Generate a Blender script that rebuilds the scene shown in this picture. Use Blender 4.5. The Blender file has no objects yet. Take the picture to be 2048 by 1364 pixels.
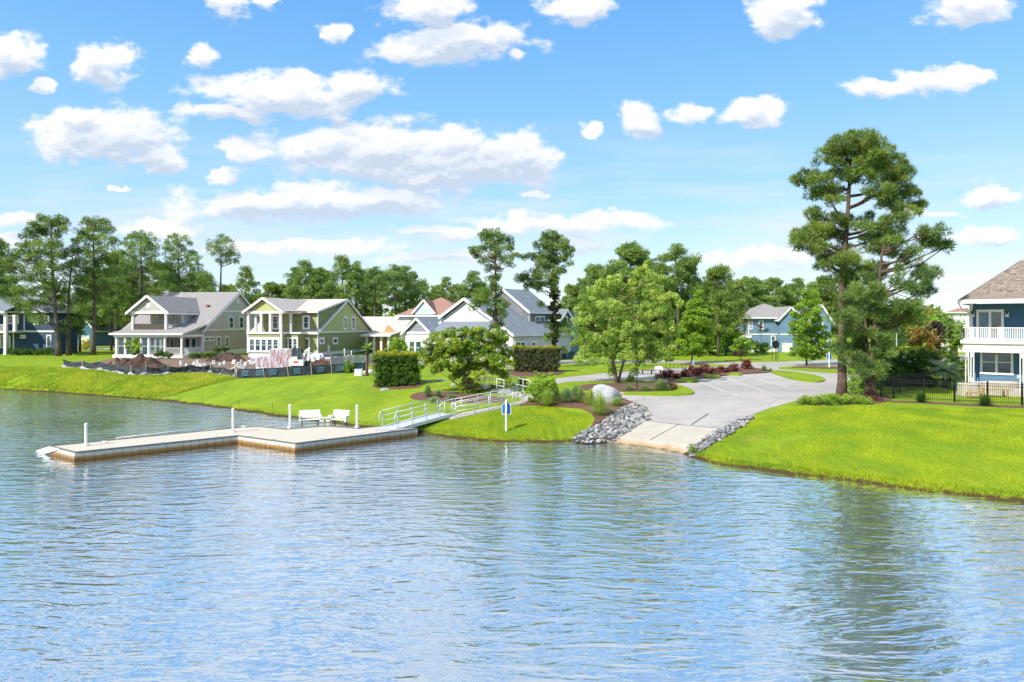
import bpy, math, random
import numpy as np
from mathutils import Vector, noise as mnoise
from mathutils.geometry import delaunay_2d_cdt
random.seed(7); RNG = np.random.default_rng(7)
R = math.radians
S = bpy.context.scene
COL = S.collection

# ---------------------------------------------------------------- camera
F, CX, HY, HC = 1365.0, 1024.0, 645.0, 7.0      # focal length, principal column, horizon row (in photo pixels), eye height in m
cam = bpy.data.cameras.new('camera'); camo = bpy.data.objects.new('camera', cam); COL.objects.link(camo)
cam.sensor_width = 36.0; cam.lens = F / 2048 * 36.0
cam.shift_y = -(682 - HY) / 2048.0
cam.clip_start = 0.5; cam.clip_end = 6000
camo.location = (0, 0, HC); camo.rotation_euler = (R(90), 0, 0)
S.camera = camo

# ---------------------------------------------------------------- light
SUN_EL = 42.0
SUN_AZ = math.atan2(-0.70, -0.70)                # compass-like: atan2(x, y) of the direction to the sun
ce = math.cos(R(SUN_EL))
TO_SUN = Vector((math.sin(SUN_AZ) * ce, math.cos(SUN_AZ) * ce, math.sin(R(SUN_EL))))
sl = bpy.data.lights.new('sun', 'SUN'); sl.energy = 3.5; sl.angle = R(0.53); sl.color = (1.0, 0.955, 0.88)
so = bpy.data.objects.new('sun', sl); COL.objects.link(so); so.location = (0, 0, 60)
so.rotation_euler = (-TO_SUN).to_track_quat('-Z', 'Y').to_euler()
S.view_settings.view_transform = 'Standard'; S.view_settings.look = 'None'
S.view_settings.gamma = 1.0; S.view_settings.exposure = 0.72; S.view_settings.use_curve_mapping = False
S.render.engine = 'CYCLES'
S.cycles.use_denoising = True
S.cycles.max_bounces = 7; S.cycles.diffuse_bounces = 3; S.cycles.glossy_bounces = 3
S.cycles.transmission_bounces = 3; S.cycles.transparent_max_bounces = 6
S.cycles.caustics_reflective = False; S.cycles.caustics_refractive = False

# ---------------------------------------------------------------- world: sky and clouds
class NT:
    def __init__(s, tree): s.t = tree; s.n = tree.nodes; s.l = tree.links
    def add(s, typ, **kw):
        nd = s.n.new(typ)
        for k, v in kw.items(): setattr(nd, k, v)
        return nd
    def inp(s, nd, i, v):
        if v is None: return
        if hasattr(v, 'is_output') or isinstance(v, bpy.types.NodeSocket): s.l.new(v, nd.inputs[i])
        else: nd.inputs[i].default_value = v
    def math(s, op, a, b=None, c=None, clamp=False):
        nd = s.add('ShaderNodeMath', operation=op, use_clamp=clamp)
        s.inp(nd, 0, a); s.inp(nd, 1, b); s.inp(nd, 2, c); return nd.outputs[0]
    def vmath(s, op, a, b=None, c=None):
        nd = s.add('ShaderNodeVectorMath', operation=op)
        s.inp(nd, 0, a); s.inp(nd, 1, b); s.inp(nd, 2, c)
        return nd.outputs['Value'] if op in ('LENGTH', 'DOT_PRODUCT') else nd.outputs[0]
    def noise(s, vec, scale, detail=4, rough=0.55, out='Fac', dist=0.0):
        nd = s.add('ShaderNodeTexNoise'); s.inp(nd, 'Vector', vec)
        nd.inputs['Scale'].default_value = scale; nd.inputs['Detail'].default_value = detail
        nd.inputs['Roughness'].default_value = rough; nd.inputs['Distortion'].default_value = dist
        return nd.outputs[out]
    def mix(s, fac, a, b, mode='MIX'):
        nd = s.add('ShaderNodeMix', data_type='RGBA', blend_type=mode)
        s.inp(nd, 0, fac); s.inp(nd, 6, c4(a)); s.inp(nd, 7, c4(b)); return nd.outputs[2]
    def rng(s, v, a, b, lo=0.0, hi=1.0, smooth=False):
        nd = s.add('ShaderNodeMapRange', interpolation_type='SMOOTHSTEP' if smooth else 'LINEAR')
        s.inp(nd, 0, v)
        for i, q in enumerate((a, b, lo, hi)): s.inp(nd, i + 1, q)
        return nd.outputs[0]
def c4(c):
    if isinstance(c, (tuple, list)) and len(c) == 3: return (c[0], c[1], c[2], 1.0)
    return c

# clouds in view, then unseen ones, those overhead added to brighten the lake: (column, row, half width, half height) on the photo's directions
CLOUDS = [(20,110,70,48),(83,163,26,16),(205,125,66,48),(405,110,42,28),(668,62,34,24),(455,8,50,28),(530,5,28,16),
 (850,18,85,42),(905,85,155,46),(1030,120,22,17),(1160,10,80,36),(1575,25,75,48),(1930,15,100,42),(1288,232,52,34),
 (1380,232,38,22),(1500,222,72,36),(1760,180,75,24),(1850,165,80,28),(1925,155,60,22),(1175,258,28,14),
 (215,270,145,62),(310,312,62,28),(170,235,75,34),(575,188,200,42),(715,172,85,46),(455,228,105,22),(480,296,48,22),
 (650,288,140,42),(780,302,190,66),(900,312,195,72),(1030,318,105,56),(930,345,160,34),(860,352,120,26),
 (610,405,250,44),(770,398,150,42),(500,415,130,28),(880,355,80,25),
 (1110,445,210,22),(860,468,100,20),(1985,385,80,28),(1975,470,90,24),(320,455,110,20),(40,432,70,13),
 (600,498,220,17),(1530,515,130,22),(1170,492,70,22),(1950,558,80,12),(1060,392,22,9),(240,378,28,7),(450,342,44,16),
 (30,480,90,18),(880,515,150,14),(1850,420,60,8),
 (1000,-900,2500,330),(800,-1900,4000,400),(300,-300,480,120),(900,-200,300,60),(1500,-420,500,80),(600,-520,520,110),(2300,200,150,60),(2500,-100,300,80),(-300,200,200,70),(-500,-200,260,90)]
w = bpy.data.worlds.new('World'); S.world = w; w.use_nodes = True
N = NT(w.node_tree); N.n.clear()
dens = bpy.data.node_groups.new('cloud_density', 'ShaderNodeTree')
dens.interface.new_socket('UV', in_out='INPUT', socket_type='NodeSocketVector')
dens.interface.new_socket('Warp', in_out='INPUT', socket_type='NodeSocketVector')
dens.interface.new_socket('Density', in_out='OUTPUT', socket_type='NodeSocketFloat'); dens.interface.new_socket('Body', in_out='OUTPUT', socket_type='NodeSocketFloat')
G_ = NT(dens); gi = G_.add('NodeGroupInput'); go = G_.add('NodeGroupOutput')
uvw = G_.vmath('ADD', gi.outputs[0], gi.outputs[1])
best = None
for (cx, cy, a, b) in CLOUDS:
    k_ = 0.99 if a > 120 and cy < 460 and cy > 0 else .93
    a, b = a * k_, b * k_
    cu, cv, ia, ib = (cx - CX) / F, (HY - cy) / F, F / a / 1.18, F / b / 1.18
    q = G_.vmath('MULTIPLY_ADD', uvw, (ia, ib, 0), (-cu * ia, -cv * ib, 0))
    L = G_.vmath('LENGTH', q)
    best = L if best is None else G_.math('MINIMUM', best, L)
st = G_.vmath('MULTIPLY', gi.outputs[0], (1.0, 1.7, 1.0))
f1 = G_.noise(st, 17.0, 9, 0.60)
base = G_.math('MULTIPLY_ADD', best, -1.8, 1.8)
base = G_.math('MAXIMUM', base, -1.3)
base = G_.math('MINIMUM', base, 1.5)
dn = G_.math('MULTIPLY_ADD', G_.math('SUBTRACT', f1, 0.5), 3.4, base)
G_.l.new(dn, go.inputs[0]); G_.l.new(base, go.inputs[1])
tc = N.add('ShaderNodeTexCoord'); sp = N.add('ShaderNodeSeparateXYZ'); N.l.new(tc.outputs['Generated'], sp.inputs[0])
yy = N.math('MAXIMUM', sp.outputs[1], 0.08)
uu = N.math('DIVIDE', sp.outputs[0], yy); vv = N.math('DIVIDE', sp.outputs[2], yy)
cb = N.add('ShaderNodeCombineXYZ'); N.l.new(uu, cb.inputs[0]); N.l.new(vv, cb.inputs[1])
wn = N.noise(N.vmath('MULTIPLY', cb.outputs[0], (1.0, 1.5, 1.0)), 7.0, 3, 0.5, out='Color')
warp = N.vmath('MULTIPLY', N.vmath('SUBTRACT', wn, (0.5, 0.5, 0.5)), (0.075, 0.045, 0.0))
wn2 = N.noise(N.vmath('MULTIPLY', cb.outputs[0], (1.0, 1.3, 1.0)), 30.0, 4, 0.6, out='Color')
warp = N.vmath('ADD', warp, N.vmath('MULTIPLY', N.vmath('SUBTRACT', wn2, (0.5, 0.5, 0.5)), (0.042, 0.028, 0.0)))
def density(off):
    g = N.add('ShaderNodeGroup'); g.node_tree = dens
    N.l.new(N.vmath('ADD', cb.outputs[0], off), g.inputs[0]); N.l.new(warp, g.inputs[1]); return g.outputs[0], g.outputs[1]
d0, b0 = density((0, 0, 0)); d1, b1 = density((-0.010, 0.030, 0)); d2, b2 = density((-0.003, 0.009, 0))
cover = N.rng(d0, -0.05, 0.75, smooth=True)
thick = N.rng(b1, -0.5, 1.3, 0.0, 0.80, smooth=True)      # cloud above a point takes its light: undersides are greyer
puff = N.rng(N.math('SUBTRACT', d2, d0), -0.32, 0.50, -0.26, 0.42)
shade = N.math('ADD', thick, puff, clamp=True)
ccol = N.mix(shade, (0.66, 0.66, 0.67), (0.38, 0.44, 0.53))
sky = N.add('ShaderNodeTexSky', sky_type='NISHITA'); sky.sun_disc = False
sky.sun_elevation = R(SUN_EL); sky.sun_rotation = SUN_AZ; sky.altitude = 0
sky.air_density = 1.0; sky.dust_density = 0.3; sky.ozone_density = 2.0
skyc = N.vmath('SCALE', sky.outputs[0]); skyc.node.inputs['Scale'].default_value = 0.15
el = N.add('ShaderNodeValToRGB'); el.color_ramp.elements[0].position = 0.0
for i, (p_, c_) in enumerate(((0.0, (0.50, 0.56, 0.61)), (0.06, (0.40, 0.51, 0.61)), (0.16, (0.26, 0.45, 0.62)), (0.30, (0.145, 0.36, 0.61)), (0.44, (0.075, 0.27, 0.60)), (0.52, (0.20, 0.35, 0.57)), (0.64, (0.38, 0.45, 0.55)), (1.0, (0.34, 0.42, 0.54)))):  # overhead stops paler than those below, added to brighten the lake
    e = el.color_ramp.elements[i] if i < 2 else el.color_ramp.elements.new(p_)
    e.position = p_; e.color = c_ + (1,)
N.l.new(N.math('MAXIMUM', sp.outputs[2], 0.0), el.inputs[0])
skyb = N.mix(0.78, skyc, el.outputs[0])
strk = N.rng(N.noise(N.vmath('MULTIPLY', cb.outputs[0], (1.0, 7.0, 1.0)), 3.2, 6, 0.6), 0.44, 0.70, 0.0, 0.7)
strk = N.math('MULTIPLY', strk, N.math('MULTIPLY', N.rng(vv, 0.02, 0.08), N.rng(vv, 0.30, 0.14)))
skyb = N.mix(strk, skyb, (0.56, 0.57, 0.64))
low = N.rng(vv, 0.0, 0.20, 0.55, 0.95)
fac = N.math('MULTIPLY', cover, low)
fac = N.math('MULTIPLY', fac, N.rng(sp.outputs[1], 0.08, 0.2))
allc = N.mix(fac, skyb, ccol)
bg = N.add('ShaderNodeBackground'); N.l.new(allc, bg.inputs[0]); bg.inputs[1].default_value = 1.0
wo = N.add('ShaderNodeOutputWorld'); N.l.new(bg.outputs[0], wo.inputs[0])
w.cycles.sampling_method = 'MANUAL'; w.cycles.sample_map_resolution = 512

# ---------------------------------------------------------------- materials
def bsdf_mat(name):
    m = bpy.data.materials.new(name); m.use_nodes = True
    n = NT(m.node_tree); b = m.node_tree.nodes['Principled BSDF']
    return m, n, b
def mat(name, col, rough=0.7, var=0.12, scale=3.0, bump=0.0, bscale=30.0, metal=0.0, spec=0.5, col2=None, coords='Object'):
    m, n, b = bsdf_mat(name)
    tc = n.add('ShaderNodeTexCoord'); v = tc.outputs[coords]
    c2 = col2 or tuple(max(0, c * (1 - var * 2)) for c in col)
    f = n.noise(v, scale, 5, 0.6)
    n.l.new(n.mix(n.rng(f, 0.32, 0.68), c2, col), b.inputs['Base Color'])
    b.inputs['Roughness'].default_value = rough; b.inputs['Metallic'].default_value = metal
    b.inputs['Specular IOR Level'].default_value = spec
    if bump:
        bn = n.add('ShaderNodeBump'); bn.inputs['Strength'].default_value = bump; bn.inputs['Distance'].default_value = 0.03
        n.l.new(n.noise(v, bscale, 4, 0.6), bn.inputs['Height']); n.l.new(bn.outputs[0], b.inputs['Normal'])
    return m
def siding(name, col, pitch=0.18, vertical=False, depth=0.03):
    """painted lap siding (or board and batten): real relief as bump, paint with faint weathering"""
    m, n, b = bsdf_mat(name)
    tc = n.add('ShaderNodeTexCoord'); s = n.add('ShaderNodeSeparateXYZ'); n.l.new(tc.outputs['Object'], s.inputs[0])
    ax = n.math('ADD', s.outputs[0], n.math('MULTIPLY', s.outputs[1], 0.83)) if vertical else s.outputs[2]
    fr = n.math('FRACT', n.math('DIVIDE', ax, pitch))
    hgt = n.math('LESS_THAN', fr, 0.16) if vertical else n.math('SUBTRACT', 1.0, fr)
    f = n.noise(tc.outputs['Object'], 1.3, 4, 0.6)
    row = n.add('ShaderNodeTexWhiteNoise', noise_dimensions='1D'); n.l.new(n.math('FLOOR', n.math('DIVIDE', ax, pitch)), row.inputs['W'])
    k = n.math('ADD', n.math('MULTIPLY', f, 0.22), n.math('MULTIPLY', row.outputs[0], 0.10))
    dark = tuple(c * 0.72 for c in col); lite = tuple(min(1, c * 1.15) for c in col)
    n.l.new(n.mix(n.rng(k, 0.03, 0.26), dark, lite), b.inputs['Base Color'])
    b.inputs['Roughness'].default_value = 0.62
    bn = n.add('ShaderNodeBump'); bn.inputs['Strength'].default_value = 1.0; bn.inputs['Distance'].default_value = depth
    n.l.new(hgt, bn.inputs['Height']); n.l.new(bn.outputs[0], b.inputs['Normal'])
    return m
def shingle(name, c1, c2, c3):
    m, n, b = bsdf_mat(name)
    tc = n.add('ShaderNodeTexCoord'); v = tc.outputs['Object']
    vo = n.add('ShaderNodeTexVoronoi'); n.l.new(n.vmath('MULTIPLY', v, (1, 1, 1.8)), vo.inputs['Vector']); vo.inputs['Scale'].default_value = 5.0
    ss = n.add('ShaderNodeSeparateColor'); n.l.new(vo.outputs['Color'], ss.inputs[0])
    a = n.mix(ss.outputs[0], c1, c2); a = n.mix(n.rng(n.noise(v, 0.5, 3), 0.4, 0.65), a, c3)
    n.l.new(a, b.inputs['Base Color']); b.inputs['Roughness'].default_value = 0.9
    s = n.add('ShaderNodeSeparateXYZ'); n.l.new(v, s.inputs[0])
    bn = n.add('ShaderNodeBump'); bn.inputs['Strength'].default_value = 0.6; bn.inputs['Distance'].default_value = 0.03
    n.l.new(n.math('FRACT', n.math('DIVIDE', s.outputs[2], 0.09)), bn.inputs['Height']); n.l.new(bn.outputs[0], b.inputs['Normal'])
    return m
def glass(name, col=(0.02, 0.045, 0.05), rough=0.05):
    m, n, b = bsdf_mat(name)
    tc = n.add('ShaderNodeTexCoord')
    n.l.new(n.mix(n.rng(n.noise(tc.outputs['Object'], 0.9, 3), 0.35, 0.65), col, tuple(c * 2.6 + 0.01 for c in col)), b.inputs['Base Color'])
    b.inputs['Roughness'].default_value = rough; b.inputs['Specular IOR Level'].default_value = 0.9
    return m
def leafmat(name, dark, lite, tip=None, trans=0.35, tipamt=0.0, rough=0.5):
    """foliage: each clump has its own tint from the mesh attribute «tint»; «tip» mixes in a second colour: flowers, new growth, sun painted on the birch"""
    m, n, b = bsdf_mat(name)
    at = n.add('ShaderNodeAttribute', attribute_name='tint')
    c = n.mix(at.outputs['Fac'], dark, lite)
    oi = n.add('ShaderNodeObjectInfo')
    c = n.mix(oi.outputs['Random'], c, n.mix(1.0, c, (1.16, 1.08, 0.9), 'MULTIPLY'))
    if tip is not None:
        at2 = n.add('ShaderNodeAttribute', attribute_name='tip')
        c = n.mix(at2.outputs['Fac'], c, tip)
    n.l.new(c, b.inputs['Base Color']); b.inputs['Roughness'].default_value = rough
    b.inputs['Specular IOR Level'].default_value = 0.35
    tr = n.add('ShaderNodeBsdfTranslucent'); n.l.new(n.mix(0.35, c, (0.5, 0.75, 0.05), 'MULTIPLY') if False else c, tr.inputs[0])
    mx = n.add('ShaderNodeMixShader'); mx.inputs[0].default_value = trans
    out = n.n['Material Output']
    n.l.new(b.outputs[0], mx.inputs[1]); n.l.new(tr.outputs[0], mx.inputs[2]); n.l.new(mx.outputs[0], out.inputs[0])
    return m

M = {}
M['white'] = mat('white_paint', (0.86, 0.83, 0.79), 0.5, 0.05, 1.5)
M['vinyl'] = mat('white_vinyl', (0.84, 0.81, 0.74), 0.35, 0.05, 2.0)
M['glass'] = glass('window_glass'); M['glass_dark'] = glass('screen_panel', (0.012, 0.03, 0.035), 0.15)
M['curtain'] = mat('pale_curtain', (0.22, 0.36, 0.44), 0.7, 0.25, 9.0)
M['black'] = mat('black_metal', (0.012, 0.013, 0.015), 0.45, 0.1, 5)
M['alu'] = mat('aluminium', (0.74, 0.75, 0.76), 0.42, 0.08, 8, metal=0.35)
M['bark'] = mat('pine_bark', (0.20, 0.125, 0.085), 0.9, 0.2, 6, bump=0.9, bscale=14, col2=(0.055, 0.036, 0.028))
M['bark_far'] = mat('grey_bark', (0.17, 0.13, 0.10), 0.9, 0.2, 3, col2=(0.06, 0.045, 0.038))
M['bark_birch'] = mat('birch_bark', (0.42, 0.28, 0.17), 0.8, 0.2, 8, bump=0.5, bscale=12, col2=(0.16, 0.10, 0.065))
M['concrete'] = mat('concrete', (0.50, 0.47, 0.42), 0.85, 0.08, 1.2, bump=0.2, bscale=60)
M['stone'] = mat('foundation_stone', (0.30, 0.25, 0.21), 0.9, 0.25, 6, bump=0.6, bscale=9)
M['wood'] = mat('raw_wood', (0.60, 0.36, 0.13), 0.6, 0.12, 4)
M['cover'] = mat('furniture_cover', (0.62, 0.55, 0.45), 0.85, 0.1, 2.5, bump=0.5, bscale=5)
M['soil'] = mat('red_brown_soil', (0.15, 0.07, 0.04), 0.95, 0.25, 1.6, bump=1.0, bscale=9, col2=(0.04, 0.022, 0.018))
M['plastic'] = mat('white_plastic', (0.80, 0.81, 0.84), 0.35, 0.06, 4)
M['rubber'] = mat('rubber', (0.02, 0.02, 0.022), 0.8, 0.1, 5)

# ---------------------------------------------------------------- object helpers
ORG = {}
def tag(o, label=None, cat=None, group=None, kind=None):
    if label: o['label'] = label
    if cat: o['category'] = cat
    if group: o['group'] = group
    if kind: o['kind'] = kind
    return o
def empty(name, loc, label, cat, group=None):
    o = bpy.data.objects.new(name, None); COL.objects.link(o); o.location = loc; o.empty_display_size = 0.3
    ORG[o] = Vector(loc); return tag(o, label, cat, group)
def link_mesh(name, me, parent=None, loc=None):
    o = bpy.data.objects.new(name, me); COL.objects.link(o)
    if parent is not None: o.parent = parent; ORG[o] = ORG[parent]
    elif loc is not None: o.location = loc; ORG[o] = Vector(loc)
    return o
def np_mesh(name, V, k, mt, parent=None, loc=(0, 0, 0), attrs=None, smooth=False):
    """V: (faces*k, 3) world coordinates, faces of k corners that share nothing"""
    V = np.asarray(V, dtype=np.float32).reshape(-1, 3)
    org = ORG[parent] if parent is not None else Vector(loc)
    V = V - np.array(org, dtype=np.float32)
    nf = len(V) // k
    me = bpy.data.meshes.new(name)
    me.vertices.add(len(V)); me.vertices.foreach_set('co', V.ravel())
    me.loops.add(len(V)); me.loops.foreach_set('vertex_index', np.arange(len(V), dtype=np.int32))
    me.polygons.add(nf); me.polygons.foreach_set('loop_start', np.arange(nf, dtype=np.int32) * k)
    me.update(calc_edges=True)
    for an, av in (attrs or {}).items():
        a = me.attributes.new(an, 'FLOAT', 'FACE'); a.data.foreach_set('value', np.asarray(av, dtype=np.float32))
    me.materials.append(mt)
    return link_mesh(name, me, parent, loc)
class MB:
    def __init__(s): s.v = []; s.f = []
    def add(s, vs, fs):
        o = len(s.v); s.v += [tuple(p) for p in vs]; s.f += [tuple(i + o for i in f) for f in fs]
    def quad(s, a, b, c, d): s.add([a, b, c, d], [(0, 1, 2, 3)])
    def hexa(s, p):
        s.add(p, [(0, 3, 2, 1), (4, 5, 6, 7), (0, 1, 5, 4), (1, 2, 6, 5), (2, 3, 7, 6), (3, 0, 4, 7)])
    def box(s, c, sx, sy, sz, ang=0.0):
        """c = centre of the base"""
        ca, sa = math.cos(ang), math.sin(ang); P = []
        for z in (0, sz):
            for (x, y) in ((-sx/2, -sy/2), (sx/2, -sy/2), (sx/2, sy/2), (-sx/2, sy/2)):
                P.append((c[0] + x * ca - y * sa, c[1] + x * sa + y * ca, c[2] + z))
        s.hexa(P)
    def extrude(s, poly, vec):
        n = len(poly); vec = Vector(vec); a = [Vector(p) for p in poly]
        nv = Vector((0, 0, 0))
        for i in range(n): nv += a[i].cross(a[(i + 1) % n])
        if nv.dot(vec) > 0: a.reverse()
        b = [p + vec for p in a]
        s.add(a + b, [tuple(range(n)), tuple(range(2 * n - 1, n - 1, -1))] + [(i, i + n, (i + 1) % n + n, (i + 1) % n) for i in range(n)])
    def beam(s, a, b, wd, ht, up=(0, 0, 1)):
        a, b = Vector(a), Vector(b); d = (b - a)
        if d.length < 1e-5: return
        d.normalize(); x = d.cross(Vector(up))
        if x.length < 1e-3: x = d.cross(Vector((1, 0, 0)))
        x.normalize(); y = x.cross(d); x *= wd / 2; y *= ht / 2
        s.hexa([a - x - y, a + x - y, b + x - y, b - x - y, a - x + y, a + x + y, b + x + y, b - x + y])
    def tube(s, pts, rad, n=8, cap=True):
        pts = [Vector(p) for p in pts]
        if not hasattr(rad, '__len__'): rad = [rad] * len(pts)
        o = len(s.v); ref = Vector((0, 0, 1)) if abs((pts[-1] - pts[0]).normalized().z) < 0.9 else Vector((1, 0, 0))
        for i, p in enumerate(pts):
            d = (pts[min(i + 1, len(pts) - 1)] - pts[max(i - 1, 0)]).normalized()
            x = d.cross(ref).normalized(); y = d.cross(x)
            for k in range(n):
                a = 2 * math.pi * k / n
                s.v.append(tuple(p + (x * math.cos(a) + y * math.sin(a)) * rad[i]))
        for i in range(len(pts) - 1):
            for k in range(n):
                k2 = (k + 1) % n
                s.f.append((o + i * n + k, o + i * n + k2, o + (i + 1) * n + k2, o + (i + 1) * n + k))
        if cap:
            s.f.append(tuple(o + k for k in range(n - 1, -1, -1))); s.f.append(tuple(o + (len(pts) - 1) * n + k for k in range(n)))
    def blob(s, c, r, seed=0, amp=0.25, sub=2, fq=1.3):
        vs, fs = ICO[sub]; c = Vector(c)
        out = []
        for q in vs:
            q = Vector(q); k = 1 + amp * 2 * mnoise.noise(q * fq + Vector((seed * 7.31, seed * 1.7, 0)))
            out.append((c.x + q.x * r[0] * k, c.y + q.y * r[1] * k, c.z + q.z * r[2] * k))
        s.add(out, fs)
    def build(s, name, mt, parent=None, loc=(0, 0, 0), smooth=False, bevel=0.0):
        org = ORG[parent] if parent is not None else Vector(loc)
        me = bpy.data.meshes.new(name)
        me.from_pydata([(x - org.x, y - org.y, z - org.z) for x, y, z in s.v], [], s.f)
        me.materials.append(mt)
        if smooth: me.polygons.foreach_set('use_smooth', [True] * len(me.polygons))
        me.update()
        o = link_mesh(name, me, parent, loc)
        if bevel:
            b = o.modifiers.new('bevel', 'BEVEL'); b.width = bevel; b.segments = 2; b.limit_method = 'ANGLE'
        return o
def _ico(sub):
    import bmesh
    bm = bmesh.new(); bmesh.ops.create_icosphere(bm, subdivisions=sub, radius=1.0)
    vs = [tuple(v.co) for v in bm.verts]; fs = [tuple(v.index for v in f.verts) for f in bm.faces]; bm.free(); return vs, fs
ICO = {1: _ico(1), 2: _ico(2), 3: _ico(3), 4: _ico(4)}
def kids(o): return [c for c in bpy.data.objects if c.parent == o]
def copy_tree(o, loc, rot=0.0, sc=1.0, label=None, cat=None, group=None):
    """a copy of a thing together with its parts and their sub-parts"""
    def rec(src, par):
        c = src.copy(); COL.objects.link(c); c.parent = par
        for ch in KIDS.get(src, []): rec(ch, c)
        return c
    if o not in KIDS:
        for q in [o] + kids(o): KIDS[q] = kids(q)
    r = rec(o, None); r.location = loc; r.rotation_euler = (0, 0, rot)
    r.scale = (sc, sc, sc) if not hasattr(sc, '__len__') else sc
    if label: r['label'] = label
    if group: r['group'] = group
    elif 'group' in r: pass
    return r
KIDS = {}

# ---------------------------------------------------------------- terrain
SHORE_PX = [(0,778),(60,782),(120,786),(200,792),(260,796),(320,801),(372,807),(430,814),(500,824),(560,833),(640,842),(700,851),(760,858),(850,868),
            (900,875),(960,882),(1020,884),(1080,885),(1140,884),(1180,888),(1235,886),(1290,893),(1335,900),(1370,907),(1395,918),(1440,930),(1520,941),
            (1600,950),(1700,963),(1800,976),(1900,988),(1980,997),(2048,1004)]
SH = [(-700.0, 190.0), (-300.0, 118.0), (-120.0, 82.0), (-80.0, 75.0)]
for (x, y) in SHORE_PX:
    D = HC * F / (y - HY); SH.append(((x - CX) / F * D, D))
SH += [(24.0, 23.2), (34.0, 16.0), (60.0, 0.0), (160.0, -60.0), (700.0, -400.0)]
SH = np.array(SH)
LX = np.array([-700, -60, -38, -30, -12, 0, 8, 14, 40, 700.0]); LY = np.array([6, 6, 7, 17, 19, 15, 15, 14, 14, 14.0])
def shore_sd(x, y):
    """signed distance to the shore line, positive on land"""
    x = np.asarray(x, float); y = np.asarray(y, float)
    best = np.full(x.shape, 1e9); sgn = np.ones(x.shape)
    for i in range(len(SH) - 1):
        ax, ay = SH[i]; bx, by = SH[i + 1]; dx, dy = bx - ax, by - ay
        t = np.clip(((x - ax) * dx + (y - ay) * dy) / (dx * dx + dy * dy), 0, 1)
        d = np.hypot(x - ax - t * dx, y - ay - t * dy)
        cr = dx * (y - ay) - dy * (x - ax)
        m = d < best - 1e-9
        best = np.where(m, d, best); sgn = np.where(m, np.sign(cr), sgn)
    return best * sgn
def height(x, y):
    x = np.asarray(x, float); y = np.asarray(y, float)
    d = shore_sd(x, y); L = np.interp(x, LX, LY)
    d = d + (0.10 * np.sin(x * 2.3 + 0.7 * y) + 0.07 * np.sin(x * 5.1 - y * 1.3 + 1.0) + 0.05 * np.sin(x * 9.7 + 2.0)) * (np.abs(d) < 3) * ((x < 3.6) | (x > 11))
    t = np.clip(d / L, 0, 1)
    st = np.clip(d / 0.25, 0, 1)
    land = 0.17 * st + 1.63 * (1 - (1 - t) ** 1.6)
    und = 0.05 * np.sin(x * 0.31 + 1.0) * np.cos(y * 0.27) * np.clip((d - 2) / 5, 0, 1) * np.clip((46 - y) / 6, 0, 1)
    sea = np.maximum(-1.6, d * 0.35)
    return np.where(d >= 0, land + und, sea)
def h1(x, y): return float(height(np.array([x]), np.array([y]))[0])
_Ds = np.concatenate([np.arange(12, 160, 0.1), np.arange(160, 900, 1.0)])
def G(px, py):
    """the point of the ground seen at a pixel of the photo"""
    u = (px - CX) / F
    zz = HC - (py - HY) / F * _Ds
    hh = height(u * _Ds, _Ds)
    k = np.argmax(zz <= hh)
    if zz[k] > hh[k]: k = len(_Ds) - 1
    if k > 0:
        a = zz[k - 1] - hh[k - 1]; b = zz[k] - hh[k]; t = a / (a - b) if a != b else 0
        D = _Ds[k - 1] + (_Ds[k] - _Ds[k - 1]) * t
    else: D = _Ds[0]
    return Vector((u * D, D, h1(u * D, D)))
def W(px, py, D): return Vector(((px - CX) / F * D, D, HC - (py - HY) / F * D))

# ================================================================ the setting
def grass_mat(name, a, b, c, soil=None, fine=22.0):
    m, n, bs = bsdf_mat(name)
    tc = n.add('ShaderNodeTexCoord'); v = tc.outputs['Object']
    f1 = n.noise(v, 0.16, 4, 0.6); f2 = n.noise(v, 1.1, 5, 0.65); f3 = n.noise(v, fine, 3, 0.7)
    col = n.mix(n.rng(f1, 0.36, 0.64), a, b)
    col = n.mix(n.math('MULTIPLY', n.rng(f2, 0.5, 0.70), 0.95), col, c)
    col = n.mix(n.rng(f3, 0.25, 0.75, 0.0, 0.5), col, tuple(x * 0.42 for x in a))
    # worn, straw-coloured spots
    f5 = n.noise(n.vmath('MULTIPLY', v, (1, .45, 1)), 0.55, 4, 0.7)
    col = n.mix(n.rng(f5, 0.40, 0.68, 0, 0.8), col, tuple(x * 0.62 for x in a))
    f4 = n.noise(v, 0.42, 3, 0.6, dist=0.6)
    col = n.mix(n.rng(f4, 0.66, 0.74, 0, 0.6), col, (0.34, 0.29, 0.07))
    if soil is not None:
        g = n.add('ShaderNodeNewGeometry'); s = n.add('ShaderNodeSeparateXYZ'); n.l.new(g.outputs['Position'], s.inputs[0])
        z = n.math('ADD', s.outputs[2], n.math('MULTIPLY', n.math('SUBTRACT', f2, 0.5), 0.25))
        col = n.mix(n.rng(z, 0.09, 0.19, 1.0, 0.0), col, soil)
    n.l.new(col, bs.inputs['Base Color']); bs.inputs['Roughness'].default_value = 0.9; bs.inputs['Specular IOR Level'].default_value = 0.15
    bn = n.add('ShaderNodeBump'); bn.inputs['Strength'].default_value = 0.8; bn.inputs['Distance'].default_value = 0.05
    n.l.new(n.noise(v, fine * 0.55, 4, 0.7), bn.inputs['Height']); n.l.new(bn.outputs[0], bs.inputs['Normal'])
    return m
LAWN_A, LAWN_B, LAWN_C = (0.235, 0.37, 0.018), (0.315, 0.415, 0.018), (0.41, 0.435, 0.026)
M['lawn'] = grass_mat('lawn_grass', LAWN_A, LAWN_B, LAWN_C, soil=(0.075, 0.05, 0.018))
M['wild'] = grass_mat('rough_grass', (0.30, 0.45, 0.012), (0.44, 0.50, 0.02), (0.50, 0.44, 0.05), soil=(0.06, 0.05, 0.015), fine=9)
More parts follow.
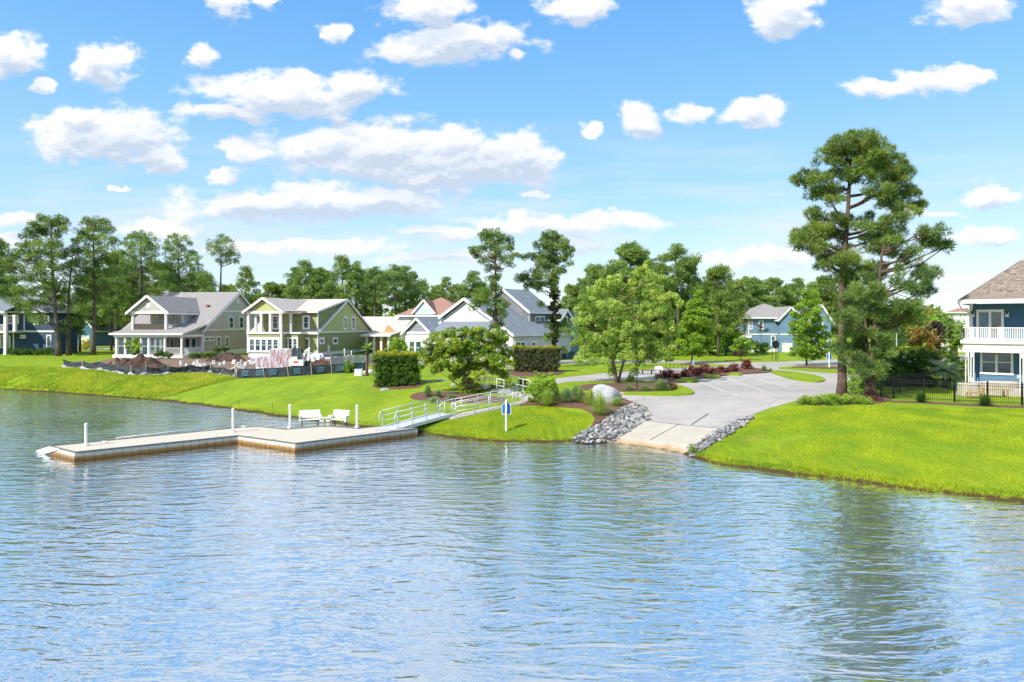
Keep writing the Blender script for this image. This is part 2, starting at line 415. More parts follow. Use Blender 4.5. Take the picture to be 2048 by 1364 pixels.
M['bed'] = mat('mulch', (0.21, 0.105, 0.065), 0.95, 0.2, 14, bump=1.0, bscale=30, col2=(0.085, 0.042, 0.028))
M['dirt'] = mat('bare_dirt', (0.26, 0.17, 0.11), 0.95, 0.2, 0.9, bump=0.8, bscale=8, col2=(0.14, 0.085, 0.06))

def axis(segs):
    out = []
    for a, b, s in segs: out += list(np.arange(a, b, s))
    return np.array(out + [segs[-1][1]])
xs = axis([(-1800, -400, 200), (-400, -140, 20), (-140, -60, 2.0), (-60, 34, 0.3), (34, 70, 1.5), (70, 200, 10), (200, 1800, 200)])
ys = axis([(-400, 0, 40), (0, 16, 4), (16, 24, 0.8), (24, 50, 0.3), (50, 76, 0.45), (76, 90, 1.5), (90, 300, 15), (300, 2600, 230)])
X, Y = np.meshgrid(xs, ys); Z = height(X, Y)
me = bpy.data.meshes.new('ground'); nx, ny = len(xs), len(ys)
V = np.stack([X, Y, Z], -1).reshape(-1, 3).astype(np.float32)
I = np.arange(nx * ny).reshape(ny, nx)
Q = np.stack([I[:-1, :-1], I[:-1, 1:], I[1:, 1:], I[1:, :-1]], -1).reshape(-1, 4)
me.vertices.add(len(V)); me.vertices.foreach_set('co', V.ravel())
me.loops.add(Q.size); me.loops.foreach_set('vertex_index', Q.ravel().astype(np.int32))
me.polygons.add(len(Q)); me.polygons.foreach_set('loop_start', (np.arange(len(Q)) * 4).astype(np.int32))
me.polygons.foreach_set('use_smooth', np.ones(len(Q), dtype=bool)); me.update(calc_edges=True)
me.materials.append(M['lawn']); tag(link_mesh('ground', me), kind='structure')

# water: the lake surface, wind ripples as relief
m, n, b = bsdf_mat('lake_water')
tc = n.add('ShaderNodeTexCoord'); v = tc.outputs['Object']
warpn = n.vmath('MULTIPLY', n.vmath('SUBTRACT', n.noise(v, 0.10, 2, 0.5, out='Color'), (0.5, 0.5, 0.5)), (3.0, 3.0, 0))
vw = n.vmath('ADD', v, warpn)
def rot(vec, ang, sc):
    mp = n.add('ShaderNodeMapping'); n.l.new(vec, mp.inputs[0]); mp.inputs['Rotation'].default_value = (0, 0, ang); mp.inputs['Scale'].default_value = sc
    return mp.outputs[0]
n1 = n.noise(rot(vw, 0.32, (0.42, 1.25, 1)), 1.75, 2, 0.45, dist=0.35)
n2 = n.noise(rot(vw, -0.30, (0.5, 1.6, 1)), 2.9, 2, 0.5, dist=0.3)
n3 = n.noise(rot(vw, 0.12, (0.7, 1.4, 1)), 8.0, 2, 0.5)
hgt = n.math('ADD', n.math('MULTIPLY', n.math('POWER', n1, 2.4), 1.15), n.math('MULTIPLY', n.math('POWER', n2, 2.0), 0.46))
hgt = n.math('ADD', hgt, n.math('MULTIPLY', n3, 0.075))
gust = n.rng(n.noise(v, 0.045, 3, 0.5), 0.35, 0.65, 0.65, 1.15)
bn = n.add('ShaderNodeBump'); bn.inputs['Distance'].default_value = 0.075; n.l.new(n.math('MULTIPLY', hgt, gust), bn.inputs['Height'])
bn.inputs['Strength'].default_value = 1.0
n.l.new(bn.outputs[0], b.inputs['Normal'])
b.inputs['Base Color'].default_value = (0.25, 0.30, 0.31, 1); b.inputs['Roughness'].default_value = 0.3
gl = n.add('ShaderNodeBsdfGlossy'); gl.inputs['Color'].default_value = (0.98, 0.99, 1.0, 1); gl.inputs['Roughness'].default_value = 0.075; n.l.new(bn.outputs[0], gl.inputs['Normal'])
lw = n.add('ShaderNodeFresnel'); lw.inputs['IOR'].default_value = 1.45; n.l.new(bn.outputs[0], lw.inputs['Normal'])
mx = n.add('ShaderNodeMixShader'); n.l.new(n.rng(lw.outputs[0], 0.03, 0.35, 0.62, 0.97), mx.inputs[0])
n.l.new(b.outputs[0], mx.inputs[1]); n.l.new(gl.outputs[0], mx.inputs[2]); n.l.new(mx.outputs[0], n.n['Material Output'].inputs[0])
M['water'] = m
mb = MB(); mb.quad((-900, -400, 0), (200, -400, 0), (200, 260, 0), (-900, 260, 0))
tag(mb.build('water', m), kind='structure')

def poly_px(pts): return [G(x, y) for x, y in pts]
def inside(px, py, poly):
    r = np.zeros(px.shape, bool); n = len(poly)
    for i in range(n):
        x1, y1 = poly[i]; x2, y2 = poly[(i + 1) % n]
        if y1 == y2: continue
        c = ((y1 > py) != (y2 > py)) & (px < (x2 - x1) * (py - y1) / (y2 - y1) + x1); r ^= c
    return r
def smooth_poly(p, it=2):
    for _ in range(it):
        q = []
        for i in range(len(p)):
            a, b = p[i], p[(i + 1) % len(p)]
            q += [(a[0]*.75 + b[0]*.25, a[1]*.75 + b[1]*.25), (a[0]*.25 + b[0]*.75, a[1]*.25 + b[1]*.75)]
        p = q
    return p
def patch(name, pts, mt, off, step=0.7, skirt=0.3, smooth=0, world=False, kind='structure', mound=0.0):
    p = pts if world else [(g.x, g.y) for g in poly_px(pts)]
    if smooth: p = smooth_poly(p, smooth)
    d = []
    for i in range(len(p)):
        a, b = np.array(p[i]), np.array(p[(i + 1) % len(p)]); k = max(1, int(np.hypot(*(b - a)) / step))
        d += [tuple(a + (b - a) * j / k) for j in range(k)]
    x0, x1 = min(q[0] for q in d), max(q[0] for q in d); y0, y1 = min(q[1] for q in d), max(q[1] for q in d)
    gx, gy = np.meshgrid(np.arange(x0 + step * .5, x1, step), np.arange(y0 + step * .5, y1, step))
    gx = gx.ravel() + RNG.uniform(-.1, .1, gx.size) * step; gy = gy.ravel() + RNG.uniform(-.1, .1, gy.size) * step
    k = inside(gx, gy, d); gx, gy = gx[k], gy[k]
    dd = np.array(d)
    if len(gx):
        dist = np.min(np.hypot(gx[:, None] - dd[None, :, 0], gy[:, None] - dd[None, :, 1]), 1)
        k = dist > step * .45; gx, gy, dist = gx[k], gy[k], dist[k]
    nb = len(d)
    verts = [Vector(q) for q in d] + [Vector((a, b)) for a, b in zip(gx, gy)]
    r = delaunay_2d_cdt(verts, [(i, (i + 1) % nb) for i in range(nb)], [], 1, 1e-4)
    vx = np.array([q.x for q in r[0]]); vy = np.array([q.y for q in r[0]])
    vz = height(vx, vy) + off
    if mound:
        dm = np.min(np.hypot(vx[:, None] - dd[None, :, 0], vy[:, None] - dd[None, :, 1]), 1); vz = vz + mound * (1 - np.exp(-dm / 0.8))
    faces = [tuple(f) for f in r[2]]
    cnt = {}
    for f in faces:
        for i in range(len(f)):
            e = (f[i], f[(i + 1) % len(f)]); cnt[e] = 1
    V = [(a, b, c) for a, b, c in zip(vx, vy, vz)]; base = len(V); low = {}
    for (a, b) in list(cnt):
        if (b, a) not in cnt:
            for q in (a, b):
                if q not in low: low[q] = len(V); V.append((V[q][0], V[q][1], V[q][2] - skirt))
            faces.append((b, a, low[a], low[b]))
    me = bpy.data.meshes.new(name); me.from_pydata(V, [], faces); me.materials.append(mt)
    me.update()
    o = link_mesh(name, me)
    if kind: tag(o, kind=kind)
    return o

# asphalt: pale weathered car park and street
m, n, b = bsdf_mat('weathered_asphalt')
tc = n.add('ShaderNodeTexCoord'); v = tc.outputs['Object']
c = n.mix(n.rng(n.noise(v, 0.22, 4, 0.6), 0.35, 0.65), (0.37, 0.34, 0.315), (0.48, 0.44, 0.405))
c = n.mix(n.rng(n.noise(v, 1.6, 5, 0.7), 0.55, 0.8, 0, 0.35), c, (0.30, 0.28, 0.265))
vo = n.add('ShaderNodeTexVoronoi', feature='DISTANCE_TO_EDGE'); n.l.new(n.vmath('ADD', v, n.vmath('SCALE', n.noise(v, 0.5, 3, out='Color'))), vo.inputs['Vector']); vo.inputs['Scale'].default_value = 0.11
c = n.mix(n.rng(vo.outputs['Distance'], 0.0, 0.006, 0.55, 0.0), c, (0.14, 0.135, 0.13))
tm = n.add('ShaderNodeMapping'); n.l.new(v, tm.inputs[0]); tm.inputs['Rotation'].default_value = (0, 0, -0.5); tm.inputs['Scale'].default_value = (0.12, 1.3, 1)
c = n.mix(n.rng(n.noise(tm.outputs[0], 1.0, 4, 0.6, dist=0.8), 0.54, 0.66, 0, 0.35), c, (0.25, 0.235, 0.225))
c = n.mix(n.rng(n.noise(v, 55, 2, 0.6), 0.4, 0.7, 0, 0.25), c, (0.22, 0.21, 0.20))
n.l.new(c, b.inputs['Base Color']); b.inputs['Roughness'].default_value = 0.9
M['asphalt'] = m
m, n, b = bsdf_mat('ramp_concrete')
tc = n.add('ShaderNodeTexCoord'); v = tc.outputs['Object']
c = n.mix(n.rng(n.noise(v, 0.5, 4, 0.6), 0.3, 0.7), (0.44, 0.39, 0.32), (0.53, 0.475, 0.39))
g = n.add('ShaderNodeNewGeometry'); s = n.add('ShaderNodeSeparateXYZ'); n.l.new(g.outputs['Position'], s.inputs[0])
z = n.math('ADD', s.outputs[2], n.math('MULTIPLY', n.math('SUBTRACT', n.noise(v, 1.8, 4, 0.65), 0.5), 0.35))
c = n.mix(n.rng(z, 0.10, 0.30, 0.9, 0.0), c, (0.40, 0.27, 0.13)); c = n.mix(n.rng(z, 0.0, 0.09, 0.9, 0.0), c, (0.10, 0.08, 0.04))
n.l.new(c, b.inputs['Base Color']); b.inputs['Roughness'].default_value = 0.9
M['ramp'] = m

LOT = [(1110,771),(1112,757.5),(1200,747.5),(1300,739),(1400,735),(1470,732),(1498,729),(1560,727.5),(1650,729),(1730,738),(1760,750),(1740,765),(1715,778),
       (1690,785),(1640,792),(1590,803),(1540,817),(1500,832),(1470,846),(1441,858.5),(1293,843),(1301,828),(1292,812),(1272,806),(1242,798),(1200,800),(1150,796),(1112,786)]
patch('parking_lot', LOT, M['asphalt'], 0.03, 1.2)
STREET = [(1060,721.5),(1160,721),(1260,720.5),(1360,721.5),(1490,725),(1560,724.5),(1631,721.5),(1700,718),(1800,714),(1900,711),(2200,705),
          (2200,716),(1900,724),(1780,734),(1700,738),(1600,737),(1500,733),(1440,728.5),(1360,726.8),(1260,726),(1160,727),(1060,729)]
patch('street', STREET, M['asphalt'], 0.036, 3.0)
patch('boat_ramp', [(1293,843),(1441,858.5),(1410,881),(1378,903),(1360,915),(1290,903),(1205,893),(1245,872)], M['ramp'], 0.06, 0.4)
# the far street between the navy and the beige house
M['pale'] = mat('pale_concrete', (0.56, 0.52, 0.46), 0.9, 0.08, 0.6)
patch('far_street', [(150,696.5),(240,694),(330,693),(330,696.2),(240,697.5),(150,700.5)], M['pale'], 0.05, 6)
patch('driveway', [(560,714),(640,719),(705,718),(640,714)], M['pale'], 0.05, 4)
M['earth'] = M['dirt']
patch('bare_soil', [(150,733),(230,716),(360,715),(480,711),(760,711),(812,722),(742,731),(690,739),(600,748),(474,754),(420,744),(290,745),(200,739)], M['dirt'], 0.04, 1.5)
patch('rough_bank', [(-60,775.5),(60,780.5),(120,784.5),(200,790.5),(260,794.5),(318,799.5),(345,790),(380,780),(430,766),(474,756),(420,747),(335,748),(290,750),(235,747),(200,741),(128,737),(60,738),(-60,734)],
      M['wild'], 0.05, 1.0)
ISL = M['lawn']
patch('kerbed_island', [(1113,786),(1113,771),(1135,766.5),(1180,765),(1260,763),(1315,765),(1340,768),(1362,774),(1384,782),(1389,787),(1384,791),(1340,793.5),(1260,791),(1200,791),(1150,789)], ISL, 0.14, 0.6, smooth=2)
patch('mulch_bed', [(1150,776),(1200,770),(1260,769),(1310,770),(1345,774),(1352,781),(1335,786),(1280,787),(1200,787),(1160,784)], M['bed'], 0.165, 0.6, smooth=2, skirt=.05)
patch('mulch_bed', [(1337,766),(1335,756),(1350,748),(1400,742),(1440,738.5),(1490,735.5),(1515,738),(1548,743),(1532,747),(1490,749),(1440,753),(1400,759),(1360,768)], M['bed'], 0.12, 0.8, smooth=1)
patch('kerbed_island', [(1346,765.5),(1399,767),(1393,758.5),(1355,759)], ISL, 0.15, 0.5, smooth=1)
patch('kerbed_island', [(1402,757.2),(1444,758),(1437,752.5),(1409,753.2)], ISL, 0.15, 0.5, smooth=1)
patch('kerbed_island', [(1450,751.6),(1487,752.4),(1480,747.8),(1458,748.3)], ISL, 0.15, 0.5, smooth=1)
patch('kerbed_island', [(1536,743.5),(1552,743),(1586,745),(1619,749.7),(1644,756),(1652,761.5),(1644,765.5),(1622,766),(1597,763),(1563,754.5)], ISL, 0.14, 0.6, smooth=2)
patch('kerbed_island', [(1552,737.5),(1574,735.5),(1605,733),(1680,734),(1740,737),(1740,748),(1690,748),(1650,746.5),(1619,744.3),(1586,741)], ISL, 0.14, 0.7, smooth=1)
patch('mulch_bed', [(1575,737.5),(1600,734.5),(1680,736),(1735,739),(1735,742.5),(1680,741),(1620,739.5)], M['bed'], 0.17, 0.7, smooth=1, skirt=.05)
patch('mulch_bed', [(1040,812),(1045,800),(1075,790),(1130,786),(1200,790),(1242,797),(1272,807),(1250,815),(1226,829),(1188,852),(1152,872),(1146,882),(1158,874),(1183,853),(1190,838),(1182,826),(1160,817),(1100,812.5)], M['bed'], 0.06, 0.45, mound=.05)
patch('mulch_bed', [(818,796),(824,789),(850,783),(900,784),(960,790),(1010,797),(1015,803),(980,806),(930,806),(880,803),(835,801)], M['bed'], 0.05, 0.45, smooth=1)
patch('mulch_bed', [(744,774),(748,768),(840,762),(846,770),(835,776),(780,780)], M['bed'], 0.05, 0.5, smooth=1)
patch('mulch_bed', [(1010,742),(1060,735),(1126,740),(1130,748),(1080,754),(1020,752)], M['bed'], 0.05, 0.6, smooth=1)
patch('mulch_bed', [(1588,800),(1640,796),(1700,788),(1770,790),(1786,798),(1770,806),(1700,810),(1610,811)], M['bed'], 0.05, 0.5, smooth=1)
patch('mulch_bed', [(1355,728.5),(1385,726.5),(1415,728),(1410,731),(1370,731)], M['bed'], 0.05, 0.8, smooth=1)
patch('footpath', [(880,838),(905,831.5),(960,821),(1010,812),(1045,803),(1041,796.5),(1010,789),(965,778),(950,774),(970,771.5),(1020,781),(1062,791.5),(1068,800),(1050,807.5),(1005,817),(940,832),(907,838.5)], M['concrete'], 0.09, 0.6)
M['riprap_base'] = mat('gravel', (0.10, 0.095, 0.09), 0.9, 0.3, 9, bump=1, bscale=12)  # dark tone puts the shade between the stones into the gravel colour
patch('gravel_bed', [(1268,808),(1292,816),(1299,830),(1294,842),(1246,873),(1232,884),(1180,888),(1142,884),(1180,857),(1213,842),(1226,829),(1250,815)], M['riprap_base'], 0.08, 0.4)
patch('gravel_bed', [(1500,832),(1474,845),(1441,859),(1410,880),(1372,904),(1388,914),(1404,902),(1440,881),(1470,862),(1506,838)], M['riprap_base'], 0.07, 0.4)
# fence line strips
patch('fence_strip', [(1780,802),(1850,803.5),(1930,808),(2060,813),(2060,817),(1930,812),(1850,807),(1780,805)], M['bed'], 0.03, 0.6)

# parking bay lines
def line(a, b, wd=0.11):
    A, B = G(*a), G(*b); d = (B - A); d.z = 0; d.normalize(); nrm = Vector((-d.y, d.x, 0)) * wd / 2
    return [(q.x, q.y) for q in (A - nrm, B - nrm, B + nrm, A + nrm)]
M['paint'] = mat('road_paint', (0.78, 0.78, 0.76), 0.7, 0.12, 6)
for a, b in (((1401,765.3),(1450,783.6)), ((1468,789.6),(1476,792.9)), ((1453,758.9),(1530,784)), ((1510.6,757.7),(1576,775)), ((1288,751),(1330,762)), ((1500,752.5),(1506,754.5))):
    patch('bay_line', line(a, b), M['paint'], 0.042, 1.0, skirt=0.005, world=True)
M['seam'] = mat('tar_seam', (0.10, 0.095, 0.09), 0.8, 0.1, 3)
for a, b in (((1293,843.5),(1441,858.7)), ((1360,849.5),(1292,892)), ((1382,851.5),(1417,829))):
    patch('paving_joint', line(a, b, 0.05), M['seam'], 0.072, 0.4, skirt=0.005, world=True)

# ---------------------------------------------------------------- grass as blades
def blades(name, poly, n, hmin, hmax, wd, mt, lab=None, zoff=0.02, world=False, lean=0.5, keep=None):
    p = poly if world else [(g.x, g.y) for g in poly_px(poly)]
    x0, x1 = min(q[0] for q in p), max(q[0] for q in p); y0, y1 = min(q[1] for q in p), max(q[1] for q in p)
    x = RNG.uniform(x0, x1, n * 2); y = RNG.uniform(y0, y1, n * 2); k = inside(x, y, p); x, y = x[k][:n], y[k][:n]
    z = height(x, y); k = z > -0.12
    if keep is not None: k &= keep(x, y)
    x, y, z = x[k], y[k], z[k] + zoff; m_ = len(x)
    nz = np.array([mnoise.noise(Vector((a * .6, b * .6, 3.3))) for a, b in zip(x, y)])
    hh = RNG.uniform(hmin, hmax, m_) * (1 + 0.9 * nz); a = RNG.uniform(0, 2 * np.pi, m_); a2 = RNG.uniform(0, 2 * np.pi, m_); le = hh * lean * RNG.uniform(0.2, 1, m_)
    B = np.stack([x, y, z - 0.03], 1); wv = np.stack([np.cos(a), np.sin(a), 0 * a], 1) * (wd / 2)
    T = B + np.stack([np.cos(a2) * le, np.sin(a2) * le, hh], 1)
    Vv = np.stack([B - wv, B + wv, T], 1)
    o = np_mesh(name, Vv, 3, mt, attrs={'tint': np.clip(0.5 + nz * .9 + RNG.normal(0, .2, m_), 0, 1)})
    tag(o, lab, None, None, 'stuff'); return o
M['blade'] = leafmat('grass_blades', (0.13, 0.26, 0.016), (0.42, 0.52, 0.026), trans=0.3)
M['blade_wild'] = leafmat('rough_grass_blades', (0.18, 0.34, 0.02), (0.52, 0.57, 0.06), trans=0.35)
def near_shore(a, b):
    def f(x, y):
        d = shore_sd(x, y); return (d > a) & (d < b)
    return f
blades('lawn_grass', [(1395,912),(1480,850),(1600,812),(1800,812),(2060,820),(2100,1010),(1980,1000),(1800,980),(1600,955),(1440,935)], 150000, 0.03, 0.075, 0.03, M['blade'], 'bright green mown grass blades on the lawn right of the boat ramp')
blades('lawn_grass', [(840,868),(900,840),(1010,818),(1100,814),(1180,830),(1184,845),(1150,874),(1140,886),(1000,883),(900,877)], 50000, 0.03, 0.075, 0.03, M['blade'], 'bright green mown grass blades on the lawn left of the boat ramp', keep=near_shore(0, 99))
blades('shore_grass', [(1380,905),(1440,915),(1600,935),(1800,955),(2060,985),(2060,1015),(1900,995),(1700,970),(1560,952),(1400,925)], 26000, 0.10, 0.20, 0.03, M['blade'], 'longer grass hanging over the right bank at the water edge', keep=near_shore(0.12, 0.5))
blades('shore_grass', [(318,795),(500,815),(700,840),(850,855),(1000,870),(1150,875),(1150,892),(1000,892),(850,875),(700,860),(500,832),(318,808)], 30000, 0.10, 0.20, 0.035, M['blade'], 'longer grass along the water edge below the middle lawns', keep=near_shore(0.12, 0.5))
blades('bank_grass', [(-60,778),(60,782),(200,792),(318,801),(345,791),(400,775),(474,757),(420,747),(290,750),(200,741),(128,737),(-60,734)], 90000, 0.10, 0.33, 0.05, M['blade_wild'], 'tall yellow green grass growing wild on the bank at far left', keep=near_shore(-0.3, 99))

# ================================================================ vegetation
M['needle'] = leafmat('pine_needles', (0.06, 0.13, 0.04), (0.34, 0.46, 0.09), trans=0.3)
M['needle_far'] = leafmat('pine_needles_hazed', (0.10, 0.195, 0.06), (0.36, 0.49, 0.11), trans=0.3)  # paler than the near needles: distance haze put into the colour
M['leaf_birch'] = leafmat('birch_leaves', (0.15, 0.30, 0.05), (0.54, 0.68, 0.15), tip=(0.72, 0.78, 0.38))
M['leaf_green'] = leafmat('green_leaves', (0.09, 0.22, 0.02), (0.36, 0.55, 0.05), tip=(0.52, 0.62, 0.08))
M['leaf_myrtle'] = leafmat('myrtle_leaves', (0.09, 0.23, 0.022), (0.44, 0.53, 0.045), tip=(0.82, 0.80, 0.62))
M['leaf_dark'] = leafmat('dark_leaves', (0.04, 0.10, 0.018), (0.13, 0.24, 0.035), tip=(0.42, 0.42, 0.02))
M['leaf_hedge'] = leafmat('hedge_leaves', (0.045, 0.11, 0.015), (0.15, 0.26, 0.02), tip=(0.55, 0.52, 0.02))
M['leaf_brown'] = leafmat('browned_hedge_leaves', (0.07, 0.09, 0.035), (0.17, 0.19, 0.07), tip=(0.50, 0.48, 0.02))
M['leaf_red'] = leafmat('red_shrub_leaves', (0.06, 0.04, 0.03), (0.20, 0.06, 0.05), tip=(0.58, 0.17, 0.15))
M['leaf_rust'] = leafmat('rust_leaves', (0.06, 0.09, 0.02), (0.30, 0.16, 0.03), tip=(0.40, 0.26, 0.04))
M['leaf_yellow'] = leafmat('yellow_leaves', (0.40, 0.42, 0.02), (0.66, 0.62, 0.03))
M['leaf_tan'] = leafmat('tan_leaves', (0.20, 0.20, 0.05), (0.46, 0.42, 0.10))
M['leaf_plum'] = leafmat('plum_leaves', (0.04, 0.025, 0.025), (0.10, 0.05, 0.045))
M['leaf_wood'] = leafmat('woodland_leaves', (0.09, 0.19, 0.04), (0.30, 0.44, 0.07), trans=0.3)
M['ivy'] = leafmat('ivy_leaves', (0.012, 0.035, 0.010), (0.05, 0.09, 0.015))
M['bluegrass'] = leafmat('blue_green_blades', (0.12, 0.25, 0.07), (0.42, 0.55, 0.22))
M['limegrass'] = leafmat('lime_blades', (0.2, 0.34, 0.05), (0.62, 0.72, 0.18))
M['frond'] = leafmat('palm_fronds', (0.22, 0.34, 0.16), (0.66, 0.74, 0.46))
M['frond_green'] = leafmat('green_palm_fronds', (0.14, 0.28, 0.03), (0.48, 0.58, 0.10))

def rdirs(n):
    v = RNG.normal(size=(n, 3)); return v / np.linalg.norm(v, axis=1, keepdims=True)
def cross(a, b): return np.cross(a, b)
def foliage(name, blobs, mt, root, kind='needle', puffs=9.0, per=110, rp=0.45, ln=0.22, wd=0.05, shell=0.45, tipfn=None, flat=0.8, minp=3, cut=None, tintz=0.0):
    """blobs: list of (x, y, z, rx, ry, rz) in metres; fills each with puffs of needles or leaves"""
    C, T = [], []
    for (x, y, z, rx, ry, rz) in blobs:
        n = max(minp, int(puffs * (rx * ry * rz) ** (2 / 3) / (rp * rp) * 0.25))
        d = rdirs(n); rr = RNG.uniform(shell, 1.0, (n, 1)) ** 0.6
        C.append(np.array([x, y, z]) + d * rr * np.array([rx, ry, rz])); T.append(RNG.uniform(0, 1, n) * 0.7 + 0.3 * RNG.uniform())
    C = np.concatenate(C); T = np.concatenate(T)
    if cut is not None: k = cut(C); C, T = C[k], T[k]
    P = len(C); pr = rp * RNG.uniform(0.65, 1.25, P)
    n = P * per; idx = np.repeat(np.arange(P), per); c = C[idx]; r = pr[idx][:, None]
    d = rdirs(n); d[:, 2] = d[:, 2] * flat + (0.12 if kind == 'needle' else 0.05)
    if kind == 'needle':
        a = c + d * r * RNG.uniform(0.35, 0.85, (n, 1)); dd = d + 0.45 * rdirs(n); dd[:, 2] += 0.25
        dd /= np.linalg.norm(dd, axis=1, keepdims=True)
        s = cross(dd, rdirs(n)); s /= np.linalg.norm(s, axis=1, keepdims=True) + 1e-9
        V = np.stack([a - s * wd / 2, a + s * wd / 2, a + dd * ln * RNG.uniform(0.7, 1.2, (n, 1))], 1); k = 3
    else:
        q = c + d * r * RNG.uniform(0.2, 1.0, (n, 1)) ** 0.5
        nn = d * 0.6 + rdirs(n) * 0.8; nn[:, 2] += 0.4; nn /= np.linalg.norm(nn, axis=1, keepdims=True)
        t = cross(nn, rdirs(n)); t /= np.linalg.norm(t, axis=1, keepdims=True) + 1e-9; b = cross(nn, t)
        l_ = ln * RNG.uniform(0.6, 1.2, (n, 1)); w_ = wd * RNG.uniform(0.7, 1.2, (n, 1))
        V = np.stack([q - t * l_ / 2, q + b * w_ / 2, q + t * l_ / 2, q - b * w_ / 2], 1); k = 4
        a = q
    at = {'tint': np.clip(T[idx] + RNG.normal(0, .12, n), 0, 1)}
    if tipfn is not None: at['tip'] = tipfn(a, d, T[idx])
    return np_mesh(name, V, k, mt, root, attrs=at)

def trunk_obj(root, axis, rad, limbs, mt, name='trunk', n=9):
    mb = MB(); mb.tube(axis, rad, n)
    for (pts, rr) in limbs: mb.tube(pts, rr, 5)
    return mb.build(name, mt, root, smooth=True)
def axis_at(axis, z):
    for a, b in zip(axis, axis[1:]):
        if a.z <= z <= b.z: return a.lerp(b, (z - a.z) / max(1e-6, b.z - a.z))
    return axis[-1].copy() if z > axis[-1].z else axis[0].copy()
def limbs_to(axis, blobs, r0, drop=0.35, frac=1.0, rnd=None):
    rnd = rnd or random; out = []
    for (x, y, z, rx, ry, rz) in blobs:
        if rnd.random() > frac: continue
        c = Vector((x, y, z)); a0 = axis_at(axis, z); hd = math.hypot(c.x - a0.x, c.y - a0.y)
        s = axis_at(axis, max(axis[0].z + 0.5, z - drop * hd - 0.2)); mid = s.lerp(c, 0.55) + Vector((rnd.uniform(-.1, .1) * hd, rnd.uniform(-.1, .1) * hd, 0.10 * hd * rnd.uniform(-1, .6)))
        r = r0 * (0.35 + 0.65 * min(1, hd / 4))
        out.append(([s, s.lerp(mid, .5) + Vector((0, 0, -.03 * hd)), mid, c], [r, r * .8, r * .55, r * .22]))
        for k in range(3 if hd > 1 else 1):
            e = c + Vector((rnd.uniform(-1, 1) * rx, rnd.uniform(-1, 1) * ry, rnd.uniform(-.4, .8) * rz)) * .8
            out.append(([mid.lerp(c, rnd.uniform(0, .8)), c.lerp(e, .5), e], [r * .35, r * .22, r * .1]))
    return out
def px_blobs(bl, D, depth, k=1.12, seed=1, yscale=1.0):
    rnd = random.Random(seed); out = []
    for (px, py, rx, ry) in bl:
        dy = rnd.uniform(-1, 1) * depth; Dd = D + dy; p = W(px, py, Dd)
        ax, az = rx / F * Dd * k, ry / F * Dd * k
        out.append((p.x, p.y, p.z, ax, max(ax, az) * yscale, az))
    return out
def hero_tree(name, base_px, axis_px, rad, bl, mt, bark, label, cat, depth=1.5, k=1.08, seed=1, group=None, limb=0.10, D=None, crown_kw=None, extra_axes=(), frac=1.0, drop=0.35, trunk_mt=None):
    g = G(*base_px) if D is None else None
    D = g.y if D is None else D
    z0 = h1((base_px[0] - CX) / F * D, D)
    base = Vector(((base_px[0] - CX) / F * D, D, z0))
    root = empty(name, base, label, cat, group)
    axis = [base + Vector((0, 0, -0.2))] + [W(x, y, D) for x, y in axis_px]
    n = len(axis); rads = [rad * (1.25 if i == 0 else 1 - 0.8 * (i / (n - 1))) for i in range(n)]
    blobs = px_blobs(bl, D, depth, k, seed)
    lm = limbs_to(axis, blobs, limb, drop, frac, random.Random(seed))
    for ax_px, rr in extra_axes:
        q = [W(x, y, D + 0.3) for x, y in ax_px]; lm.append((q, [rr * (1 - .7 * i / (len(q) - 1)) for i in range(len(q))]))
    trunk_obj(root, axis, rads, lm, bark)
    foliage('crown', blobs, mt, root, **(crown_kw or {}))
    return root

# the two large pines by the car park
PINE_A = [(1707,286,52,16),(1680,292,28,16),(1735,292,30,15),(1662,306,24,15),(1700,308,40,18),(1745,310,38,18),(1768,318,24,14),(1788,328,24,18),(1652,325,18,9),
 (1720,330,42,16),(1775,346,40,18),(1806,350,20,14),(1617,354,28,12),(1640,368,36,16),(1672,352,26,12),(1722,350,32,14),(1600,362,14,9),(1651,386,34,14),
 (1808,373,26,15),(1828,402,22,13),(1795,388,34,15),(1760,382,30,12),(1838,412,12,8),(1777,410,26,10),(1812,424,22,11),(1662,402,18,8),
 (1638,432,26,14),(1660,446,36,16),(1645,462,30,14),(1668,472,26,14),(1602,470,20,12),(1592,480,14,9),(1622,480,28,14),(1612,498,20,10),(1640,498,20,12),(1655,520,18,12),
 (1716,436,26,10),(1725,456,24,10),(1788,440,30,12),(1780,458,32,13),(1770,478,26,12),(1738,482,24,9),(1690,500,20,8),
 (1683,518,36,10),(1654,530,26,10),(1708,536,38,14),(1722,556,40,16),(1690,560,26,12),(1745,540,24,12),(1640,524,16,8)]
CK = dict(kind='needle', puffs=10.5, per=120, rp=0.34, ln=0.30, wd=0.042, flat=0.85)
hero_tree('pine_tree', (1683,791), [(1684,760),(1684,700),(1683,640),(1684,580),(1688,520),(1693,460),(1697,400),(1700,340),(1704,295)], 0.34, PINE_A, M['needle'], M['bark'],
          'tallest pine with a straight bare brown trunk beside the car park and low juniper', 'tree', depth=1.6, seed=3, limb=0.13, crown_kw=CK, frac=0.8)
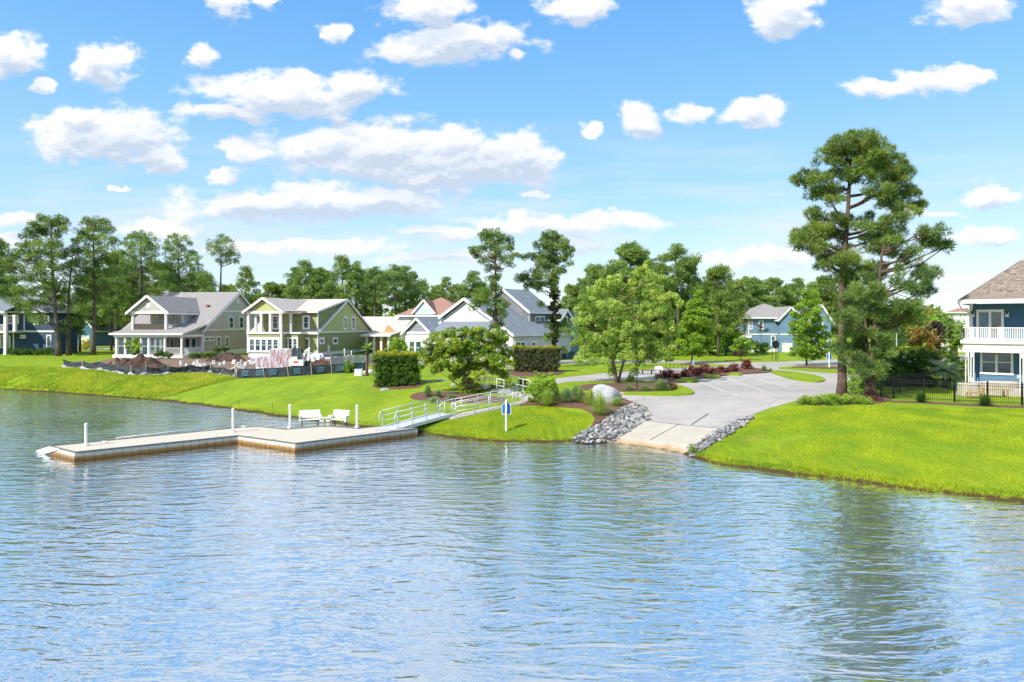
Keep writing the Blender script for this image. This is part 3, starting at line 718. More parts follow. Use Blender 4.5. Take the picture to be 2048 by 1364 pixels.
PINE_B = [(1866,462,24,11),(1852,472,20,9),(1884,494,14,8),(1872,482,16,8),(1893,492,7,5),(1856,492,18,8),(1830,500,12,6),(1792,484,24,10),(1806,508,20,10),(1818,522,16,10),
 (1858,540,22,9),(1866,552,14,8),(1846,552,18,9),(1836,568,22,12),(1852,578,16,9),(1842,592,14,8),(1816,574,16,9),(1795,560,14,9),(1800,540,12,8),(1750,496,22,9),(1772,500,18,8),
 (1736,578,30,14),(1722,598,34,14),(1752,600,22,12),(1742,622,26,13),(1698,634,24,12),(1680,640,18,8),(1728,640,30,12),(1812,612,34,12),(1835,622,22,12),(1795,626,28,12),(1815,640,26,12),(1775,630,22,11),
 (1770,648,26,14),(1710,668,20,10),(1738,668,28,14),(1765,672,24,14),(1700,694,30,13),(1690,704,20,9),(1728,700,30,14),(1752,708,26,14),(1712,722,28,12),(1738,732,28,12),(1770,700,20,14),(1760,740,20,14),(1720,748,14,8)]
hero_tree('pine_tree', (1745,797), [(1745,770),(1744,720),(1748,670),(1754,620),(1758,570),(1762,520),(1768,488)], 0.24, PINE_B, M['needle'], M['bark'],
          'pine with twin trunks and low drooping boughs right of the tallest pine', 'tree', depth=1.3, seed=5, limb=0.10, crown_kw=CK, frac=0.85,
          extra_axes=[([(1735,799),(1736,770),(1736,720),(1732,670),(1730,620)], 0.22), ([(1758,600),(1780,575),(1800,560),(1830,528),(1855,500)], 0.06), ([(1754,592),(1785,585),(1812,594),(1835,608)], .04)])

# the two tall pines in front of the grey house
MID1 = [(984,465,20,9),(970,474,15,8),(1000,478,16,10),(1018,484,13,8),(1020,496,10,7),(982,486,20,9),(950,500,14,7),(945,506,9,6),(957,513,9,6),(968,500,12,7),(996,500,16,9),(1026,513,15,6),(1012,520,14,7),(1020,530,8,5),
 (985,516,14,7),(970,522,12,6),(974,538,10,6),(996,535,12,6),(996,552,10,6),(984,562,14,8),(994,576,16,10),(978,582,16,9),(965,592,16,10),(955,604,14,9),(945,614,9,6),(975,600,16,10),(1000,608,15,10),(990,620,16,9),(1002,632,14,9),(992,646,14,9),(985,660,16,8),(1000,668,16,7)]
hero_tree('pine_tree', (990,742), [(991,700),(992,640),(991,580),(991,540),(990,500),(988,468)], 0.24, MID1, M['needle'], M['bark'],
          'slender pine with open tufted boughs in front of the grey gabled house', 'tree', depth=1.2, seed=11, limb=0.08, D=78, k=1.0,
          crown_kw=dict(kind='needle', puffs=14, per=90, rp=0.42, ln=0.26, wd=0.065))
MID2 = [(1102,470,18,9),(1092,478,14,8),(1115,480,16,9),(1128,488,13,8),(1079,490,13,8),(1100,490,20,10),(1118,498,18,9),(1136,500,11,8),(1134,512,10,7),(1062,517,12,8),(1052,514,7,5),(1078,512,14,7),(1096,508,18,9),(1114,514,20,9),
 (1092,526,20,10),(1118,526,18,9),(1139,528,7,4),(1082,540,18,9),(1106,542,18,9),(1124,540,10,7),(1047,553,13,8),(1040,560,8,5),(1062,558,18,10),(1084,556,18,10),(1100,562,14,10),(1062,575,14,8),(1080,574,14,9),(1112,572,10,9),
 (1084,610,10,6),(1122,652,18,9),(1130,662,12,7),(1096,655,10,6),(1097,674,12,8),(1118,668,10,7),(1125,700,8,5)]
r_ = hero_tree('pine_tree', (1108,742), [(1108,700),(1109,640),(1109,590),(1107,540),(1106,500),(1104,472)], 0.27, MID2, M['needle'], M['bark'],
          'pine with a dark ivy clad trunk left of the big birch', 'tree', depth=1.2, seed=12, limb=0.08, D=80, k=1.0,
          crown_kw=dict(kind='needle', puffs=14, per=90, rp=0.42, ln=0.26, wd=0.065))
foliage('ivy', px_blobs([(1108,560,9,14),(1109,585,11,14),(1108,610,12,14),(1110,632,12,14),(1109,655,10,14),(1109,678,8,12),(1108,700,7,10)], 79.8, 0.05, 0.9, 4), M['ivy'], r_, kind='leaf', puffs=12, per=60, rp=0.3, ln=0.22, wd=0.16, shell=0.7)

# the cluster of tall pines at the left
LKW = dict(kind='needle', puffs=14, per=70, rp=0.6, ln=0.34, wd=0.085)
P1 = [(105,440,28,10),(90,448,26,12),(118,450,18,10),(68,456,18,10),(128,460,10,8),(80,468,22,10),(105,468,24,10),(55,474,16,8),(48,488,12,8),(62,494,20,9),(90,490,28,11),(118,486,16,9),(40,500,10,7),(30,510,10,7),(22,522,12,7),(48,512,18,9),
 (78,512,26,11),(105,508,22,10),(130,505,14,9),(60,530,24,11),(35,540,18,9),(14,532,8,5),(90,535,24,11),(118,532,18,10),(45,556,22,10),(72,556,22,11),(20,560,14,8),(8,575,12,8),(100,560,18,10),(28,578,18,10),(52,582,24,11),(78,584,20,10),(14,596,14,8),(38,604,22,10),(64,610,22,10),(90,604,16,10),(60,632,18,7),(75,640,20,8),(50,622,14,7)]
hero_tree('pine_tree', (117,712), [(117,690),(113,650),(110,610),(106,560),(103,510),(102,470),(102,445)], 0.42, P1, M['needle'], M['bark_far'],
          'broad pine with a leaning thick trunk, leftmost of the tall cluster by the navy house', 'tree', depth=2.0, seed=21, limb=0.11, k=1.0, crown_kw=LKW)
P2 = [(150,500,16,10),(140,520,16,12),(155,530,18,12),(132,545,16,12),(150,560,20,12),(128,575,16,12),(145,588,20,12),(160,600,16,12),(130,610,16,10),(150,622,18,10),(140,645,14,8),(128,660,10,6)]
hero_tree('pine_tree', (138,711), [(137,680),(136,640),(137,600),(140,560),(145,510)], 0.36, P2, M['needle'], M['bark_far'],
          'dark shaded pine standing close behind the leaning trunk in the left cluster', 'tree', depth=1.6, seed=22, limb=0.09, k=1.0, D=108, crown_kw=LKW)
P3 = [(190,444,22,9),(178,452,20,10),(205,452,20,10),(160,462,12,8),(218,464,12,9),(188,466,24,10),(152,478,12,8),(172,482,22,11),(202,482,24,11),(226,484,12,9),(190,502,26,11),(158,500,16,10),(220,505,16,10),(175,520,24,11),(205,525,24,11),(160,540,18,10),(190,545,26,11),(222,545,18,10),(236,560,12,8),(170,562,20,11),(200,568,22,11),(220,580,16,9),(185,590,18,10),(160,585,12,8),(205,598,16,8)]
hero_tree('pine_tree', (187,707), [(187,680),(188,640),(189,600),(188,550),(187,500),(187,450)], 0.36, P3, M['needle'], M['bark_far'],
          'second tall pine of the left cluster with a clear straight trunk on the lawn', 'tree', depth=2.0, seed=23, limb=0.10, k=1.0, D=109, crown_kw=LKW)
P6 = [(283,470,20,8),(270,478,18,9),(298,480,16,9),(258,492,14,9),(283,492,24,10),(308,496,12,9),(248,508,12,9),(270,508,22,10),(298,512,20,10),(255,528,18,10),(282,530,24,11),(312,530,16,10),(240,540,14,10),(265,550,22,11),(295,552,24,11),(322,552,16,10),(245,566,18,11),(275,572,24,11),(305,574,22,11),(335,575,16,10),(255,592,20,11),(290,596,22,11),(320,598,22,11),(345,600,16,10),(235,596,14,10),(240,620,16,10),(225,640,14,10)]
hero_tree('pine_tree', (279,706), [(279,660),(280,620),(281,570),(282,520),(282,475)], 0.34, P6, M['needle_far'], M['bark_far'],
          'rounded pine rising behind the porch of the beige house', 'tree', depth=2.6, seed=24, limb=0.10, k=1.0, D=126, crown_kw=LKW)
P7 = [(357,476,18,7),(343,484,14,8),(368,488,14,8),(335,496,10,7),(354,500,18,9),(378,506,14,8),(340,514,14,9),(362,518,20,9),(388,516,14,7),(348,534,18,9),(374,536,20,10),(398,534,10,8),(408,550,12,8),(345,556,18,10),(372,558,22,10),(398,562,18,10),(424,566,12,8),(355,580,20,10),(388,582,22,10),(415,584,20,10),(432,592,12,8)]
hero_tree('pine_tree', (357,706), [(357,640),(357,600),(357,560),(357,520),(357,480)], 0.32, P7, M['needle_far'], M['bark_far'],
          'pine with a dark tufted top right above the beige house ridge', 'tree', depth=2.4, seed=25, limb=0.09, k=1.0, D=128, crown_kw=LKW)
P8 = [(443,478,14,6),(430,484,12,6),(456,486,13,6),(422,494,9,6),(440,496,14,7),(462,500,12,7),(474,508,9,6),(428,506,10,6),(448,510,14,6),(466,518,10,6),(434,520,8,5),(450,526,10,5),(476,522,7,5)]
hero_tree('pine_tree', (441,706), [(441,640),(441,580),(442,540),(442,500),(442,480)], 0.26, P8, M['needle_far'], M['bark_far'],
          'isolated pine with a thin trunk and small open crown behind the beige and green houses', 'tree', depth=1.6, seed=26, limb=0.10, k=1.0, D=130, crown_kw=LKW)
for i, (px, py, tp, D, lab) in enumerate(((223,707,560,124,'slim dark pine trunk just left of the beige house porch'), (160,704,590,122,'thin pine between the two tall pines of the left cluster, behind them'), (152,709,610,116,'small young pine in front of the navy house end wall'))):
    bl = [(px + random.uniform(-14, 14), tp + random.uniform(0, 60), 14, 9) for _ in range(9)]
    hero_tree('pine_tree', (px, py), [(px, 660), (px + 1, 620), (px, tp)], 0.2, bl, M['needle'], M['bark_far'], lab, 'tree', depth=1.2, seed=30 + i, limb=0.06, D=D, k=1.0, crown_kw=LKW)

# the broad river birch on the island
BIRCH = [(1292,532,9,9),(1284,545,16,10),(1302,548,16,10),(1318,562,14,9),(1268,556,14,9),(1290,566,28,13),(1225,560,20,9),(1208,570,20,10),(1232,574,24,11),(1190,582,16,10),(1212,590,26,13),(1255,578,20,13),(1275,590,30,15),(1310,588,26,14),(1334,598,16,12),(1348,592,12,8),(1357,606,8,8),
 (1172,600,16,10),(1162,620,16,11),(1190,612,26,14),(1225,614,30,16),(1262,620,32,16),(1300,620,32,16),(1334,622,22,14),(1352,630,10,10),(1158,642,14,11),(1180,642,24,14),(1215,646,32,16),(1255,652,34,17),(1296,652,34,17),(1330,652,22,14),(1348,660,10,10),
 (1154,664,12,10),(1174,668,20,12),(1205,674,30,14),(1245,682,34,16),(1290,684,34,16),(1326,682,22,13),(1346,690,10,9),(1160,688,16,9),(1186,698,24,11),(1222,706,28,11),(1260,710,26,11),(1300,708,28,12),(1330,706,18,10),(1166,708,16,8),(1190,722,16,7),(1158,720,8,4),(1212,722,10,5),(1280,724,12,6),(1310,724,12,7),(1340,716,10,7),(1268,742,6,8),(1262,756,4,5),(1222,742,4,6)]
def tip_sunlit(a, d, T): return np.clip((-d[:, 0] * .6 + d[:, 2] * .8 - .45), 0, 1) * (RNG.random(len(T)) < .35) * (T > .55)  # sun from the upper left painted into the leaf colour
def mix_tint_kw(**k): return k
hero_tree('birch_tree', (1234,768), [(1231,745),(1226,722),(1222,700),(1220,660),(1222,610)], 0.17, BIRCH, M['leaf_birch'], M['bark_birch'],
          'broad yellow green birch with pale twin trunks on the mulched island', 'tree', depth=2.1, seed=41, limb=0.035, k=1.0, frac=.6,
          crown_kw=dict(kind='leaf', puffs=13, per=95, rp=0.38, ln=0.17, wd=0.09, tipfn=tip_sunlit, shell=0.35),
          extra_axes=[([(1236,768),(1242,742),(1250,715),(1262,680),(1276,630)], 0.14), ([(1230,768),(1228,740),(1216,715)], 0.10)])

# crape myrtle with white flower heads
MYR = [(915,728,22,10),(945,730,22,10),(890,726,18,9),(970,730,18,9),(930,742,16,8),(905,704,22,10),(955,702,22,10),(860,706,14,9),(958,752,12,8),(912,752,10,7),(860,688,16,9),(880,674,20,9),(905,668,22,10),(932,664,22,8),(958,664,22,9),(985,672,20,10),(1004,684,16,11),(852,706,14,10),(876,694,24,12),(908,690,28,13),(945,688,30,13),(980,694,26,13),(1012,706,14,12),(862,720,18,9),(892,714,26,11),(928,712,28,12),(965,716,26,12),(996,722,20,11),(1016,730,10,12),
 (846,728,9,7),(880,734,14,7),(906,736,16,7),(985,740,16,8),(1008,748,10,9),(1016,764,5,8),(936,764,10,8),(928,774,10,7),(948,776,14,8),(936,784,14,7),(870,738,8,8),(850,716,12,8)]
def tip_flower(a, d, T):
    return ((T > .50) & (T < .60)).astype(float) * (RNG.random(len(T)) < .85)
hero_tree('crape_myrtle', (934,788), [(933,770),(928,752),(922,735),(918,715)], 0.09, MYR, M['leaf_myrtle'], M['bark_birch'],
          'crape myrtle with white flower heads beside the gangway railings', 'tree', depth=1.1, seed=43, limb=0.03, k=1.0, frac=.6,
          crown_kw=dict(kind='leaf', puffs=22, per=90, rp=0.30, ln=0.16, wd=0.09, tipfn=tip_flower, shell=0.35), drop=0.8,
          extra_axes=[([(937,788),(942,765),(950,742),(958,722)], 0.07), ([(935,788),(934,760),(938,738)], 0.06)])
# small street trees
def tip_up(p):
    return lambda a, d, T: (RNG.random(len(T)) < p) * np.clip(d[:, 2] + .2, 0, 1)
T3 = [(1396,590,6,9),(1392,602,10,9),(1402,612,12,9),(1380,612,8,9),(1390,624,16,9),(1410,626,12,8),(1374,632,10,8),(1394,640,20,10),(1416,644,10,8),(1372,650,12,9),(1392,658,24,11),(1418,662,10,8),(1366,668,14,9),(1388,676,24,11),(1412,680,16,9),(1362,686,12,8),(1384,694,22,9),(1408,696,16,8),(1372,704,14,6),(1400,706,14,5)]
hero_tree('maple_tree', (1384,727), [(1384,715),(1385,690),(1388,640),(1394,590)], 0.12, T3, M['leaf_green'], M['bark_far'],
          'young green maple by the street with a pale blue hydrant at its foot', 'tree', depth=1.1, seed=44, limb=0.04, k=1.0,
          crown_kw=dict(kind='leaf', puffs=20, per=80, rp=0.38, ln=0.18, wd=0.12, tipfn=tip_up(.3)))
T4 = [(1608,588,7,9),(1630,588,7,8),(1614,600,12,9),(1630,604,10,8),(1606,614,14,9),(1626,620,14,9),(1592,630,10,7),(1612,634,18,9),(1634,638,12,8),(1586,646,10,6),(1604,650,20,9),(1632,656,18,9),(1590,662,14,7),(1618,670,20,9),(1646,672,14,8),(1602,680,16,8),(1632,686,22,9),(1654,690,10,7),(1612,696,22,8),(1590,700,10,5),(1640,702,20,7),(1582,708,8,4),(1606,710,14,5),(1630,714,12,4),(1652,706,10,6)]
hero_tree('maple_tree', (1613,732), [(1613,720),(1613,700),(1615,650),(1618,600)], 0.13, T4, M['leaf_green'], M['bark_far'],
          'dark green maple in a mulch circle in front of the distant blue house', 'tree', depth=1.2, seed=45, limb=0.04, k=1.0,
          crown_kw=dict(kind='leaf', puffs=20, per=80, rp=0.38, ln=0.18, wd=0.12, tipfn=tip_up(.2)))

# ---- rows of far pines, each a thing of its own, built from shared prototypes
def generic_pine(seed, mt, hgt=18.0, cr=4.2, c0=0.42, dens=1.0, kw=None):
    rnd = random.Random(seed); root = empty('pine_tree', (0, 0, 0), 'x', 'tree')
    lean = rnd.uniform(-.5, .5)
    axis = [Vector((lean * t * t + rnd.uniform(-.1, .1), rnd.uniform(-.1, .1), hgt * t - .3)) for t in (0, .2, .4, .6, .8, .93)]
    bl = []
    n = int(34 * dens)
    for i in range(n):
        t = c0 + (1 - c0) * (i + rnd.random()) / n
        prof = math.sin(math.pi * min(1, max(0, (t - c0) / (1 - c0)) * .78 + .2)) ** .8
        a = rnd.uniform(0, 6.283); rr = cr * prof * rnd.uniform(.25, 1.0); s = rnd.uniform(.7, 1.25) * cr * .27
        bl.append((lean * t * t + math.cos(a) * rr, math.sin(a) * rr, hgt * (t - .04), s * 1.25, s * 1.25, s * .62))
    lm = limbs_to(axis, bl, 0.09, .3, .8, rnd)
    trunk_obj(root, axis, [.30, .26, .22, .18, .12, .05], lm, M['bark_far'], n=7)
    k = dict(kind='needle', puffs=13, per=60, rp=0.66, ln=0.42, wd=0.13); k.update(kw or {})
    foliage('crown', bl, mt, root, **k)
    return root
PROTO = [generic_pine(101, M['needle_far'], 18, 3.6, .45), generic_pine(102, M['needle_far'], 18, 4.4, .38, 1.2), generic_pine(103, M['needle_far'], 18, 3.0, .55, .8), generic_pine(104, M['needle'], 18, 4.8, .30, 1.3)]
USED = set()
def far_pine(px, ytop, D, proto, label, group=None, wide=1.0):
    x = (px - CX) / F * D; z = 1.8; H = HC - (ytop - HY) / F * D - z; s = H / 18.3
    src = PROTO[proto]; sc = (s * wide, s * wide, s)
    if proto not in USED:
        USED.add(proto)
        if src not in KIDS: KIDS[src] = kids(src)
        src.location = (x, D, z); src.scale = sc; src.rotation_euler = (0, 0, random.uniform(0, 6.28)); o = src; o['label'] = label
    else: o = copy_tree(src, (x, D, z), random.uniform(0, 6.28), sc, label)
    if group: o['group'] = group
    return o
ORD = ['leftmost', 'second from the left', 'third from the left', 'fourth from the left', 'fifth from the left', 'sixth from the left', 'seventh from the left', 'eighth from the left', 'ninth from the left', 'tenth from the left', 'eleventh from the left', 'twelfth from the left', 'thirteenth from the left', 'fourteenth from the left', 'fifteenth from the left', 'sixteenth from the left', 'seventeenth from the left', 'eighteenth from the left']
def row(spec, text, group):
    spec = sorted(spec)
    for i, (px, yt, D, pr, wd) in enumerate(spec):
        far_pine(px, yt, D, pr, '%s pine in %s' % (ORD[i], text), group, wd)
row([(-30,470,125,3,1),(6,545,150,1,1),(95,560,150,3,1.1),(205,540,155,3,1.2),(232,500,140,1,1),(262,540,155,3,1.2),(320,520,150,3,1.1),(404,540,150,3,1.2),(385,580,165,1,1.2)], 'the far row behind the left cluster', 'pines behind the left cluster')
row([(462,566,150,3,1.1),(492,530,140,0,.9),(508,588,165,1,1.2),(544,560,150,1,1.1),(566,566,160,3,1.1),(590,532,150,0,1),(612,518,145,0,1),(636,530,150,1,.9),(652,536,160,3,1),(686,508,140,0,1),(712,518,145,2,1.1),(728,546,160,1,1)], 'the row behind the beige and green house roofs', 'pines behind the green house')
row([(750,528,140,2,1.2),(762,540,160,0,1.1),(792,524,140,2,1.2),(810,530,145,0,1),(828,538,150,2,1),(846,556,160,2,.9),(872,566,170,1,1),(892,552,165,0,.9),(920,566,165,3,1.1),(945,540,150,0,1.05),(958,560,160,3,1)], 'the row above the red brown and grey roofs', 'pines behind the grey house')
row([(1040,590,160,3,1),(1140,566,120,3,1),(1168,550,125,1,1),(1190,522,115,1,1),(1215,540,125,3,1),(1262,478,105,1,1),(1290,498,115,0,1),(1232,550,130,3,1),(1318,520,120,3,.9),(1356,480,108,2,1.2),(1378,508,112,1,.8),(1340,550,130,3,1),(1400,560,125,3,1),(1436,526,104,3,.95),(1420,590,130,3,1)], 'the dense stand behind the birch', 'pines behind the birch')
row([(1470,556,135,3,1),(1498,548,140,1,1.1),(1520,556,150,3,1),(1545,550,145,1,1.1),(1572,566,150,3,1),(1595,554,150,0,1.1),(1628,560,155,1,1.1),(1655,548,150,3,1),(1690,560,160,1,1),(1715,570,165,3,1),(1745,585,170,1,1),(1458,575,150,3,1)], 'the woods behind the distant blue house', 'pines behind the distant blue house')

# the woods' leafy undergrowth and far trees on the right
def bush(name, bl, mt, label, cat='shrub', D=None, base=None, depth=0.5, seed=1, group=None, k=1.0, stem=0.05, kw=None, part='foliage', off=0.0):
    base = base or (bl[0][0], max(b[1] + b[3] for b in bl)); g = G(*base)
    D = D or g.y; p = Vector(((base[0] - CX) / F * D, D, h1((base[0] - CX) / F * D, D)))
    root = empty(name, p, label, cat, group)
    blobs = px_blobs(bl, D + off, depth, k, seed)
    ax = [p + Vector((0, 0, -.1)), p + Vector((0, 0, .25 * (blobs[0][2] - p.z) + .05)), p + Vector((0, 0, max(.15, blobs[0][2] - p.z)))]
    trunk_obj(root, ax, [stem, stem * .8, stem * .4], limbs_to(ax, blobs, stem * .6, .9, 1, random.Random(seed)), M['bark_far'], name='stem', n=6)
    kk = dict(kind='leaf', puffs=9, per=70, rp=0.3, ln=0.14, wd=0.09); kk.update(kw or {})
    foliage(part, blobs, mt, root, **kk); return root
WKW = dict(puffs=5, per=50, rp=0.75, ln=0.42, wd=0.3)
und = [(1130,650,118),(1150,610,122),(1172,600,124),(1318,640,118),(1345,625,122),(1352,668,112),(1430,640,112),(1452,660,110),(1300,600,122),(1420,680,108),(1200,640,120),(1445,618,122),(1468,628,128),(1330,690,108),(1240,650,118)]
for i, (px, py, D) in enumerate(sorted(und)):
    b_ = 645 + 5.2 * F / D; h_ = b_ - py
    bl = [(px + random.uniform(-22, 22), py + h_ * random.uniform(.0, .75), 14, 12) for _ in range(11)]
    bush('leafy_tree', bl, [M['leaf_wood'], M['leaf_green'], M['leaf_dark']][i % 3] if i % 4 else M['leaf_wood'], '%s leafy tree of the undergrowth below the pines behind the birch' % ORD[i], 'tree', D=D, base=(px, b_), depth=2.0, seed=200 + i, group='undergrowth trees behind the birch', stem=.16, kw=WKW, part='crown')
fr = [(1770,640,150),(1800,622,170),(1825,612,200),(1850,620,190),(1880,612,210),(1900,622,180),(1862,636,140),(1790,650,130),(1885,640,150),(1905,655,130),(1840,645,140),(1930,625,230),(1835,608,260),(1868,606,270)]
for i, (px, py, D) in enumerate(sorted(fr)):
    b_ = 645 + 5.2 * F / D
    bl = [(px + random.uniform(-22, 22), py + random.uniform(5, max(12, (b_ - py) * .7)), 12, 9) for _ in range(9)]
    bush('leafy_tree', bl, [M['leaf_wood'], M['leaf_tan'], M['leaf_green'], M['leaf_wood']][i % 4], '%s leafy tree on the far skyline left of the near blue house' % ORD[i], 'tree', D=D, base=(px, b_), depth=3, seed=230 + i, group='leafy trees on the far right skyline', stem=.18, kw=dict(puffs=5, per=50, rp=0.9, ln=0.55, wd=0.4), part='crown')
row([(1800,612,150,1,1.1),(1770,606,160,3,1)], 'the pair left of the lamp post', None)
# a distant continuous belt of forest closing the horizon
bl = []
for k in range(520):
    x = -560 + k * 2.2 + random.uniform(-3, 3); y = 235 + abs(x) * .12 + random.uniform(-12, 40); hz = random.uniform(6, 11)
    bl.append((x, y, 1.8 + hz * .5, 4.2, 4.2, hz * .52))
o = foliage('far_woods', bl, M['leaf_wood'], None, kind='leaf', puffs=16, per=22, rp=1.7, ln=1.5, wd=1.0)
tag(o, 'distant belt of dark green woods closing the horizon', None, None, 'stuff')

# hedges and shrubs
def clipped(name, x0, x1, ytop, ybot, mt, label, depthm=1.6, seed=1, tipz=.55, Doff=0, n=1.0, kw=None, D=None):
    g0 = G(x0, ybot); g1 = G(x1, ybot); D = D or (g0.y + g1.y) / 2
    X0, X1 = (x0 - CX) / F * D, (x1 - CX) / F * D; zb = h1((X0 + X1) / 2, D); zt = HC - (ytop - HY) / F * D
    root = empty(name, ((X0 + X1) / 2, D + depthm / 2, zb), label, 'hedge')
    bl = []; s = 0.42
    nx_ = max(3, int((X1 - X0) / .45)); nz_ = max(3, int((zt - zb) / .45)); ny_ = max(2, int(depthm / .6)); rnd = random.Random(seed)
    for i in range(nx_):
        for j in range(nz_):
            for q in range(ny_):
                if 0 < i < nx_ - 1 and 0 < q < ny_ - 1 and j < nz_ - 1: continue
                fx = (i + .5) / nx_; fz = (j + .5) / nz_; tuck = (1 - fz) * .10 * (1 if fx > .5 else -1) * abs(fx - .5) * 2
                bl.append((X0 + (X1 - X0) * (fx - tuck) + rnd.uniform(-.08, .08), D + depthm * (q + .5) / ny_ + rnd.uniform(-.08, .08), zb + (zt - zb) * fz + rnd.uniform(-.1, .1), s * .75, s * .75, s * .7))
    mb = MB()
    for i in range(4): mb.tube([(X0 + (X1 - X0) * (.2 + .2 * i), D + depthm / 2, zb - .1), (X0 + (X1 - X0) * (.2 + .2 * i), D + depthm / 2, zb + (zt - zb) * .8)], [.06, .02], 5)
    mb.build('stem', M['bark_far'], root)
    zz = zt
    def tf(a, d, T): return np.clip((a[:, 2] - (zz - .28)) / .30, 0, 1) * (RNG.random(len(T)) < tipz)
    k = dict(kind='leaf', puffs=16, per=60, rp=0.26, ln=0.12, wd=0.085, tipfn=tf, shell=.5, minp=6); k.update(kw or {})
    foliage('foliage', bl, mt, root, **k); return root
clipped('clipped_hedge', 744, 838, 707, 775, M['leaf_hedge'], 'large clipped green hedge block with yellow new growth left of the crape myrtle', 2.2, 1, .85)
clipped('clipped_hedge', 1022, 1122, 694, 745, M['leaf_brown'], 'browned clipped hedge block with a yellow green top beneath the ivy clad pine', 1.8, 2, .8)

# ================================================================ houses
class House:
    """a house frame: origin O, e1 along the front (to the right), e2 into the depth; masses, roofs and trim collect into one part each"""
    def __init__(s, name, label, O, ang, zg=1.8, wall=None, roof=None, walls=None, cat='house', trim=None):
        s.O = Vector((O[0], O[1], 0)); a = R(ang)
        s.e1 = Vector((math.cos(a), math.sin(a), 0)); s.e2 = Vector((-math.sin(a), math.cos(a), 0)); s.zg = zg
        s.root = empty(name, (O[0], O[1], zg), label, cat)
        s.parts = {}; s.mats = {'wall': wall, 'roof': roof, 'trim': trim or M['white']}
    def P(s, a, b, z): q = s.O + s.e1 * a + s.e2 * b; return Vector((q.x, q.y, z))
    def mb(s, key, mt=None):
        if key not in s.parts: s.parts[key] = MB(); s.mats.setdefault(key, mt)
        if mt is not None: s.mats[key] = mt
        return s.parts[key]
    def box(s, key, a0, a1, b0, b1, z0, z1, mt=None):
        m = s.mb(key, mt); p = [s.P(a, b, z) for z in (z0, z1) for a, b in ((a0, b0), (a1, b0), (a1, b1), (a0, b1))]; m.hexa(p)
    def gable(s, a0, a1, b0, b1, z0, ze, zr, axis='b', over=0.45, key='wall', mt=None, roof='roof', rmt=None, peak=None, side_over=None, trim=True, th=0.16, front=True, back=True):
        """gabled mass; axis 'b': ridge runs into the depth (gable faces the viewer), 'a': ridge runs along the front"""
        so = over if side_over is None else side_over
        if axis == 'b':
            pk = (a0 + a1) / 2 if peak is None else peak
            prof = [(a0, z0), (a1, z0), (a1, ze), (pk, zr), (a0, ze)]
            P = lambda u, v, z: s.P(u, v, z); v0, v1 = b0, b1
        else:
            pk = (b0 + b1) / 2 if peak is None else peak
            prof = [(b0, z0), (b1, z0), (b1, ze), (pk, zr), (b0, ze)]
            P = lambda u, v, z: s.P(v, u, z); v0, v1 = a0, a1
        s.mb(key, mt).extrude([P(u, v0, z) for u, z in prof], P(prof[0][0], v1, 0) - P(prof[0][0], v0, 0))
        w0, w1 = v0 - so, v1 + so
        for (e, sg) in ((prof[4][0], -1), (prof[2][0], 1)):
            run = abs(pk - e); sl = (zr - ze) / run; ee = e + sg * over; zz = ze - sl * over
            r = [P(pk, w0, zr + .02), P(ee, w0, zz + .02), P(ee, w1, zz + .02), P(pk, w1, zr + .02)]
            nrm = (r[1] - r[0]).cross(r[3] - r[0]).normalized(); nrm = nrm if nrm.z > 0 else -nrm
            s.mb(roof, rmt).extrude([q + nrm * .05 for q in r], nrm * th)
            if trim:
                t = s.mb('trim')
                for w_, on in ((w0 - .03, front), (w1 + .03, back)):
                    if on: t.beam(P(pk, w_, zr - .02), P(ee, w_, zz - .02), .07, .30, up=nrm)
                t.beam(P(ee + sg * .05, w0 - .06, zz + .03), P(ee + sg * .05, w1 + .06, zz + .03), .14, .24)
                # soffit
                s.mb('trim').extrude([P(e + sg * .02, w0, ze - .03 - .0), P(ee, w0, zz - .03), P(ee, w1, zz - .03), P(e + sg * .02, w1, ze - .03)], (0, 0, -.05))
    def slab(s, pts, th=0.16, key='roof', mt=None):
        """pts: list of (a, b, z)"""
        p = [s.P(*q) for q in pts]; nrm = (p[1] - p[0]).cross(p[2] - p[0]).normalized(); nrm = nrm if nrm.z > 0 else -nrm
        s.mb(key, mt).extrude(p, nrm * th)
    def wallpoly(s, pts, vec, key='wall', mt=None): s.mb(key, mt).extrude([s.P(*q) for q in pts], s.e1 * vec[0] + s.e2 * vec[1])
    # planes for pixel placing ----------------------------------------------------
    def onb(s, px, py, b):
        """pixel -> (a, z) on the plane depth = b"""
        u = (px - CX) / F; o = s.O + s.e2 * b; t = (u * o.y - o.x) / (s.e1.x - u * s.e1.y); Yd = o.y + t * s.e1.y
        return t, HC - (py - HY) / F * Yd
    def ona(s, px, py, a):
        u = (px - CX) / F; o = s.O + s.e1 * a; t = (u * o.y - o.x) / (s.e2.x - u * s.e2.y); Yd = o.y + t * s.e2.y
        return t, HC - (py - HY) / F * Yd
    def window(s, plane, k, px0, py0, px1, py1, cols=1, sash=True, units=1, fr=0.11, name='window', gm=None, muntin=False, out=-1, deep=0.06, trim=None, grid=None):
        f = s.onb if plane == 'b' else s.ona
        u0, zt = f(px0, py0, k); u1, zb = f(px1, py1, k); 
        if u0 > u1: u0, u1 = u1, u0
        return s.window_at(plane, k, u0, u1, zb, zt, units, sash, fr, name, gm, muntin, out, deep, trim, cols)
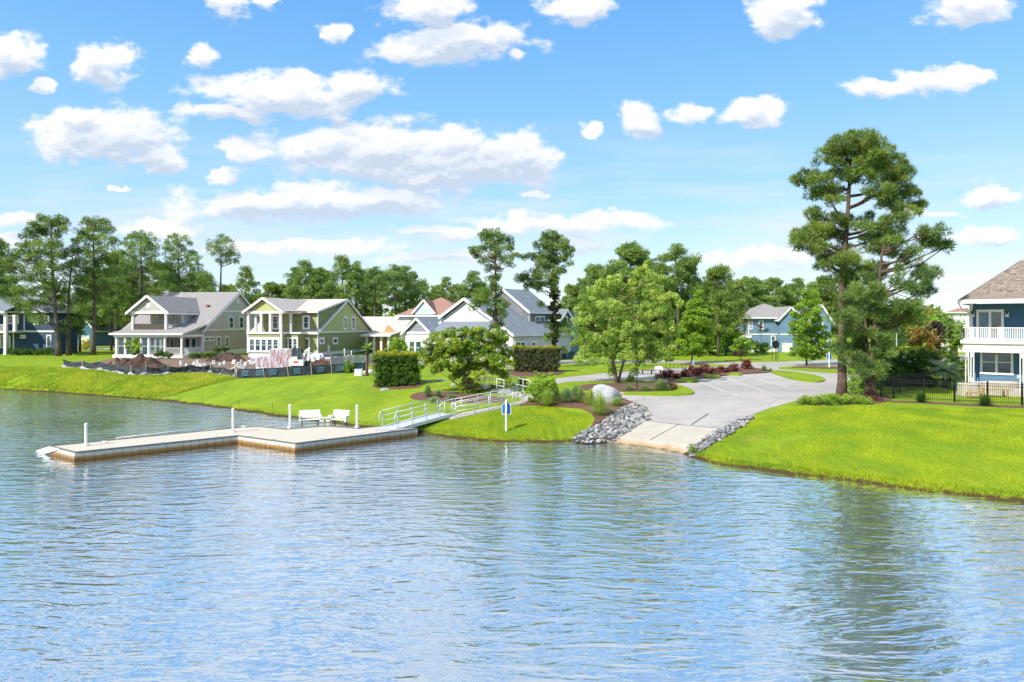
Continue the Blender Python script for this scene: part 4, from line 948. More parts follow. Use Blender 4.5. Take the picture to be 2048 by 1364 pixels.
    def window_at(s, plane, k, u0, u1, zb, zt, units=1, sash=True, fr=0.11, name='window', gm=None, muntin=False, out=-1, deep=0.06, trim=None, cols=2):
        P = (lambda u, d, z: s.P(u, k + out * d, z)) if plane == 'b' else (lambda u, d, z: s.P(k + out * d, u, z))
        def bx(m, ua, ub, za, zb_, d0, d1): m.hexa([P(u, d, z) for z in (za, zb_) for u, d in ((ua, d0), (ub, d0), (ub, d1), (ua, d1))])
        m = MB(); g = MB()
        bx(m, u0, u1, zt - fr * 1.15, zt, .0, deep); bx(m, u0 - .02, u1 + .02, zb, zb + fr, .0, deep + .02)
        un = (u1 - u0 - fr) / units
        for i in range(units + 1):
            x = u0 + un * i; bx(m, x, x + fr, zb + fr, zt - fr * 1.15, .0, deep)
        for i in range(units):
            xa, xb = u0 + un * i + fr, u0 + un * (i + 1); za, zb_ = zb + fr, zt - fr * 1.15
            if sash: zm = (za + zb_) / 2; bx(m, xa, xb, zm - .03, zm + .03, .0, deep * .7)
            if muntin:
                zc = (za + zb_) / 2 + .03
                for c in range(1, cols): xx = xa + (xb - xa) * c / cols; bx(m, xx - .012, xx + .012, zc, zb_, .0, deep * .5)
                bx(m, xa, xb, (zc + zb_) / 2 - .012, (zc + zb_) / 2 + .012, .0, deep * .5)
            bx(g, xa + .001, xb - .001, za + .001, zb_ - .001, .002, .02)
        w_ = m.build(name, trim or M['white'], s.root); g.build('pane', gm or M['glass'], w_)
        return w_
    def post(s, a, b, z0, z1, w=0.24, name='post', mt=None):
        m = MB(); c = s.P(a, b, z0); ang = math.atan2(s.e1.y, s.e1.x)
        m.box(c, w, w, z1 - z0, ang); m.box((c.x, c.y, z0), w + .10, w + .10, .22, ang); m.box((c.x, c.y, z1 - .18), w + .08, w + .08, .16, ang)
        m.build(name, mt or M['white'], s.root)
    def rail(s, pts, z0, z1, gap=0.12, w=.03, name='railing', mt=None):
        m = MB()
        for (a0, b0), (a1, b1) in zip(pts, pts[1:]):
            A, B = s.P(a0, b0, z1), s.P(a1, b1, z1); m.beam(A, B, .09, .07); dz = Vector((0, 0, z1 - z0 - .1)); m.beam(A - dz, B - dz, .06, .06)
            n = max(1, int((B - A).length / gap))
            for i in range(n + 1): q = A.lerp(B, i / n); m.beam(q, q - dz, w, w, up=(1, 0, 0))
        m.build(name, mt or M['white'], s.root)
    def done(s):
        for k, m in s.parts.items():
            if m.v: m.build(k.split('.')[0], s.mats[k], s.root)
        return s.root

M['roof_grey'] = shingle('grey_shingles', (0.25, 0.23, 0.22), (0.36, 0.33, 0.315), (0.30, 0.28, 0.27))
M['roof_tan'] = shingle('pale_tan_shingles', (0.48, 0.41, 0.37), (0.60, 0.52, 0.47), (0.55, 0.48, 0.43))
M['roof_blue'] = shingle('slate_blue_shingles', (0.13, 0.16, 0.20), (0.24, 0.275, 0.32), (0.20, 0.22, 0.25))
M['roof_red'] = shingle('red_brown_shingles', (0.30, 0.155, 0.12), (0.40, 0.22, 0.175), (0.34, 0.185, 0.15))
M['roof_brown'] = shingle('mixed_brown_shingles', (0.13, 0.10, 0.08), (0.34, 0.275, 0.225), (0.24, 0.19, 0.155))
M['sid_beige'] = siding('beige_siding', (0.47, 0.41, 0.32)); M['bat_beige'] = siding('beige_board_batten', (0.55, 0.51, 0.43), 0.42, True, .02)
M['sid_olive'] = siding('olive_siding', (0.29, 0.31, 0.11)); M['bat_olive'] = mat('olive_panel', (0.52, 0.53, 0.21), 0.7, .05, 1)
M['sid_navy'] = siding('navy_siding', (0.018, 0.055, 0.115)); M['sid_blue'] = siding('blue_siding', (0.06, 0.16, 0.26), 0.17)
M['sid_grey'] = siding('pale_grey_siding', (0.70, 0.69, 0.67)); M['bat_grey'] = siding('grey_board_batten', (0.21, 0.21, 0.22), 0.42, True, .02)
M['sid_sky'] = siding('sky_blue_siding', (0.55, 0.68, 0.72)); M['sid_mid'] = siding('mid_blue_siding', (0.16, 0.27, 0.36)); M['sid_teal'] = siding('teal_siding', (0.05, 0.17, 0.24))
M['shake_grey'] = siding('grey_shake', (0.25, 0.27, 0.29), .25)

# ---------------------------------------------------------------- beige house with two-storey porch
H = House('beige_house', 'beige two storey house with white porch, upper balcony and grey shingle roof', (-47.1, 104), -8.5, 2.0, M['sid_beige'], M['roof_grey'])
H.box('foundation', -12.9, .04, -.04, 19.5, 1.5, 2.55, M['white'])
H.gable(-13, 0, 0, 19.6, 2.5, 5.93, 11.9, axis='a', over=.5, side_over=.35)
H.wallpoly([(0.03, .15, 5.98), (0.03, 19.45, 5.98), (0.03, 9.8, 11.75)], (.02, 0), 'gable_panel', M['bat_beige'])
H.box('trim', 0, .09, -.2, 19.8, 5.72, 5.96); H.box('trim', .0, .09, 4.6, 15.0, 8.75, 8.95)
H.box('trim', -.0, .08, 0, .22, 2.5, 5.7); H.box('trim', -.25, 0, -.08, 0, 2.5, 5.2)
for p in ((385.5+25, 0),): pass
z6 = lambda x, y: (210 + x / 7.06, 560 + y / 7.06)
for (x0, y0, x1, y1, sash) in ((1748,510,1815,688,True), (1893,512,1955,688,True), (1575,795,1632,955,True), (1695,795,1748,950,True), (1400,798,1542,860,False)):
    (a, b), (c, d) = z6(x0, y0), z6(x1, y1)
    H.window('a', 0.05 if y0 < 700 else 0, a, b, c, d, units=2 if not sash else 1, sash=sash, fr=.2, out=1)
H.window('a', 0.06, *z6(1855, 262), *z6(1890, 330), sash=False, fr=.25, name='gable_vent', gm=M['white'], out=1)
# porch: shed roof, posts, dark screened part on the left
ze, zs = 5.32, 6.7
H.slab([(-11.3, -5.5, ze), (.35, -5.5, ze), (.35, .35, zs), (-9.2, .35, zs)]); H.slab([(-11.3, -5.5, ze), (-9.2, .35, zs), (-11.3, 4.0, ze)], .16)
H.box('trim', -11.4, .42, -5.62, -5.5, ze - .14, ze + .12); H.box('trim', -11.42, -11.3, -5.5, 4.0, ze - .14, ze + .12)
H.mb('trim').beam(H.P(.4, -5.6, ze + .02), H.P(.4, .3, zs), .08, .3)
H.box('trim', -11.0, .1, -5.15, -4.85, 4.85, ze - .1); H.box('trim', -.1, .12, -4.85, 0, 4.85, ze - .1); H.box('trim', -11.0, -10.8, -4.8, 3, 4.85, ze - .1)
H.wallpoly([(.0, -4.7, ze - .1), (.0, -.05, ze - .1), (.0, -.05, 6.35)], (-.1, 0), 'wall')
H.box('foundation', -11.1, .2, -5.2, -.05, 1.4, 2.25)
H.box('porch_ceiling', -11, 0, -4.85, -.05, 5.12, 5.16, M['white'])
zp = 2.25
for px in (233, 250.5, 267.5, 282, 298, 330, 363.5):
    a, _ = H.onb(px, 700, -5.0); H.post(a, -5.0, zp, 4.86, .26 if px in (233, 298, 330, 363.5) else .2)
for (x0, x1) in ((236,248.7),(252.5,264.5),(270,280.5),(284,295.5),(300.5,310),(311.5,320.5),(322,328)):
    a0, _ = H.onb(x0, 690, -5.0); a1, _ = H.onb(x1, 690, -5.0)
    H.window_at('b', -4.95, a0, a1, zp, 4.85, sash=True, fr=.05, name='screen_panel', gm=M['glass_dark'])
H.box('wall', -10.9, -3.6, -4.8, -4.75, 2.3, 2.7)
for (x0, x1, y0, y1) in ((341,348,677,699),(356,362,677,700),(370.5,380,675.5,699),(383,393,675.5,699)):
    H.window('b', 0, x0, y0, x1, y1, fr=.1, sash=False)
a0, _ = H.onb(330, 700, -5.0); H.rail([(a0, -5.0), (-.05, -5.0), (-.05, -.1)], 2.3, 3.3)
H.rail([(a0 - 1.6, -6.4), (a0 - .1, -5.2)], 1.9, 2.9, name='stair_rail')
# front wing with balcony
zf, zt2 = 5.72, 8.72
aL, aR, aP = -9.28, -3.56, -6.42
H.gable(aL, aR, .6, 9.0, 6.3, zt2, 10.86, axis='b', over=.5, side_over=0, key='wing_wall', mt=M['bat_beige'], trim=False)
for (e, sg) in ((aL, -1), (aR, 1)):
    sl = (10.86 - zt2) / 2.86; ee = e + sg * .55; zz = zt2 - sl * .55
    H.slab([(aP, -4.0, 10.9), (ee, -4.0, zz + .03), (ee, 4.4, zz + .03), (aP, 8.0, 10.9)] if sg > 0 else [(aP, -4.0, 10.9), (aP, 8.0, 10.9), (ee, 4.4, zz + .03), (ee, -4.0, zz + .03)], .15)
    H.mb('trim').beam(H.P(aP, -4.03, 10.92), H.P(ee, -4.03, zz + .05), .08, .34, up=(0, 0, 1))
    H.box('trim', min(ee, ee + sg * .12), max(ee, ee + sg * .12), -4.05, 4.4, zz - .12, zz + .14)
H.wallpoly([(aL, -3.6, zt2 - .02), (aR, -3.6, zt2 - .02), (aP, -3.6, 10.78)], (0, .1), 'wing_wall')
H.box('trim', aL - .1, aR + .1, -3.68, -3.4, zt2 - .42, zt2 - .03)
H.box('trim', aR - .2, aR + .06, -3.4, 4.2, zt2 - .42, zt2 - .03); H.box('trim', aL - .06, aL + .2, -3.4, 4.2, zt2 - .42, zt2 - .03)
H.box('balcony_floor', aL, aR, -3.4, .6, zf - .25, zf - .05, M['white']); H.box('trim', aL - .08, aR + .08, -3.6, -3.4, zf - .38, zf)
H.box('trim', aR, aR + .08, -3.4, .6, zf - .2, zf + .1)
H.box('balcony_ceiling', aL, aR, -3.38, .6, zt2 - .06, zt2 - .04, M['white'])
H.window_at('b', -3.58, aP - .33, aP + .33, 9.15, 9.85, sash=False, fr=.3, name='gable_vent', gm=M['white'])
for (a, b) in ((aL + .16, -3.4), (aR - .16, -3.4), (aR - .14, .5)): H.post(a, b, zf, zt2 - .4, .3)
M['mesh'] = mat('brown_railing_mesh', (0.16, 0.12, 0.095), .7, .15, 6)
H.rail([(aL + .2, -3.45), (aR - .2, -3.45)], zf, zf + 1.05, gap=.07, w=.045, name='railing', mt=M['mesh']); H.rail([(aR - .1, -3.3), (aR - .1, .4)], zf, zf + 1.05)
for (x0, x1) in ((308.5, 317), (336.5, 345), (350.5, 359.5)): H.window('b', .6, x0, 632, x1, 652, fr=.1, sash=False, name='balcony_door')
H.box('roof_vent', -2.9, -2.4, 5.2, 5.7, 9.6, 9.85, mat('red_vent', (.35, .12, .08), .6)); H.mb('vent_pipe', M['white']).tube([H.P(-2, 6, 9.4), H.P(-2, 6, 10.1)], .06); H.mb('vent_pipe').tube([H.P(-9, 8, 10.6), H.P(-9, 8, 11.6)], .06)
H.box('electric_box', .02, .3, 18.2, 18.8, 2.3, 3.2, M['black'])
H.done()
# furniture on the balcony
t = MB(); q = H.P(-6.6, -2.2, zf)
t2 = empty('balcony_table', q, 'dark round table with chairs on the upper balcony of the beige house', 'table')
t.tube([q + Vector((0, 0, .70)), q + Vector((0, 0, .74))], .55, 12); t.build('tabletop', M['mesh'], t2); t = MB(); t.tube([q, q + Vector((0, 0, .7))], .05, 6); t.build('leg', M['mesh'], t2)
for i, (da, db, ln_) in enumerate(((-.9, -.1, 'left of'), (.9, .1, 'right of'), (2.1, 0, 'far right of'))):
    q = H.P(-6.6 + da, -2.2 + db, zf); c = empty('balcony_chair', q, 'dark wicker chair %s the balcony table at the beige house' % ln_, 'chair', 'chairs on the beige balcony')
    m_ = MB(); m_.box(q + Vector((0, 0, .4)), .5, .5, .08); m_.build('seat', M['mesh'], c); m_ = MB(); m_.box(q + Vector((0, .22, .46)), .5, .06, .5); m_.build('backrest', M['mesh'], c)
    for sx in (-.2, .2):
        for sy in (-.2, .2): m_ = MB(); m_.box(q + Vector((sx, sy, 0)), .05, .05, .4); m_.build('leg', M['mesh'], c)

# ---------------------------------------------------------------- green house
H = House('green_house', 'olive green two storey house with white columns and pale tan roof', (-29.4, 103), -13.9, 2.1, M['sid_olive'], M['roof_tan'])
H.box('foundation', -9.4, .03, -3.45, -.06, 1.2, 2.45, M['white']); H.box('foundation', -11, .03, -.05, 18.2, 1.9, 2.45)
H.box('foundation_stone', -10.9, .06, .1, 18.1, .9, 1.95, M['stone'])
H.gable(-11, 0, 0, 18.3, 2.4, 5.57, 10.65, axis='a', over=.45, side_over=.35, key='wall')
H.wallpoly([(0.03, .3, 5.66), (0.03, 18.0, 5.66), (0.03, 9.15, 10.45)], (.02, 0), 'gable_panel', M['bat_olive'])
H.box('trim', 0, .1, -.2, 18.5, 5.38, 5.64); H.box('trim', -.02, .1, -.05, .25, 2.45, 8.5); H.box('trim', .0, .08, 18.05, 18.35, 2.45, 5.4)
# full second storey with a shallow shed roof to the front
H.wallpoly([(-9.6, 0.02, 5.4), (-9.6, 9.1, 5.4), (-9.6, 9.1, 10.5), (-9.6, 0.02, 8.62)], (9.58, 0), 'wall')
H.slab([(-10.6, -.5, 8.56), (.35, -.5, 8.56), (.35, 9.15, 10.72), (-10.6, 9.15, 10.72)], .15)
H.box('trim', -4.0, .42, -.62, -.5, 8.46, 8.74); H.mb('trim').beam(H.P(.4, -.55, 8.6), H.P(.4, 9.1, 10.76), .08, .26)
# left wing
aL, aR = -9.53, -3.81; aP = (aL + aR) / 2
H.box('wall', aL, aR, -3.5, .5, 2.45, 5.3); H.box('wall', aL, aR, -.4, .5, 5.3, 8.4)
H.box('wall', aR + .01, -1.9, -2.2, -.01, 2.45, 5.3)
H.box('balcony_floor', aL - .06, aR + .06, -3.62, .3, 5.3, 5.55, M['white']); H.box('balcony_floor', aR, -1.3, -2.4, 0, 5.32, 5.53)
for (e, sg) in ((aL, -1), (aR, 1)):
    ee = e + sg * .5; zz = 8.78 - .33
    H.slab([(aP, -4.0, 10.6), (ee, -4.0, zz), (ee, .5, zz), (aP, 8.6, 10.6)] if sg > 0 else [(aP, -4.0, 10.6), (aP, 8.6, 10.6), (ee, .5, zz), (ee, -4.0, zz)], .15)
    H.mb('trim').beam(H.P(aP, -4.03, 10.62), H.P(ee, -4.03, zz + .03), .08, .34)
    H.box('trim', min(ee, ee + sg * .12), max(ee, ee + sg * .12), -4.05, .4, zz - .14, zz + .12)
H.wallpoly([(aL, -3.55, 8.76), (aR, -3.55, 8.76), (aP, -3.55, 10.5)], (0, .1), 'gable_panel')
H.box('trim', aL - .1, aR + .1, -3.66, -3.35, 8.32, 8.72); H.box('trim', aR - .2, aR + .08, -3.35, -.4, 8.32, 8.72); H.box('trim', aR + .1, -1.4, -2.3, -2.05, 8.3, 8.62); H.box('porch_ceiling', aL, -1.4, -3.3, -.1, 8.70, 8.74, M['white'])
H.box('trim', aL - .06, aL + .2, -3.56, -3.3, 2.45, 5.3); H.box('trim', aR - .2, aR + .06, -3.56, -3.3, 2.45, 5.3)
for px, b in ((497, -3.4), (523, -3.4), (541, -3.4), (562, -3.4)):
    a, _ = H.onb(px, 640, b); H.post(a, b, 5.55, 8.34, .34)
a, _ = H.onb(581.5, 640, -2.2); H.post(a, -2.2, 5.53, 8.3, .3)
H.post(H.onb(512, 640, -2.9)[0], -2.9, 5.55, 8.34, .3)
z7 = lambda x, y: (480 + x / 7.31, 580 + y / 7.31)
H.window('b', -3.5, *z7(122, 690), *z7(582, 915), units=5, muntin=True, fr=.3, deep=.08)
H.window('b', -2.2, *z7(628, 690), *z7(850, 915), units=3, muntin=True, fr=.22, deep=.08)
H.window('b', 0, *z7(915, 690), *z7(1022, 925), muntin=True, fr=.28)
H.window('b', 0, *z7(915, 368), *z7(1022, 578), muntin=True, fr=.28)
H.window('b', -.4, *z7(468, 368), *z7(572, 575), muntin=True, fr=.22)
H.window('b', -.4 + .39, *z7(625, 372), *z7(800, 580), units=2, sash=False, fr=.22, name='balcony_door')
for q in ((1510,385,1565,578), (1625,385,1688,582)): H.window('a', .05, *z7(q[0], q[1]), *z7(q[2], q[3]), muntin=True, fr=.28, out=1)
for q in ((1155,690,1232,790), (1352,690,1430,790)): H.window('a', 0, *z7(q[0], q[1]), *z7(q[2], q[3]), sash=False, fr=.3, out=1)
b_, z_ = H.ona(*z7(1290, 855), 0); H.box('meter_box', .0, .12, b_ - .3, b_ + .3, z_ - .5, z_ + .5, M['vinyl'])
b_, z_ = H.ona(*z7(1805, 850), 0); H.box('utility_box', .0, .2, b_ - .4, b_ + .4, z_ - .5, z_ + .5, M['shake_grey'])
# attached garage to the right rear
H.gable(-7, 4.5, 18.4, 27, 2.4, 5.2, 7.9, axis='a', over=.5, side_over=.4)
H.box('porch_band', .5, 4.9, 18.1, 18.35, 4.3, 5.3, M['white'])
H.done()

# ---------------------------------------------------------------- house shell under construction and the pale blue house behind
def simple_house(name, label, px0, px1, D, ang, ze_px, zr_px, wall, roof, depth=9, axis='a', zg=1.8, hip=False, over=.5, trimm=None, wins=(), foundation=True, extra=None):
    ze = HC - (ze_px - HY) / F * D; zr = HC - (zr_px - HY) / F * D
    x0 = (px0 - CX) / F * D; wd = (px1 - px0) / F * D / max(.3, math.cos(R(ang)))
    H = House(name, label, (x0, D), ang, zg, wall, roof)
    if hip:
        H.box('wall', 0, wd, 0, depth, zg, ze); rdg = min(wd, depth) / 2; o = over
        c = [(-o, -o), (wd + o, -o), (wd + o, depth + o), (-o, depth + o)]
        if wd >= depth: r0, r1 = (rdg, depth / 2), (wd - rdg, depth / 2)
        else: r0, r1 = (wd / 2, rdg), (wd / 2, depth - rdg)
        zz = ze
        if wd >= depth: F_ = [[c[0], c[1], r1, r0], [c[1], c[2], r1], [c[2], c[3], r0, r1], [c[3], c[0], r0]]
        else: F_ = [[c[0], c[1], r0], [c[1], c[2], r1, r0], [c[2], c[3], r1], [c[3], c[0], r0, r1]]
        for f in F_:
            H.slab([(q[0], q[1], zr if q in (r0, r1) else zz) for q in f], .12)
        for i in range(4):
            a, b = c[i], c[(i + 1) % 4]; H.mb('trim').beam(H.P(a[0], a[1], zz), H.P(b[0], b[1], zz), .16, .26)
    else: H.gable(0, wd, 0, depth, zg, ze, zr, axis=axis, over=over)
    for wn_ in wins: H.window('b', 0, *wn_[:4], units=wn_[4] if len(wn_) > 4 else 1, fr=.16, gm=wn_[5] if len(wn_) > 5 else None)
    for a in (0, wd): H.box('trim', a - .1, a + .1, -.06, .0, zg, ze - .1)
    if extra: extra(H, wd, ze, zr)
    return H
def ex(H, wd, ze, zr):
    H.box('sheathing', .3, wd - .3, -2.5, -2.4, 1.8, 4.3, M['wood'])
    for i in range(4): H.post(.2 + i * (wd - .4) / 3, -4.2, 1.8, ze - .3, .35, mt=M['vinyl'])
    H.slab([(-.5, -5, ze - .3), (wd + .5, -5, ze - .3), (wd + .5, .2, ze + .25), (-.5, .2, ze + .25)], .15); H.box('trim', -.5, wd + .5, -5.1, -5, ze - .4, ze - .1)
    H.wallpoly([(2.0, -1.2, ze + .2), (4.2, -1.2, ze + .2), (2.6, -1.2, ze + 1.5)], (0, .2), 'sheathing')
simple_house('unfinished_house', 'unfinished house with raw wood sheathing and pinkish roof behind the palm', 752, 800, 118, -12, 667, 640, M['vinyl'], M['roof_tan'], 10, 'a', extra=ex).done()
def ex(H, wd, ze, zr):
    gl, _ = H.onb(829, 610, -.3); gr, _ = H.onb(866, 610, -.3); H.gable(gl, gr, -.3, 4, ze - .2, ze + .9, ze + 2.8, axis='b', over=.4, key='wing_wall', mt=M['sid_sky'], side_over=.2)
simple_house('pale_blue_house', 'pale sky blue house with red brown hip roof behind the grey house', 799, 932, 122, -10, 632, 594, M['sid_sky'], M['roof_red'], 12, hip=True, over=.6,
             wins=((808, 636, 815, 652),), extra=ex).done()

# ---------------------------------------------------------------- grey house
z3 = lambda x, y: (760 + x / 4.01, 440 + y / 4.01)
D0 = 88.0
H = House('grey_house', 'pale grey gabled house with slate blue roof partly hidden behind two pines', ((1026 - CX) / F * D0, D0), -40.0, 1.8, M['sid_grey'], M['roof_blue'])
gR, zlow = 0.45, H.onb(1024, 671, 0)[1]
gP, zpk = H.onb(933, 598, 0); gL, zel = H.onb(886, 637, 0)
bE, _ = H.ona(1141, 700, 0)                                     # rear end of the right side
slp = (zpk - zlow) / (gR - gP)
H.wallpoly([(gL - 1.0, 0, 1.8), (0, 0, 1.8), (0, 0, zpk + slp * gP - .12), (gP, 0, zpk - .12), (gL - 1.0, 0, zpk - slp * (gP - gL + 1.0) - .12)], (0, bE))
H.slab([(gP, -.5, zpk), (gR, -.5, zlow), (gR, bE + .3, zlow), (gP, bE + .3, zpk)], .14); H.slab([(gP, -.5, zpk), (gP, bE + .3, zpk), (gL - .4, bE + .3, zel), (gL - .4, -.5, zel)], .14)
H.mb('trim').beam(H.P(gP, -.53, zpk + .02), H.P(gR, -.53, zlow + .02), .1, .36); H.mb('trim').beam(H.P(gP, -.53, zpk + .02), H.P(gL - .4, -.53, zel + .02), .1, .36)
H.box('trim', gR, gR + .12, -.55, bE + .3, zlow - .12, zlow + .14); H.box('trim', 0, .05, -.05, .2, 1.8, zlow)
H.box('trim', gL, gP + 4.5, -.06, 0, H.onb(930, 643, 0)[1] - .05, H.onb(930, 643, 0)[1] + .15)
# skirt roof and small gabled wing at the front left
zsk = H.onb(930, 644, 0)[1]; zs0 = H.onb(930, 668, -2.2)[1]
sL, _ = H.onb(808, 690, -2.6); sR, _ = H.onb(866, 690, -2.6); zsp = H.onb(837, 637, -2.6)[1]; zse = H.onb(837, 664, -2.6)[1]
H.slab([(sR - .6, -2.5, zs0), (gP + 5.6, -2.5, zs0), (gP + 5.6, -.02, zsk), (sR - .6, -.02, zsk)], .1); H.box('trim', sR + .3, gP + 5.6, -2.62, -2.5, zs0 - .14, zs0 + .1)
H.box('wall', sR - .3, gP + 5.2, -2.1, -.01, 1.8, zs0)
H.gable(sL + .3, sR - .3, -2.6, 4, 1.8, zse, zsp, axis='b', over=.5, key='wall', side_over=.4)
H.wallpoly([(sL + .5, -2.64, zse + .05), (sR - .5, -2.64, zse + .05), ((sL + sR) / 2, -2.64, zsp - .25)], (0, -.04), 'gable_panel', M['shake_grey'])
H.box('trim', sL, sR, -2.74, -2.6, zse - .25, zse + .05)
H.window('b', -2.6, 817, 678, 845, 712, units=2, fr=.3); H.window('b', -2.1, 872, 680, 898, 712, units=2, fr=.3)
# raised upper storey on the right slope
b0 = 6.6; uP, zuP = H.onb(1009, 579, b0); uR, zuR = H.onb(1063, 625.5, b0); su = (zuP - zuR) / (uR - uP); b1_ = bE - .8
H.wallpoly([(uR - .4, b0, 4), (uR - .4, b0, zuR + su * .4 - .15), (uP, b0, zuP - .15), (uP - 3, b0, zuP - 3 * su - .15), (uP - 3, b0, 4)], (0, b1_ - b0), 'upper_wall', M['bat_grey'])
H.slab([(uP, b0 - .45, zuP), (uR, b0 - .45, zuR), (uR, b1_, zuR), (uP, b1_, zuP)], .14); H.slab([(uP, b0 - .45, zuP), (uP, b1_, zuP), (uP - 3.4, b1_, zuP - 3.4 * su), (uP - 3.4, b0 - .45, zuP - 3.4 * su)], .14)
H.mb('trim').beam(H.P(uP, b0 - .48, zuP + .02), H.P(uR, b0 - .48, zuR + .02), .1, .34); H.box('trim', uR, uR + .1, b0 - .5, b1_, zuR - .12, zuR + .12)
H.box('trim', uR - .42, uR - .36, b0 - .05, b0 + .2, zuR - 2.6, zuR)
H.window('a', uR - .4, 1070, 632, 1089, 657, units=2, sash=False, fr=.16, out=1)
c0, _ = H.ona(1119, 640, -.3); c1_, _ = H.ona(1144, 640, -.3); zc0 = H.ona(1132, 636, -.3)[1]; zc1 = H.ona(1132, 620, -.3)[1]
H.gable(-5, -.3, c0 + .3, c1_ - .3, 4, zc0, zc1, axis='a', over=.4, key='upper_wall', side_over=.3)
H.window('a', -.3, 1125, 624 + 8, 1135, 655, fr=.16, out=1)
H.window('a', 0, 1030, 682, 1051, 712, units=2, fr=.2, out=1); H.window('a', 0, 1062, 682, 1072, 712, fr=.2, out=1)
H.mb('downspout', M['white']).tube([H.P(.1, bE - .3, 1.9), H.P(.1, bE - .3, zlow)], .06, 6); H.mb('downspout').tube([H.P(.1, .25, 1.9), H.P(.1, .25, zlow - .3), H.P(.4, .1, zlow)], .06, 6)
H.box('side_wing', -6, -1.2, bE + .01, bE + 4, 1.8, H.ona(1146, 622, 0)[1], M['sid_mid'])
q = H.P(.8, bE - .6, 1.8); H.box('utility_box', .2, 1.0, bE - 2.2, bE - .4, 1.8, 2.9, mat('dark_blue_cover', (.02, .06, .10), .6))
H.done()

# ---------------------------------------------------------------- navy house far left
D1 = 112.0
H = House('navy_house', 'dark navy blue house with white porch columns at far left behind pines', ((0 - CX) / F * D1, D1), -4, 1.9, M['sid_navy'], M['roof_blue'])
w1, _ = H.onb(116, 700, 0); ze = HC - (624 - HY) / F * D1; zr = HC - (594 - HY) / F * D1
H.box('wall', -8, w1, 0, 4.2, 1.9, ze)
H.slab([(-8, -.5, ze), (w1 + .5, -.5, ze), (w1 - 4.5, 2.4, zr), (-8, 2.4, zr)], .14); H.slab([(w1 + .5, -.5, ze), (w1 + .5, 4.7, ze), (w1 - 4.5, 2.4, zr)], .14); H.slab([(-8, 4.7, ze), (w1 + .5, 4.7, ze), (w1 - 4.5, 2.4, zr), (-8, 2.4, zr)], .14)
H.box('trim', -8, w1 + .55, -.6, -.5, ze - .14, ze + .1); H.box('trim', w1 + .5, w1 + .6, -.5, 4.7, ze - .14, ze + .1)
zb_ = HC - (662.5 - HY) / F * D1; H.box('trim', 0, w1, -.08, 0, zb_ - .15, zb_ + .15)
for px in (49, 27.5):
    a, _ = H.onb(px, 650, 0); H.box('trim', a - .1, a + .1, -.07, 0, (1.9 if px < 40 else zb_ + .16), ze - .15 if px > 40 else zb_ - .16)
# front porch bay
H.box('porch_floor', -8, H.onb(48, 650, 0)[0], -3.6, -.01, zb_ - .25, zb_, M['white'])
H.box('porch_beam', -8, H.onb(48, 650, 0)[0], -3.7, -3.4, ze - .5, ze - .12, M['white']); H.slab([(-8, -4.1, ze - .1), (H.onb(50, 650, 0)[0], -4.1, ze - .1), (H.onb(30, 650, 0)[0], 2, ze + 1.6), (-8, 2, ze + 1.6)], .14)
H.box('trim', -8, H.onb(50, 650, 0)[0], -4.2, -4.1, ze - .22, ze + .04)
for px in (11.5, 30): H.post(H.onb(px, 650, -3.5)[0], -3.5, zb_ if px > 20 else 1.9, ze - .5, .42)
H.rail([(-6, -3.5), (H.onb(47, 650, 0)[0], -3.5)], zb_, zb_ + 1.1)
for q in ((14, 630, 29, 648, 1), (34, 631, 38, 648, 1), (88.5, 630, 98.5, 646, 1), (93, 669.5, 103, 694.5, 1), (68, 631, 77, 650, 1)): H.window('b', 0, q[0], q[1], q[2], q[3], fr=.2, muntin=q[0] == 93)
H.window('b', 0, 41, 669.5, 51.5, 677, sash=False, fr=.2); H.window('b', 0, -6, 670, 9, 696, units=2, fr=.15); H.window('b', 0, 14, 671, 21, 696, fr=.15)
H.done()
# teal houses glimpsed between the pines
def ex(H, wd, ze, zr): H.box('garage_door', 1, wd - 1, -.05, 0, 1.8, 4.2, M['white'])
simple_house('teal_house', 'white and teal gabled house glimpsed between pine trunks, left of the street', 150, 186, 150, 6, 658, 636, M['sid_teal'], M['roof_blue'], 12, 'b', extra=ex).done()
simple_house('teal_house', 'teal gabled cottage just left of the beige porch, beyond the street', 203, 240, 160, 10, 658, 640, M['sid_teal'], M['roof_blue'], 12, 'b', wins=((215, 664, 222, 680),)).done()
simple_house('terracotta_house', 'small salmon roofed house glimpsed behind the left pines', 236, 268, 175, 0, 648, 634, M['vinyl'], M['roof_red'], 10, 'a').done()

